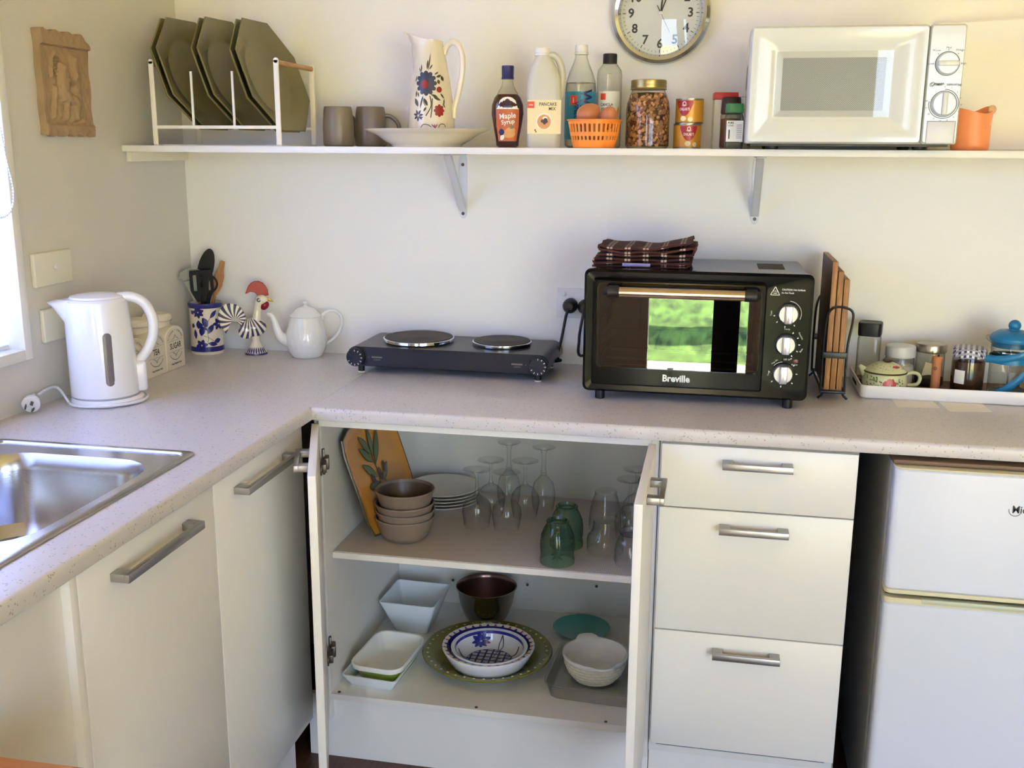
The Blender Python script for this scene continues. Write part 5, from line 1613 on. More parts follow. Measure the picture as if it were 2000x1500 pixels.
def teapot():
    c = on(597, 697, 'Z', H); k = mpp((c.x, c.y, .95)); s = .125 * k
    c = V((c.x, c.y + .01, H))
    t = thing('teapot', 'white swirl-ribbed china teapot beside the rooster', 'teapot', c, view_rz(c))
    Z = lambda v: (1300 - v) * s * 1.0
    prof = [(200, 1298), (235, 1295), (285, 1200), (318, 1080), (318, 980), (300, 880), (272, 780), (248, 700), (238, 665)]
    n = 60
    def swirl(rs, amp=.018):
        out = []
        for r, v in rs:
            z = Z(v)
            out.append([(r * s * (1 + amp * cos(20 * (2 * pi * i / n) + z * 90)) * cos(2 * pi * i / n), r * s * (1 + amp * cos(20 * (2 * pi * i / n) + z * 90)) * sin(2 * pi * i / n), z) for i in range(n)])
        return out
    dense = []
    for (r0, z0), (r1, z1) in zip(prof, prof[1:]):
        for i in range(3): dense.append((r0 + (r1 - r0) * i / 3, z0 + (z1 - z0) * i / 3))
    dense.append(prof[-1])
    obj('body', loft(swirl(dense, .009)), 'pot_white', t, sharp=70)
    lid = [(252, 662), (256, 650), (245, 640), (200, 595), (150, 545), (100, 518), (40, 505)]
    lidg = join(lathe([(r * s, Z(v)) for r, v in lid], 40), lathe([(40 * s, Z(508)), (22 * s, Z(490)), (26 * s, Z(476)), (45 * s, Z(455)), (38 * s, Z(430)), (0, Z(415))], 24))
    obj('lid', lidg, 'pot_white', t)
    X = lambda u: (u - 1335) * s
    sp = smooth_path([(X(1060), 0, Z(1030)), (X(960), 0, Z(990)), (X(900), 0, Z(880)), (X(865), 0, Z(740)), (X(820), 0, Z(640)), (X(750), 0, Z(618))], 6)
    obj('spout', tube(sp, [115 * s, 85 * s, 62 * s, 50 * s, 36 * s, 22 * s], 18), 'pot_white', t)
    hp = smooth_path([(X(1590), 0, Z(720)), (X(1600), 0, Z(650)), (X(1680), 0, Z(595)), (X(1790), 0, Z(595)), (X(1870), 0, Z(660)), (X(1895), 0, Z(760)), (X(1860), 0, Z(900)), (X(1760), 0, Z(1030)), (X(1630), 0, Z(1110))], 5)
    obj('handle', tube(hp, 26 * s, 12, 32 * s, up=(0, 1, 0)), 'pot_white', t)
teapot()

def hob():
    x0, x1 = .549, 1.072
    yf, yb = -.243, -.035
    zt = .972
    t = thing('hotplate', 'black double electric hotplate with one large and one small plate', 'hotplate', ((x0 + x1) / 2, (yf + yb) / 2, H), -1.0)
    hx, hy = (x1 - x0) / 2, (yb - yf) / 2
    r = .0235; zc = .0435                 # end rails are cylinders of radius r
    out = []
    for i in range(9):
        a = radians(-90 + 180 * i / 8)
        out.append((hx - r + r * cos(a), zc + r * sin(a)))
    for i in range(9):
        a = radians(90 + 180 * i / 8)
        out.append((-hx + r + r * cos(a), zc + r * sin(a)))
    out = [(x, z + (.003 if z > zc else 0)) for x, z in out]
    obj('body', front_prism(out, -hy, 2 * hy, .0015), 'hob_black', t)
    def plate(cx, r_, nm):
        zz = zc + r + .003
        obj(nm + '_ring', mv(lathe([(r_ * 1.02, 0), (r_ * 1.04, .003), (r_ * 1.03, .009), (r_ * .99, .010), (r_ * .97, .008)], 56), cx, .012, zz), 'chrome', t)
        gr = [(0, .0105), (r_ * .3, .0105), (r_ * .32, .0098), (r_ * .62, .0112), (r_ * .64, .0105), (r_ * .93, .0125), (r_ * .975, .0120), (r_ * .985, .008)]
        obj(nm, mv(lathe(gr, 56), cx, .012, zz), 'iron_plate', t)
    plate(-.106, .0905, 'large_plate')
    plate(.118, .0745, 'small_plate')
    for s in (-1, 1):
        kx = s * (hx - r - .001)
        obj('dial', xf(join(lathe([(.024, 0), (.0235, .010), (.021, .013), (0, .013)], 32), box(-.0015, .0015, .008, .021, .012, .0138)), T(kx, -hy, zc) @ R('X', 90) @ R('Z', 60 if s < 0 else 85)), 'hob_black', t)
        mk = []
        for i in range(9):
            a = radians(-150 + 30 * i)
            mk += stroke([(kx + .016 * cos(a), zc + .016 * sin(a)), (kx + .0205 * cos(a), zc + .0205 * sin(a))], .0016)
        obj('dial_marks', flat(mk, plane_y(-hy - .0132, .0004)), 'print_white', t, sharp=0)
        lx = s * (hx - r - .001) - s * .055
        obj('printed_panel', flat(rectp(lx - .014, lx + .014, zc - .001, zc + .003) + [ell(lx - (-s) * .022, zc, .0012)], plane_y(-hy, .0005)), 'ink_grey', t, sharp=0)
        obj('printed_caption', tmap(text('1000W' if s > 0 else '1500W', .0065), plane_y(-hy, .0005), lx, zc - .006), 'ink_grey', t, sharp=0)
        for q in (-1, 1):
            obj('foot', join(mv(cyl(.0085, .003, .024, .001, 16), s * (hx - .03), q * (hy - .02), 0)), 'black_plastic', t)
            obj('foot_pad', mv(cyl(.0088, 0, .003, .0006, 16), s * (hx - .03), q * (hy - .02), 0), 'warm_white', t)
    # flex to the wall socket
    inv = (Matrix.Translation(t.location) @ Matrix.Rotation(t.rotation_euler[2], 4, 'Z')).inverted()
    L = lambda p: inv @ V(p)
    plugp = on(1113, 598, 'Y', -.030)
    pts = [L((x1 - .012, -.16, .937)), L((x1 + .010, -.13, .935)), L(on(1088, 697, 'Y', -.10)), L(on(1096, 665, 'Y', -.07)), L(on(1101, 640, 'Y', -.055)), L(on(1106, 615, 'Y', -.050)), L((plugp.x, -.048, plugp.z - .005))]
    obj('power_cord', tube(smooth_path(pts, 6), .0038, 8), 'black_plastic', t)
    obj('plug', along(lathe([(0, 0), (.016, 0), (.0195, .004), (.0195, .020), (.016, .030), (.010, .036), (0, .037)], 28), L((plugp.x, -.0105, plugp.z)), L((plugp.x, -.06, plugp.z))), 'black_plastic', t)
hob()

def oven():
    yf = -.385
    x0, x1, zb, zt = 1.1705, 1.6725, .9195, 1.2015
    d = .335
    t = thing('toaster_oven', 'black benchtop oven with glass door and three silver dials', 'oven', ((x0 + x1) / 2, yf, H))
    hx = (x1 - x0) / 2; b0, b1 = zb - H, zt - H
    sp = hx - .098                        # door / control panel split
    def rg(a, b, c_, e, y, r, k=4):
        return [(x, y, z) for x, z in rrect(b - a, e - c_, r, k, (a + b) / 2, (c_ + e) / 2)]
    # hollow body: outer shell with the cavity open behind the door
    L_, R_, B_, T_ = -hx + .035, sp - .012, b0 + .045, b1 - .035
    shell = [rg(-hx + .006, hx - .006, b0 + .004, b1 - .006, d, .012), rg(-hx + .006, hx - .006, b0 + .004, b1 - .006, .030, .012), rg(-hx, hx, b0, b1, .026, .014), rg(-hx, hx, b0, b1, .008, .014), rg(-hx + .006, hx - .006, b0 + .006, b1 - .006, 0, .012), rg(L_, R_, B_, T_, .004, .008), rg(L_, R_, B_, T_, .012, .008)]
    obj('body', loft(shell, True, False), 'black_gloss', t)
    cav = [rg(L_, R_, B_, T_, .012, .008), rg(L_, R_, B_, T_, d - .03, .008)]
    obj('cavity', loft(cav, False, True), 'oven_inside', t)
    rk = [rod((L_ + .004, .03 + .018 * 0, B_ + .055), (R_ - .004, .03, B_ + .055), .0016, 6), rod((L_ + .004, d - .05, B_ + .055), (R_ - .004, d - .05, B_ + .055), .0016, 6), rod((L_ + .004, .03, B_ + .014), (R_ - .004, .03, B_ + .014), .0022, 8)]
    for i in range(13):
        x = L_ + .02 + (R_ - L_ - .04) * i / 12
        rk.append(rod((x, .03, B_ + .055), (x, d - .05, B_ + .055), .0011, 6))
    obj('wire_rack', join(*rk), 'oven_rack', t)
    obj('element', join(*[rod((L_ + .01, y, z), (R_ - .01, y, z), .0035, 8) for y, z in ((.09, T_ - .02), (.20, T_ - .02), (.09, B_ + .018), (.20, B_ + .018))]), 'screw_metal', t)
    sr = [box(L_ + .0006, L_ + .006, .05, d - .05, B_ + z, B_ + z + .004) for z in (.03, .06, .09, .12)] + [box(R_ - .006, R_ - .0006, .05, d - .05, B_ + z, B_ + z + .004) for z in (.03, .06, .09, .12)]
    obj('rack_guides', join(*sr), 'oven_foil', t)
    # door: frame + pane
    dl, drr, db, dt = -hx + .022, sp - .002, b0 + .020, b1 - .022
    gl, gr_, gb, gt = dl + .010, drr - .010, db + .040, dt - .006
    fr = [rg(dl, drr, db, dt, .000, .006), rg(dl, drr, db, dt, -.010, .006), rg(dl + .003, drr - .003, db + .003, dt - .003, -.013, .006), rg(gl, gr_, gb, gt, -.013, .010), rg(gl, gr_, gb, gt, -.002, .010)]
    door = obj('door', loft(fr, False, False), 'black_gloss', t)
    obj('pane', flat(rectp(gl, gr_, gb, gt), lambda x, z: (x, -.0095, z)), 'oven_glass', door, sharp=0)
    hz = dt - .022
    hbar = tube([(gl + .050, -.046, hz), (gr_ - .036, -.046, hz)], .0115, 20)
    obj('handle_bar', hbar, 'bar_steel', door)
    for s, xx in ((-1, gl + .050), (1, gr_ - .036)):
        e = join(tube([(xx - s * .002, -.046, hz), (xx + s * .022, -.046, hz), (xx + s * .026, -.042, hz)], [.0125, .0125, .010], 18), box(xx + (0.002 if s > 0 else -.026), xx + (.026 if s > 0 else -.002), -.046, -.012, hz - .011, hz + .011, .003))
        obj('handle_end', e, 'black_plastic', door)
    obj('lettering', tmap(text('Breville', .0215, bold=.0007, squash=.95), plane_y(-.013, .0006), (dl + drr) / 2 + .002, db + .021), 'print_white', door, sharp=0)
    # controls
    cxm = (sp + hx) / 2 - .003
    pf = plane_y(0, .0006)
    zs_ = [b1 - .086, b1 - .154, b1 - .220]
    for i, z in enumerate(zs_):
        kx = cxm - .0015 * i
        kg = xf(lathe([(.0235, 0), (.0235, .003), (.022, .004), (.0215, .004)], 36), T(kx, 0, z) @ R('X', 90))
        o = obj('dial_collar', kg, 'black_plastic', t)
        kg = join(lathe([(.0212, .001), (.0205, .012), (.0195, .014), (0, .014)], 36), box(-.0085, .0085, -.0198, .0198, .012, .024, .0025))
        obj('dial', xf(kg, T(kx, 0, z) @ R('X', 90) @ R('Z', 0)), 'knob_silver', t)
    mk = ringpoly(cxm, zs_[0], .0285, .0009, -25, 85, 24) + ringpoly(cxm - .003, zs_[2], .0270, .0009, 95, 140, 14)
    for j, rng in enumerate(((-60, -100, -140, -170), (60, 30, 0, -30, -60), (40, 0, -45, -95, -140, 175))):
        for a in rng:
            mk.append(ell(cxm - .0015 * j + .0295 * cos(radians(a)), zs_[j] + .0295 * sin(radians(a)), .0022, .0013, a, 8))
    tri = [(cxm - .040, b1 - .0455), (cxm - .0205, b1 - .0455), (cxm - .03025, b1 - .0275)]
    for a, b in ((0, 1), (1, 2), (2, 0)): mk += stroke([tri[a], tri[b]], .0016)
    mk += stroke([(cxm - .034, b1 - .0420), (cxm - .0265, b1 - .0420)], .0012)
    for q in (-.003, 0, .003): mk += stroke([(cxm - .03025 + q, b1 - .040), (cxm - .0295 + q, b1 - .0375), (cxm - .03025 + q, b1 - .035)], .0009)
    obj('control_marks', flat(mk, pf), 'print_white', t, sharp=0)
    label_text(t, [('CAUTION: Hot Surfaces', .0056, cxm + .0085, b1 - .0335, 0, .00015, .86), ('Do Not Touch', .0050, cxm - .0035, b1 - .0405, 0, .0001, .86), ('Temp', .0055, cxm, zs_[0] - .034, 0, 0, 1), ('Function', .005, cxm + .030, zs_[1] + .02, -60, 0, 1), ('Bake', .005, cxm + .033, zs_[1] - .012, 60, 0, 1), ('Grill', .005, cxm + .010, zs_[1] - .033, 20, 0, 1), ('Off', .0055, cxm, zs_[2] + .032, 0, 0, 1), ('Stay On', .005, cxm - .022, zs_[2] + .026, 40, 0, 1), ('Timer', .005, cxm - .034, zs_[2], 90, 0, 1), ('Power', .005, cxm + .021, zs_[1] - .045, 0, 0, 1), ('Toast', .005, cxm - .036, zs_[0], 90, 0, 1)], pf, 'print_white')
    obj('indicator_lamp', xf(lathe([(.0058, 0), (.005, .003), (0, .004)], 18), T(cxm + .022, 0, zs_[1] - .037) @ R('X', 90)), 'led_red', t)
    obj('top_grille', box(hx - .115, hx - .055, .15, .26, b1 - .0062, b1 - .0054), 'dark_gap', t)
    for a in (-1, 1):
        for q in (.012, d - .04):
            obj('foot', mv(cyl(.0115, 0, b0 + .006, .002, 16), a * (hx - .040), q + .006, 0), 'black_plastic', t)
    inv = Matrix.Translation(t.location).inverted()
    pl = on(1138, 600, 'Y', -.03)
    L = lambda p: inv @ V(p)
    obj('plug', along(lathe([(0, 0), (.016, 0), (.0195, .004), (.0195, .020), (.016, .030), (.010, .036), (0, .037)], 28), L((pl.x + .006, -.0105, pl.z)), L((pl.x + .006, -.06, pl.z))), 'black_plastic', t)
    pts = [L((pl.x + .006, -.046, pl.z - .005)), L(on(1134, 640, 'Y', -.055)), L(on(1131, 665, 'Y', -.055)), L(on(1134, 695, 'Y', -.06)), L((1.19, -.055, .96)), L((1.24, -.048, .95))]
    obj('power_cord', tube(smooth_path(pts, 6), .0038, 8), 'black_plastic', t)
    return (x0 + x1) / 2, yf, zt - .006
ovx, ovy, ovz = oven()

def towels():
    # two folded tea towels: cloth wound back and forth, each fold a rounded roll at the ends
    px0, px1 = on(1160, 520, 'Y', -.30), on(1352, 515, 'Y', -.30)
    xa, xb = px0.x, px1.x
    z0 = ovz
    ya, yb = -.305, -.14
    def cloth(z, rows, th, lift0, lift1, ofs, seed):
        """serpentine cross-section: a sheet of thickness th folded 'rows' times"""
        rnd = random.Random(seed)
        gap = th * 1.55
        cen = []
        for r in range(rows):
            n = 16
            e0, e1 = ofs[r]
            for i in range(n + 1):
                f = i / n
                if r % 2: f = 1 - f
                x = xa + e0 + (xb + e1 - xa - e0) * f
                up = lift0 * (r + 1) / rows * max(0, 1 - f / .28) ** 1.3 + lift1 * (r + .6) / rows * max(0, (f - .60) / .40) ** 1.4
                cen.append(V((x, 0, z + th * .5 + r * gap + up + .0012 * sin(f * 15 + r * 2 + seed))))
        cen = smooth_path(cen, 2)
        m = len(cen)
        L_, R_ = [], []
        for i in range(m):
            t = cen[min(i + 1, m - 1)] - cen[max(i - 1, 0)]; t.normalize()
            nn = V((-t.z, 0, t.x)) * (th / 2)
            L_.append(cen[i] + nn); R_.append(cen[i] - nn)
        out = L_ + R_[::-1]
        rings = []
        for i in range(9):
            y = ya + (yb - ya) * i / 8
            rings.append([(p.x + .0018 * sin(i * 1.3 + seed + p.z * 60), y + .0025 * sin(p.z * 300 + seed), p.z + .0008 * sin(i * 1.1 + seed + p.x * 40)) for p in out])
        g = loft(rings, False, False)
        # end caps as quads across the sheet thickness
        k = len(out); fs = list(g[1])
        for base in (0, 8 * k):
            for i in range(m - 1):
                fs.append((base + i, base + i + 1, base + k - 2 - i, base + k - 1 - i))
        return g[0], fs
    def tow(z, label, *a):
        t = thing('tea_towel', label, 'towel', ((xa + xb) / 2, (ya + yb) / 2, z), 0, 'folded tea towels on the oven')
        g = mv(cloth(z, *a), -(xa + xb) / 2, -(ya + yb) / 2, -z)
        obj('folded_cloth', g, 'towel', t, sharp=50)
        return t
    t1 = tow(z0 + .0012, 'brown checked tea towel folded at the bottom on the oven', 3, .0052, .001, .003, [(-.002, -.012), (.003, -.004), (.0, -.008)], 2)
    obj('care_label', box(-.046, .018, -.0866, -.0856, .0045, .0115, .0003), 'lavender', t1)
    tow(z0 + .0270, 'brown checked tea towel curling up on top of the pile', 3, .0050, .006, .022, [(.008, .002), (.014, .004), (.012, -.002)], 5)
towels()

def boards():
    # boards stand on edge front to back, edges facing the room
    zb = H + .022
    yf = -.262
    g = []
    def board(x0, x1, top, depth, m, label):
        o = obj('chopping_board', box(x0, x1, yf, yf + depth, zb, top, .002, 2), m)
        o.data.materials.append(MATS['board_dark'])
        for p in o.data.polygons:
            if abs(p.normal.x) > .8: p.material_index = 1
        tag(o, label, 'chopping board', 'chopping boards in the stand')
    lean = 0
    xA = on(1609, 740, 'Y', yf).x; xB = on(1646, 740, 'Y', yf).x
    w = (xB - xA) / 3
    tops = [on(1628, 511, 'Y', yf).z, on(1640, 530, 'Y', yf).z, on(1651, 546, 'Y', yf).z]
    labs = ['tallest wooden chopping board nearest the oven in the black stand', 'middle wooden chopping board in the black stand', 'shortest wooden chopping board at the right of the black stand']
    for i in range(3):
        board(xA + w * i + .0006, xA + w * (i + 1) - .0006, tops[i], (.232, .205, .175)[i], 'board_wood', labs[i])
    t = thing('board_stand', 'black wire stand holding three wooden chopping boards', 'board stand', ((xA + xB) / 2, yf + .10, H))
    ox_, oy_ = -(xA + xB) / 2, -(yf + .10)
    hw = (xB - xA) / 2
    for y in (-.1045, .1395):
        hoop = smooth_path([(-hw - .006, y, .020), (-hw - .007, y, .12), (-hw - .004, y, .19), (-hw + .010, y, .215), (hw - .004, y, .215), (hw + .010, y, .205), (hw + .011, y, .18), (hw + .004, y, .12), (hw + .005, y, .020)], 5)
        obj('hoop', tube(hoop, .0028, 8), 'black_satin', t)
        obj('cross_band', box(-hw - .006, hw + .006, y - .0025, y + .0025, .098, .112, .0008), 'black_satin', t)
        obj('base_band', box(-hw - .008, hw + .007, y - .007, y + .007, .016, .0215, .0008), 'black_satin', t)
        for s in (-1, 1):
            obj('foot', tube(smooth_path([(s * hw, y, .018), (s * (hw + .004), y, .010), (s * (hw + .012), y, .0028)], 4), .0028, 8), 'black_satin', t)
    for s in (-1, 1):
        obj('side_bar', rod((s * (hw + .004), -.1045, .019), (s * (hw + .004), .1395, .019), .0028, 8), 'black_satin', t)
boards()

# ---------------------------------------------------------------- tray and what stands on it
TX0, TX1, TY0, TY1 = 1.806, 2.33, -.240, -.022
def tray():
    t = thing('serving_tray', 'white rectangular tray with low rim carrying jars and a coffee press', 'tray', ((TX0 + TX1) / 2, (TY0 + TY1) / 2, H + .0012))
    w, d = TX1 - TX0, TY1 - TY0
    h = .030
    rings = [rsec(w - .006, d - .006, .014, 0), rsec(w, d, .016, .003), rsec(w + .004, d + .004, .017, h), rsec(w + .003, d + .003, .017, h + .0012), rsec(w - .004, d - .004, .014, h + .0012), rsec(w - .008, d - .008, .012, .0048)]
    obj('rim', loft(rings, True, False), 'tray_white', t)
    obj('floor_panel', prism(rrect(w - .009, d - .009, .012, 4), .0025, .005), 'tray_inside', t)
    obj('hand_slot', mv(box(-w / 2 - .0018, -w / 2 + .003, -.035, .035, .012, .022, .0015), 0, 0, 0), 'dark_gap', t)
tray()
TZ = H + .0064
def on_tray(px, yd):
    p = on(px, 760, 'Y', yd)
    return V((p.x, yd, TZ)), mpp((p.x, yd, TZ))
def tray_things():
    # tall square jar with black lid
    c, k = on_tray(1690, -.085)
    t = thing('glass_jar', 'tall square glass jar with black lid at the back of the tray', 'jar', c, view_rz(c) - 6)
    Z = lambda py: on(1690, py, 'Y', -.085).z - TZ
    w = .052
    obj('glass', loft([rsec(w * .94, w * .94, .008, 0), rsec(w, w, .010, .004), rsec(w, w, .010, Z(655) - .006), rsec(w * .94, w * .94, .012, Z(655))], True, False), 'glass_bottle', t)
    obj('coffee', loft([rsec(w * .9, w * .9, .008, .003), rsec(w * .94, w * .94, .009, .012)]), 'spice_brown', t)
    obj('lid', loft([rsec(w * 1.0, w * 1.0, .012, Z(654)), rsec(w * 1.03, w * 1.03, .012, Z(650)), rsec(w * 1.05, w * 1.05, .012, Z(632)), rsec(w * 1.03, w * 1.03, .012, Z(629)), rsec(w * .96, w * .96, .010, Z(628)), rsec(w * .6, w * .6, .010, Z(628) - .002)]), 'black_plastic', t)
    # white-lidded sugar jar
    c, k = on_tray(1752, -.095)
    t = thing('sugar_jar', 'glass sugar jar with white screw lid behind the small teapot', 'jar', c)
    Z = lambda py: on(1752, py, 'Y', -.095).z - TZ
    r = 27 * k
    obj('glass', lathe([(0, .001), (r * .9, 0), (r, .005), (r, Z(700)), (r * .93, Z(694))], 36), 'glass_bottle', t)
    obj('sugar', lathe([(0, .003), (r * .93, .004), (r * .96, .008), (r * .96, Z(712)), (r * .5, Z(706)), (0, Z(702))], 32), 'sugar', t)
    obj('lid', lathe([(0, Z(695)), (r * 1.02, Z(695)), (r * 1.05, Z(693)), (r * 1.03, Z(690)), (r * 1.05, Z(686)), (r * 1.03, Z(676)), (r * .96, Z(674)), (0, Z(674))], 36), 'jar_lid_white', t)
    # jar with tin lid
    c, k = on_tray(1811, -.080)
    t = thing('glass_jar', 'glass jar with silver tin lid behind the cork tube', 'jar', c)
    Z = lambda py: on(1811, py, 'Y', -.080).z - TZ
    r = 27 * k
    obj('glass', lathe([(0, .001), (r * .9, 0), (r, .005), (r * .98, Z(700)), (r * .95, Z(686))], 36), 'glass_bottle', t)
    obj('tea', lathe([(0, .003), (r * .9, .004), (r * .94, .008), (r * .94, .020), (0, .026)], 28), 'tea_dark', t)
    obj('tea_bag', xf(box(-.016, .012, -.001, .001, 0, .042, .0004), T(-.004, -.006, .012) @ R('Y', 14) @ R('X', -14)), 'label_cream', t)
    obj('lid', lathe([(0, Z(684)), (r * 1.03, Z(686)), (r * 1.06, Z(684)), (r * 1.04, Z(680)), (r * 1.05, Z(673)), (r * 1.0, Z(670)), (r * .92, Z(671)), (0, Z(671))], 36), 'tin_metal', t)
    # cork tube
    c, k = on_tray(1825, -.168)
    t = thing('cork_tube', 'slim orange cork tube standing in the tray before the tin-lid jar', 'tube', c, view_rz(c))
    Z = lambda py: on(1825, py, 'Y', -.168).z - TZ
    r = .0105
    obj('tube', lathe([(0, 0), (r, 0), (r, Z(705)), (r * 1.12, Z(705)), (r * 1.12, Z(697)), (r, Z(696)), (0, Z(696))], 24), 'cork', t)
    pr = [(r, 0), (r, .07)]
    obj('printed_ring', flat(ringpoly(-.003, Z(718), .0042, .0012, n=16) + [ell(-.003, Z(718), .0014)], wrap(pr, -pi / 2, .0005)), 'ink', t, sharp=0)
    obj('stopper', mv(lathe([(0, 0), (.0022, 0), (.0028, .004), (0, .0052)], 10), .002, 0, Z(696)), 'ink', t)
    # jam jar with gingham lid
    c, k = on_tray(1886, -.150)
    t = thing('jam_jar', 'dark jam jar with blue gingham lid and small white label', 'jar', c, view_rz(c))
    Z = lambda py: on(1886, py, 'Y', -.150).z - TZ
    r = 30 * k
    prof = [(0, .001), (r * .9, 0), (r * .98, .005), (r, Z(735)), (r, Z(705)), (r * .95, Z(696))]
    obj('glass', lathe(prof, 36), 'glass_bottle', t)
    obj('jam', lathe([(0, .003), (r * .88, .003), (r * .95, .007), (r * .97, Z(735)), (r * .97, Z(703)), (0, Z(700))], 36), 'jam', t)
    obj('lid', lathe([(0, Z(696)), (r * 1.0, Z(696)), (r * 1.05, Z(694)), (r * 1.04, Z(684)), (r * 1.0, Z(679)), (r * .9, Z(677)), (0, Z(677))], 40), 'gingham', t)
    obj('label', flat(rectp(-r * .85, -r * .15, Z(745), Z(719), 5, 1), wrap(prof, -pi / 2, .0006)), 'label_white', t, sharp=0)
    # small green teapot
    c, k = on_tray(1726, -.188)
    c = V((c.x, c.y, TZ)); s = .24 * mpp((c.x, c.y, TZ))
    t = thing('small_teapot', 'small pale green lidded pot painted with red flowers in the tray', 'teapot', c, view_rz(c) + 4)
    zup = on(1726, 755, 'Y', -.188).z - TZ
    Zv = lambda v: (1195 - v) * s + zup
    prof = [(150, 1190), (170, 1185), (178, 1150), (172, 1110), (165, 1080), (160, 1068)]
    P = [(0, .001), (120 * s, .0), (135 * s, .004)] + [(r * s, Zv(v)) for r, v in prof]
    obj('body', lathe(P, 40), 'pot_green', t)
    X = lambda u: (u - 690) * s
    lid = [(168, 1068), (166, 1058), (140, 1035), (95, 1005), (55, 992), (0, 988)]
    obj('lid', lathe([(r * s, Zv(v)) for r, v in lid], 40), 'pot_green', t)
    obj('lid_edge', lathe([(169 * s, Zv(1070)), (170 * s, Zv(1062)), (167 * s, Zv(1057))], 40), 'pot_brown', t)
    obj('knob', mv(lathe([(20 * s, 0), (36 * s, 10 * s), (38 * s, 22 * s), (22 * s, 34 * s), (0, 36 * s)], 20), X(700), 0, Zv(992)), 'pot_brown', t)
    obj('spout', tube(smooth_path([(X(560), 0, Zv(1110)), (X(525), 0, Zv(1070)), (X(500), 0, Zv(1042)), (X(488), 0, Zv(1030))], 5), [48 * s, 34 * s, 20 * s, 12 * s], 14), 'pot_green', t)
    obj('handle', tube(smooth_path([(X(850), 0, Zv(1085)), (X(890), 0, Zv(1066)), (X(940), 0, Zv(1075)), (X(957), 0, Zv(1110)), (X(940), 0, Zv(1155)), (X(890), 0, Zv(1170)), (X(850), 0, Zv(1165))], 5), 15 * s, 10, 17 * s, up=(0, 1, 0)), 'pot_green', t)
    fn = wrap(P, -pi / 2, .0005); e2 = wrap(P, -pi / 2, .0009)
    rnd = random.Random(3)
    dots = [ell(rnd.uniform(-170, 150) * s, Zv(rnd.uniform(1090, 1180)), rnd.uniform(4, 8) * s, n=7) for _ in range(70)]
    obj('painted_dots', flat(dots, fn), 'pot_leaf', t, sharp=0)
    obj('painted_flower', flat([ell(30 * s + 32 * s * cos(radians(a)), Zv(1148) + 30 * s * sin(radians(a)), 24 * s) for a in range(20, 380, 72)], e2), 'pot_red', t, sharp=0)
    LP = [(r * s, Zv(v)) for r, v in lid]
    def lf(u, v):
        return None
    tops = []
    for i in range(34):
        a = -pi / 2 + rnd.uniform(-1.4, 1.4); rr = rnd.uniform(70, 150)
        z = None
        for (r0, v0), (r1, v1) in zip(lid[1:], lid[2:]):
            if r1 <= rr <= r0: z = Zv(v0 + (v1 - v0) * (rr - r0) / (r1 - r0))
        if z is None: continue
        tops.append(mv(lathe([(6 * s, 0), (0, 3 * s)], 7), rr * s * cos(a), rr * s * sin(a), z))
    obj('lid_dots', join(*tops), 'pot_leaf', t)
    a = radians(-48); obj('lid_flower', join(*[mv(egg(14 * s, 14 * s, 8 * s, 10, 6), 108 * s * cos(a) + 15 * s * cos(b), 108 * s * sin(a) + 15 * s * sin(b), Zv(1012)) for b in (0, 1.26, 2.5, 3.8, 5.0)]), 'pot_red', t)
    # coffee press
    c, k = on_tray(1966, -.150)
    s = .12 * mpp((c.x, c.y, TZ))
    t = thing('coffee_press', 'glass coffee press with bright blue plastic frame and lid', 'coffee press', c, view_rz(c))
    Zp = lambda v: (1330 - v) * s
    X = lambda u: (u - 830) * s
    rg_ = 300 * s
    obj('beaker', lathe([(0, Zp(1290)), (rg_ * .92, Zp(1290)), (rg_, Zp(1270)), (rg_, Zp(430)), (rg_ * 1.03, Zp(400))], 44), 'glass_bottle', t)
    obj('pouring_lip', tube([(-rg_ * .9, 0, Zp(440)), (-rg_ * 1.15, 0, Zp(410)), (-rg_ * 1.30, 0, Zp(398))], [.010, .007, .003], 12), 'glass_bottle', t)
    lidp = [(330, 445), (345, 400), (340, 380), (300, 330), (220, 280), (110, 262), (80, 262), (70, 245)]
    obj('lid', lathe([(r * s, Zp(v)) for r, v in lidp] + [(0, Zp(240))], 44), 'press_blue', t)
    obj('lid_collar', lathe([(288 * s, Zp(540)), (292 * s, Zp(445)), (330 * s, Zp(440))], 44), 'press_blue_dark', t)
    obj('knob', egg(95 * s, 95 * s, 90 * s, 22, 14, (X(890) * .2, 0, Zp(190))), 'press_blue', t)
    obj('plunger_rod', rod((0, 0, Zp(1150)), (0, 0, Zp(260)), .0022, 8), 'chrome', t)
    obj('plunger_disc', lathe([(0, Zp(640)), (rg_ * .94, Zp(640)), (rg_ * .96, Zp(620)), (rg_ * .94, Zp(600)), (0, Zp(600))], 36), 'chrome', t)
    # frame: band around the beaker, C-shaped handle sweeping to the foot
    band = [(rg_ * 1.02, Zp(790)), (rg_ * 1.055, Zp(790)), (rg_ * 1.055, Zp(670)), (rg_ * 1.02, Zp(670)), (rg_ * 1.02, Zp(790))]
    obj('frame_band', lathe(band, 48), 'press_blue', t)
    fr = smooth_path([(X(480), -rg_ * .90, Zp(720)), (X(700), -rg_ * 1.08, Zp(700)), (X(950), -rg_ * 1.06, Zp(640)), (X(1110), -rg_ * .86, Zp(580)), (X(1130), -rg_ * .86, Zp(720)), (X(1060), -rg_ * .98, Zp(920)), (X(920), -rg_ * 1.08, Zp(1080)), (X(740), -rg_ * 1.08, Zp(1230)), (X(560), -rg_ * .98, Zp(1310))], 6)
    obj('frame_strap', tube(fr, .0032, 8, 58 * s, up=(.2, 0, 1)), 'press_blue', t)
    hd = smooth_path([(rg_ * 1.04, 0, Zp(600)), (rg_ * 1.45, 0, Zp(600)), (rg_ * 1.75, 0, Zp(720)), (rg_ * 1.70, 0, Zp(950)), (rg_ * 1.40, 0, Zp(1150))], 6)
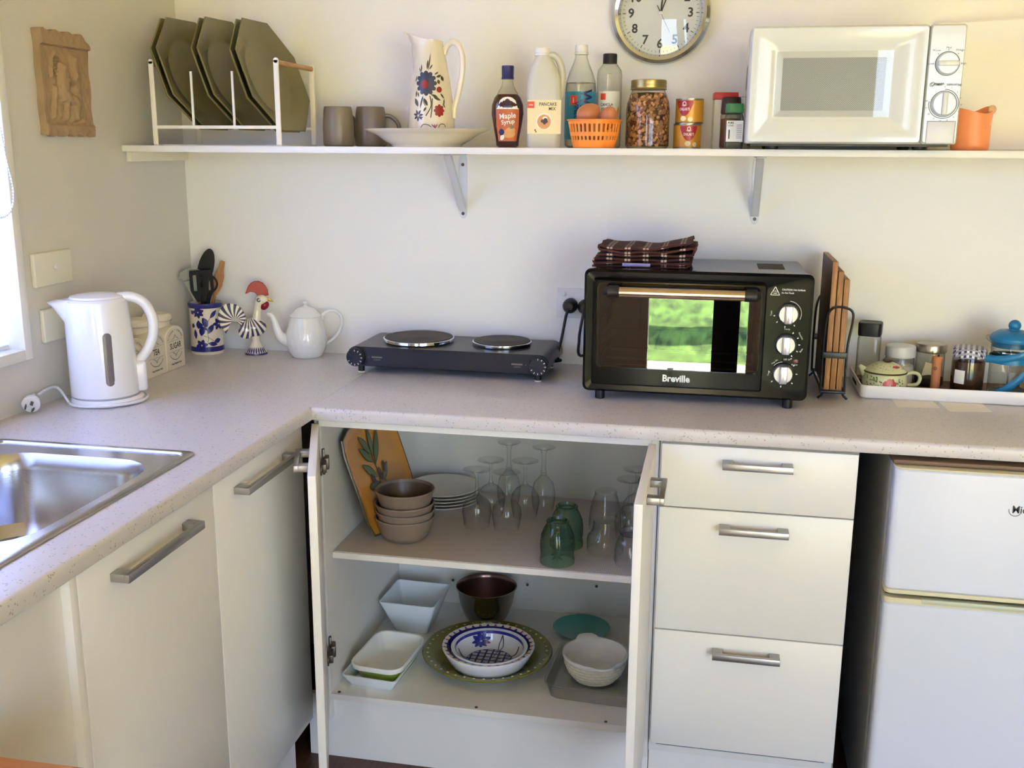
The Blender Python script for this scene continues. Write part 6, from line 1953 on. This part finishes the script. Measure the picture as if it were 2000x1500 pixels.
    obj('handle', tube(hd, .0065, 10, .009, up=(0, 1, 0)), 'press_blue', t)
    obj('base_ring', lathe([(rg_ * .9, 0), (rg_ * 1.04, 0), (rg_ * 1.05, Zp(1290)), (rg_ * 1.0, Zp(1275)), (rg_ * .9, Zp(1290)), (rg_ * .9, 0)], 44), 'press_blue_dark', t)
    # flowered canister cut by the picture edge
    c, k = on_tray(2018, -.062)
    t = thing('floral_tin', 'cream tin with red and green flowers at the right picture edge', 'tin', c)
    pr = [(.0, 0), (.030, 0), (.030, .07)]
    obj('tin', lathe([(0, 0), (.030, 0), (.031, .002), (.030, .004), (.030, .068), (.031, .070), (.030, .072), (0, .072)], 32), 'label_cream', t)
    ph = facing(c)
    fn = wrap([(.030, 0), (.030, .08)], ph, .0005)
    obj('printed_flowers', flat(petals(-.012, .055, .008, 5, .006) + petals(.012, .040, .008, 5, .006), fn), 'pot_red', t, sharp=0)
    obj('printed_leaves', flat([leaf(-.018, .02, -.008, .035, .006), leaf(-.006, .012, -.010, .03, .006), leaf(.004, .02, .012, .03, .005)], fn), 'pot_leaf', t, sharp=0)
tray_things()
def cards():
    for pts, lab, dz in ((((1745, 785), (1752, 795), (1836, 797), (1822, 786)), 'small white card half under the tray, left of the two', .0), (((1836, 789), (1854, 804), (1938, 804), (1920, 792)), 'small white card in front of the tray, right of the two', .0)):
        P = [on(x, y, 'Z', H + .0006) for x, y in pts]
        c = sum(P, V()) / 4
        P = [p if i in (1, 2) else p + V((0, .03, 0)) for i, p in enumerate(P)]
        o = obj('paper_card', loft([[(p.x - c.x, p.y - c.y, 0) for p in P], [(p.x - c.x, p.y - c.y, .0005) for p in P]]), 'card', loc=(c.x, c.y, H + .0003))
        tag(o, lab, 'card', 'paper cards by the tray')
cards()
# ================================================================ inside the open cupboard
ZM, ZF = 0.5302, 0.1808
def olive_tray():
    p0 = on(722, 1064, 'Z', ZM); p0.z = ZM
    # long platter standing on its side, leaning on the cupboard wall
    tl = on(652, 868, 'X', 0.6035)
    up = (tl - p0).normalized()
    b = V((0.10, 1.0, 0)); b = (b - up * b.dot(up)).normalized()
    n = b.cross(up); n = -n if n.x < 0 else n
    L, Hh = .30, (tl - p0).length + .012
    m = Matrix((b, up, n)).transposed().to_4x4()
    t = thing('platter', 'orange yellow platter painted with olives leaning at the cupboard side', 'platter', (0, 0, 0))
    t.matrix_world = Matrix.Translation(V((p0.x + .001, p0.y - .002, ZM + .0015))) @ m
    out = [(.045, 0), (L - .045, 0), (L - .012, .012), (L, .05), (L, Hh - .05), (L - .012, Hh - .012), (L - .05, Hh), (.05, Hh), (.012, Hh - .012), (0, Hh - .05), (0, .05), (.012, .012)]
    c_ = (L / 2, Hh / 2)
    def sc(f, z): return [((x - c_[0]) * f + c_[0], (y - c_[1]) * f + c_[1], z) for x, y in out]
    obj('rim', loft([sc(.86, 0), sc(.98, .010), sc(1.0, .013), sc(.99, .0155), sc(.965, .0150)], True, False), 'tray_rim', t)
    obj('face', loft([sc(.965, .0150), sc(.84, .0085), sc(.80, .0075)], False, True), 'yellow_tray', t)
    fn = lambda x, y: (x, y, .0086 + (.006 if (x < .02 or y < .015) else 0))
    fn = lambda x, y: (x, y, .0094)
    # branch painted along the tall direction (y) ; x runs to the back
    br = stroke([(.14, .035), (.13, .08), (.14, .13), (.135, .18), (.16, .235)], .0035) + stroke([(.13, .08), (.10, .05), (.075, .045)], .003) + stroke([(.14, .13), (.16, .11), (.165, .07)], .003)
    obj('painted_branch', flat(br, fn), 'olive_line', t, sharp=0)
    lv = [((.135, .18), (.10, .24), .020), ((.14, .17), (.155, .245), .018), ((.14, .15), (.20, .22), .022), ((.13, .16), (.085, .215), .018), ((.13, .12), (.075, .175), .018), ((.135, .10), (.075, .115), .018), ((.13, .085), (.10, .03), .018), ((.15, .10), (.20, .13), .018), ((.14, .07), (.115, .02), .016)]
    e1 = lambda x, y: (x, y, .0098); e2 = lambda x, y: (x, y, .0103)
    obj('leaf_outlines', flat([leaf(*a, *b_, w + .006) for a, b_, w in lv], e1), 'olive_line', t, sharp=0)
    obj('painted_leaves', flat([leaf(*a, *b_, w) for a, b_, w in lv], e2), 'olive_leaf', t, sharp=0)
    obj('painted_olives', flat([ell(.105, .125, .010, .016, 20), ell(.145, .122, .010, .017, -5), ell(.175, .128, .009, .015, -15), ell(.085, .030, .011, .014)], e2), 'olive_fruit', t, sharp=0)
olive_tray()

def bowls():
    cy = -.400
    cx = on(801, 1045, 'Z', ZM).x - .008
    r = .0735
    prof = [(0, .002), (.040, .002), (.042, 0), (.046, 0), (.052, .004), (.0605, .016), (.0655, .032), (.0690, .047), (.0700, .0515), (r - .0005, .0530), (r, .056), (r - .001, .058), (r - .003, .058), (r - .006, .052), (.064, .034), (.057, .017), (.04, .008), (0, .007)]
    g = lathe(prof, 48); gi = lathe([(r - .0034, .0570), (r - .0064, .051), (.0636, .0345), (.0566, .0176), (.040, .0088), (0, .0078)], 48)
    names = ['bottom', 'second', 'third', 'top']
    base = None
    for i, dz in enumerate((0, .0180, .0360, .0690)):
        lab = {0: 'taupe stoneware bowl at the bottom of the stack of four', 1: 'taupe stoneware bowl second from the bottom of the stack', 2: 'taupe stoneware bowl second from the top of the stack', 3: 'taupe stoneware bowl on top of the stack of four'}[i]
        loc = (cx + .0015 * (i % 2), cy, ZM + dz)
        if base is None:
            base = thing('cereal_bowl', lab, 'bowl', loc, 0, 'stacked taupe bowls')
            obj('body', g, 'taupe_bowl', base); obj('glaze_inside', gi, 'taupe_in', base)
        else: copy_of(base, loc, lab)
bowls()
def side_plates():
    r = .097
    g = lathe([(0, .001), (.055, .001), (.057, 0), (.062, 0), (.066, .003), (r - .003, .0125), (r, .0140), (r - .001, .0150), (r - .004, .0148), (.068, .006), (.058, .0038), (0, .0038)], 56)
    base = None
    for i in range(5):
        o = obj('side_plate', g, 'plate_white') if base is None else base.copy()
        if base is None: base = o
        else: COL.objects.link(o)
        o.location = (.772 + .001 * (i % 2), -.135, ZM + .0088 * i)
        tag(o, ('white side plate, lowest of the stack behind the bowls', 'white side plate, second lowest of the stack behind the bowls', 'white side plate, middle of the stack behind the bowls', 'white side plate, second highest of the stack behind the bowls', 'white side plate on top of the stack behind the bowls')[i], 'plate', 'stacked side plates')
side_plates()
def wine_profile(h, rb, rr, rf, hb, stem=.0036):
    """upside-down stemware: rim at z=0, foot at z=h"""
    return [(rr, 0), (rr * 1.06, hb * .15), (rb, hb * .45), (rb * .93, hb * .68), (rb * .62, hb * .88), (stem * 2.2, hb), (stem, hb + .012), (stem, h - .018), (stem * 1.5, h - .008), (rf * .5, h - .003), (rf, h - .0008), (rf * .995, h)]
def stemware():
    W1 = lathe(wine_profile(.150, .0375, .0315, .0345, .085), 40)
    F1 = lathe([(.026, 0), (.030, .02), (.032, .045), (.026, .075), (.012, .092), (.0075, .096), (.0085, .099), (.0055, .102), (.0085, .105), (.0065, .110), (.0052, .128), (.0060, .155), (.010, .168), (.030, .1725), (.0305, .1735)], 36)
    spec = [(.898, -.287, W1, 'upturned wine glass front left, beside the white plates', 'wine glass'), (.976, -.292, W1, 'upturned wine glass front right of the left cluster', 'wine glass'),
            (.915, -.200, W1, 'upturned wine glass behind the front left one', 'wine glass'), (1.004, -.190, W1, 'upturned wine glass with dark foot at the back of the cluster', 'wine glass'),
            (.945, -.110, F1, 'upturned tall-stemmed glass at the back, left of the two', 'stem glass'), (1.043, -.135, F1, 'upturned tall-stemmed glass at the back, right of the two', 'stem glass'),
            (1.292, -.200, W1, 'upturned wine glass rearmost beside the open right door', 'wine glass'), (1.283, -.285, W1, 'upturned wine glass just behind the blue-rimmed goblet', 'wine glass')]
    for x, y, g, lab, cat in spec:
        o = obj('wine_glass' if cat == 'wine glass' else 'stem_glass', g, 'glass', loc=(x, y, ZM)); tag(o, lab, cat, 'upturned stemware')
        if cat == 'stem glass':
            pass
    # blue-rimmed goblet partly behind the open door
    o = thing('goblet', 'blue-tinted glass goblet at the front beside the open right door', 'goblet', (1.300, -.455, ZM))
    obj('bowl', lathe([(.033, 0), (.037, .012), (.036, .045), (.028, .066), (.020, .072)], 36), 'glass', o)
    obj('blue_ring', lathe([(.020, .072), (.026, .076), (.027, .082), (.020, .087)], 36), 'glass_blue', o)
    obj('foot', lathe([(.020, .087), (.014, .10), (.018, .125), (.021, .135), (0, .137)], 36), 'glass', o)
    # clear tumblers
    T1 = lathe([(.041, 0), (.0405, .03), (.036, .062), (.030, .084), (.0275, .092), (.0285, .098), (.0265, .100), (0, .100)], 40)
    T2 = lathe([(.043, 0), (.044, .03), (.042, .040), (.036, .046), (.031, .060), (.029, .078), (.0, .080)], 40)
    tag(obj('tumbler', T2, 'glass', loc=(1.235, -.388, ZM)), 'stout upturned clear tumbler in front of the taller one', 'tumbler', 'clear tumblers')
    tag(obj('tumbler', T1, 'glass', loc=(1.218, -.235, ZM)), 'upturned clear tumbler with a thick base behind the stout one', 'tumbler', 'clear tumblers')
    # green pressed-glass tumblers
    prof = [(.0400, 0), (.0405, .010), (.0385, .022), (.0395, .030), (.0400, .050), (.0375, .068), (.0310, .084), (.0262, .092), (.0255, .096), (.0270, .100), (.0255, .103), (.0215, .103), (.020, .097), (0, .096)]
    n = 60; rings = []
    for r, z in prof[:-1]:
        amp = .0016 * max(0, sin(pi * min(1, max(0, (z - .018) / .062))))
        rings.append([((r + amp * max(0, sin(4 * 2 * pi * i / n) * sin(z * 260))) * cos(2 * pi * i / n), (r + amp * max(0, sin(4 * 2 * pi * i / n) * sin(z * 260))) * sin(2 * pi * i / n), z) for i in range(n)])
    GT = loft(rings, False, True)
    base = None
    for x, y, lab in ((1.133, -.474, 'green pressed-glass tumbler upturned, front one of the two'), (1.139, -.370, 'green pressed-glass tumbler upturned, rear one of the two')):
        if base is None:
            base = thing('green_tumbler', lab, 'tumbler', (x, y, ZM), 0, 'green tumblers')
            obj('glass', GT, 'glass_green', base, sharp=70)
            ph = facing((x, y))
            fn = wrap(prof, ph, .0010)
            st = petals(0, .030, .016, 7, .0055, 12, .05)
            obj('moulded_flower', flat(st, fn), 'glass_green', base, sharp=0)
        else: copy_of(base, (x, y, ZM), lab)
stemware()

def sq_ring(w, d, r, z, cx=0, cy=0, k=4):
    return [(x, y, z) for x, y in rrect(w, d, r, k, cx, cy)]
def lower_shelf():
    # square bowl
    o = obj('square_bowl', loft([sq_ring(.088, .088, .008, 0), sq_ring(.092, .092, .008, .002), sq_ring(.156, .156, .010, .093), sq_ring(.156, .156, .010, .095), sq_ring(.150, .150, .008, .095), sq_ring(.090, .090, .012, .010)]), 'dish_grey', loc=(.698, -.172, ZF), rot=(0, 0, -2))
    tag(o, 'deep square white bowl with flared sides at the back left', 'bowl')
    # nested rectangular dishes
    o = obj('baking_dish', loft([sq_ring(.108, .172, .008, 0), sq_ring(.112, .176, .009, .002), sq_ring(.142, .206, .012, .030), sq_ring(.142, .206, .012, .032), sq_ring(.134, .198, .010, .032), sq_ring(.108, .172, .010, .005)]), 'dish_grey', loc=(.692, -.432, ZF), rot=(0, 0, -4))
    tag(o, 'shallow white rectangular dish at the bottom of the nested pile', 'dish')
    t = thing('baking_dish', 'white rectangular dish with olive green outside on top of the pile', 'dish', (.702, -.424, ZF + .006), -5)
    obj('outside', loft([sq_ring(.098, .150, .022, 0), sq_ring(.104, .156, .024, .003), sq_ring(.122, .184, .030, .034)], True, False), 'dish_green', t)
    obj('rim', loft([sq_ring(.122, .184, .030, .034), sq_ring(.132, .196, .032, .036), sq_ring(.136, .200, .034, .046), sq_ring(.134, .198, .033, .049), sq_ring(.126, .190, .031, .048), sq_ring(.098, .152, .024, .014), sq_ring(.085, .135, .022, .0095)], False, True), 'dish_white', t)
    # steel mixing bowl
    t = thing('mixing_bowl', 'stainless steel mixing bowl at the back of the cupboard floor', 'bowl', (.884, -.113, ZF))
    pr = [(0, .001), (.040, 0), (.046, .002), (.062, .029), (.074, .064), (.079, .100), (.0845, .106), (.0855, .1095), (.083, .1105)]
    obj('outside', lathe(pr, 48), 'steel_bowl', t)
    obj('inside', lathe([(.083, .1105), (.078, .104), (.0775, .097), (.072, .063), (.060, .029), (.044, .006), (0, .004)], 48), 'steel_brown', t)
    # olive platter with dotted rim
    pc = (.937, -.338)
    t = thing('dinner_platter', 'large round olive green platter with dotted rim under patterned bowls', 'platter', (pc[0], pc[1], ZF))
    r = .166
    top = [(r, .036), (r - .002, .0385), (r - .012, .0375), (.115, .022), (.095, .012), (0, .011)]
    obj('body', lathe([(0, .002), (.075, .002), (.078, 0), (.084, 0), (.090, .004), (.12, .018), (r - .002, .034)] + top, 72), 'platter_olive', t)
    dots = [xf(egg(.0035, .0035, .0012, 8, 6), T((r - .014) * cos(2 * pi * i / 40), (r - .014) * sin(2 * pi * i / 40), .0372)) for i in range(40)]
    obj('rim_dots', join(*dots), 'platter_dot', t)
    # patterned bowls
    def pbowl(name, x, y, z, r, h, label, mrim):
        t = thing(name, label, 'bowl', (x, y, z), 0, 'patterned bowls')
        ou = [(0, .001), (r * .56, .001), (r * .58, 0), (r * .64, 0), (r * .70, .003), (r * .84, h * .34), (r * .94, h * .70), (r, h - .003), (r, h)]
        inn = [(r, h), (r * .985, h + .001), (r * .90, h - .002), (r * .84, h * .52), (r * .76, h * .26), (r * .66, .0085), (0, .007)]
        obj('outside', lathe(ou, 56), 'pattern_white', t)
        obj('inside', lathe(inn, 56), 'pattern_white', t)
        return t, inn
    t, inn = pbowl('serving_bowl', .948, -.375, ZF + .0125, .116, .058, 'white bowl with triangle-patterned rim standing on the olive platter', None)
    r, h = .116, .058
    n = 34
    for k_, m in ((0, 'pattern_cream'), (1, 'pattern_blue'), (2, 'pattern_rust')):
        gs = []
        for i in range(n):
            a0, a1 = 2 * pi * i / n, 2 * pi * (i + 1) / n
            am = (a0 + a1) / 2
            def P(a, f): return V(((r * (.995 - .095 * f)) * cos(a), (r * (.995 - .095 * f)) * sin(a), h + .0012 - .0028 * f))
            if k_ == 0: gs.append(([P(a0 + .01, 0), P(am, 0), P(am, 1), P(a0 + .01, 1)], [(0, 1, 2, 3)]))
            elif (i % 2) == k_ - 1: gs.append(([P(am, 0), P(a1, 0), P((am + a1) / 2, .9)], [(0, 1, 2)]))
            else: gs.append(([P(am, 1), P(a1, 1), P((am + a1) / 2, .1)], [(0, 1, 2)]))
        obj('rim_pattern', join(*gs), m, t, sharp=0)
    obj('blue_band', lathe([(r * .898, h - .0014), (r * .862, h * .68 + .001), (r * .838, h * .52 + .001)], 56), 'pattern_blue', t)
    t, inn = pbowl('serving_bowl', .952, -.383, ZF + .0215, .096, .050, 'smaller white bowl with blue flower and checked centre inside the patterned bowl', None)
    r, h = .096, .050
    obj('blue_line', lathe([(r * .898, h - .0014), (r * .880, h * .82)], 56), 'pattern_blue', t)
    def inside(a, f, e=.0008):
        """a: angle, f: 0 rim .. 1 centre along the inner wall"""
        prof = inn[2:]
        x = f * (len(prof) - 1); i = min(int(x), len(prof) - 2); q = x - i
        rr = prof[i][0] * (1 - q) + prof[i + 1][0] * q; z = prof[i][1] * (1 - q) + prof[i + 1][1] * q
        rr -= e
        return V((rr * cos(a), rr * sin(a), z + e))
    fl = []
    a0 = radians(118)
    def back(u, v): return inside(a0 + u, v)
    pts = petals(0, .05, .42, 7, .16, 200, .1)
    pts = [[(p[0], .30 + p[1] * .9) for p in s] for s in petals(0, 0, .34, 9, .15, 0, .1)]
    pts = [[p if p[1] > .06 else (p[0], .06) for p in s] for s in pts]
    obj('painted_flower', flat(pts, back), 'pattern_blue', t, sharp=0)
    ln = stroke([(-.70, .10), (-.78, .5), (-.70, .95)], .03) + stroke([(-.70, .10), (-.62, .5), (-.70, .95)], .03) + stroke([(-1.45, .2), (-1.5, .6), (-1.4, 1.1)], .06) + stroke([(1.0, .2), (1.05, .7), (1.0, 1.2)], .06) + [ell(-1.45, 1.0, .09, .16), ell(1.05, 1.1, .08, .16)]
    obj('painted_lines', flat(ln, back), 'ink', t, sharp=0)
    ck = []
    R1 = r * .60
    for i in range(-3, 4):
        x = i * R1 / 3.4; L = sqrt(max(0, R1 * R1 - x * x))
        ck += rectp(x - .0022, x + .0022, -L, L) + rectp(-L, L, x - .0022, x + .0022)
    obj('checked_centre', flat(ck + ringpoly(0, 0, R1 * 1.03, .0016, n=40), lambda x, y: (x, y, .0086 + .0012 * (x * x + y * y) / (R1 * R1))), 'navy', t, sharp=0)
    # teal plate lying at the back
    o = obj('teal_plate', lathe([(0, .001), (.045, 0), (.052, .002), (.076, .011), (.078, .0125), (.074, .0125), (.050, .005), (0, .004)], 48), 'teal', loc=(1.150, -.112, ZF))
    tag(o, 'glossy teal plate lying at the back behind the woven-look bowl', 'plate')
    # glass oven dish
    w, d = .228, .245
    o = obj('glass_dish', loft([sq_ring(w - .030, d - .030, .022, 0), sq_ring(w - .020, d - .020, .026, .004), sq_ring(w - .004, d - .004, .032, .036), sq_ring(w + .006, d + .006, .034, .038), sq_ring(w + .006, d + .006, .034, .040), sq_ring(w - .006, d - .006, .030, .039), sq_ring(w - .026, d - .026, .024, .006)]), 'glass', loc=(1.226, -.372, ZF), rot=(0, 0, -3))
    tag(o, 'clear glass baking dish under the woven-look bowl', 'dish')
    # basket-weave bowl with lugs
    t = thing('casserole_bowl', 'white bowl with woven-look outside and two lugs in the glass dish', 'bowl', (1.216, -.366, ZF + .0064), 0)
    r, h = .0795, .068
    ou = [(0, .001), (.044, 0), (.050, .003), (.066, .022), (.074, .042), (.0765, h - .012)]
    obj('outside', lathe(ou, 56), 'weave', t)
    rows = []
    for j in range(6):
        z = .006 + .0088 * j
        for i in range(26):
            a = 2 * pi * (i + .5 * (j % 2)) / 26
            rr = prof_r(ou, z)
            rows.append(xf(egg(.0095, .0030, .0034, 8, 6), T(rr * cos(a), rr * sin(a), z) @ Matrix.Rotation(a + pi / 2, 4, 'Z')))
    obj('woven_relief', join(*rows), 'weave', t)
    n = 56; rim = []
    for rr, z in ((.0768, h - .013), (.0800, h - .010), (.0815, h - .004), (.0805, h), (.0765, h), (.073, h - .008), (.0615, .026), (.044, .008), (.02, .006)):
        ring = []
        for i in range(n):
            a = 2 * pi * i / n
            lug = max(0, 1 - abs(((a - radians(100)) % pi) - pi / 2 + 0) / .30) if 0 else 0
            dd = min(abs((a - radians(112) + pi) % (2 * pi) - pi), abs((a - radians(292) + pi) % (2 * pi) - pi))
            lug = max(0, 1 - (dd / .34) ** 4) if dd < .34 else 0
            e = .016 * lug if z > h - .008 and rr > .075 else 0
            ring.append(((rr + e) * cos(a), (rr + e) * sin(a), z + (.003 * lug if e else 0)))
        rim.append(ring)
    obj('glazed_rim', loft(rim, False, True), 'dish_white', t, sharp=60)
lower_shelf()

# ================================================================ fridge and table
def fridge():
    x0, x1, yf = 1.829, 2.309, -.620
    t = thing('fridge', 'white two-door bar fridge under the right end of the worktop', 'fridge', ((x0 + x1) / 2, -.32, 0))
    ox_, oy_ = -(x0 + x1) / 2, .32
    hx = (x1 - x0) / 2
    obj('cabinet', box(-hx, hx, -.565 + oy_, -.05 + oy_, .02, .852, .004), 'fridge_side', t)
    obj('top_panel', box(-hx, hx, -.600 + oy_, -.05 + oy_, .8525, .862, .003), 'fridge_top', t)
    def leaf_(name, z0, z1):
        g = xf(prism(rrect(2 * hx - .006, .052, .014, 5, 0, -.594 + oy_), z0, z1, .004), Matrix.Identity(4))
        return obj(name, g, 'fridge_white', t)
    leaf_('freezer_door', .592, .848); leaf_('fridge_door', .055, .562)
    obj('door_trim', xf(prism(rrect(2 * hx - .005, .053, .014, 5, 0, -.594 + oy_), .8482, .8515, .001), Matrix.Identity(4)), 'fridge_trim', t)
    obj('door_trim', xf(prism(rrect(2 * hx - .005, .053, .014, 5, 0, -.594 + oy_), .5835, .5918, .001), Matrix.Identity(4)), 'fridge_trim', t)
    obj('door_trim', xf(prism(rrect(2 * hx - .005, .053, .014, 5, 0, -.594 + oy_), .5622, .5745, .001), Matrix.Identity(4)), 'fridge_trim', t)
    obj('seal', box(-hx + .008, hx - .008, -.600 + oy_, -.566 + oy_, .5746, .5834), 'dark_gap', t)
    obj('handle_recess', box(-hx + .075, hx - .03, -.6225 + oy_, -.605 + oy_, .5655, .5765, .003), 'fridge_handle', t)
    pf = plane_y(-.620 + oy_, .0006)
    lx = on(1985, 997, 'Y', -.62); X = lx.x + ox_
    obj('logo_swoosh', flat(ringpoly(X - .002, lx.z, .0125, .0016, 170, 330, 24), pf), 'ink_grey', t, sharp=0)
    obj('lettering', tmap(text('Midea', .021, 'LEFT', .0004, .9), pf, X - .008, lx.z + .001), 'ink', t, sharp=0)
    for s in (-1, 1):
        for y in (-.52, -.10):
            obj('foot', mv(cyl(.016, 0, .02, .002, 14), s * (hx - .04), y + oy_, 0), 'black_plastic', t)
fridge()
def table():
    t = thing('wooden_table', 'corner of a warm brown wooden table at the bottom left', 'table', (.70, -2.10, 0))
    obj('top', box(-.085, .10, -.42, .3785, .725, .750, .003), 'table_wood', t)
    for a in (-1, 1):
        for b in (-1, 1):
            obj('leg', box(a * .06 - .02, a * .06 + .02, b * .36 - .02 - .03, b * .36 + .02 - .03, 0, .7245, .003), 'table_wood', t)
    obj('apron', join(box(-.04, .04, .30, .318, .64, .7245), box(-.04, .04, -.378, -.36, .64, .7245)), 'table_wood', t)
table()
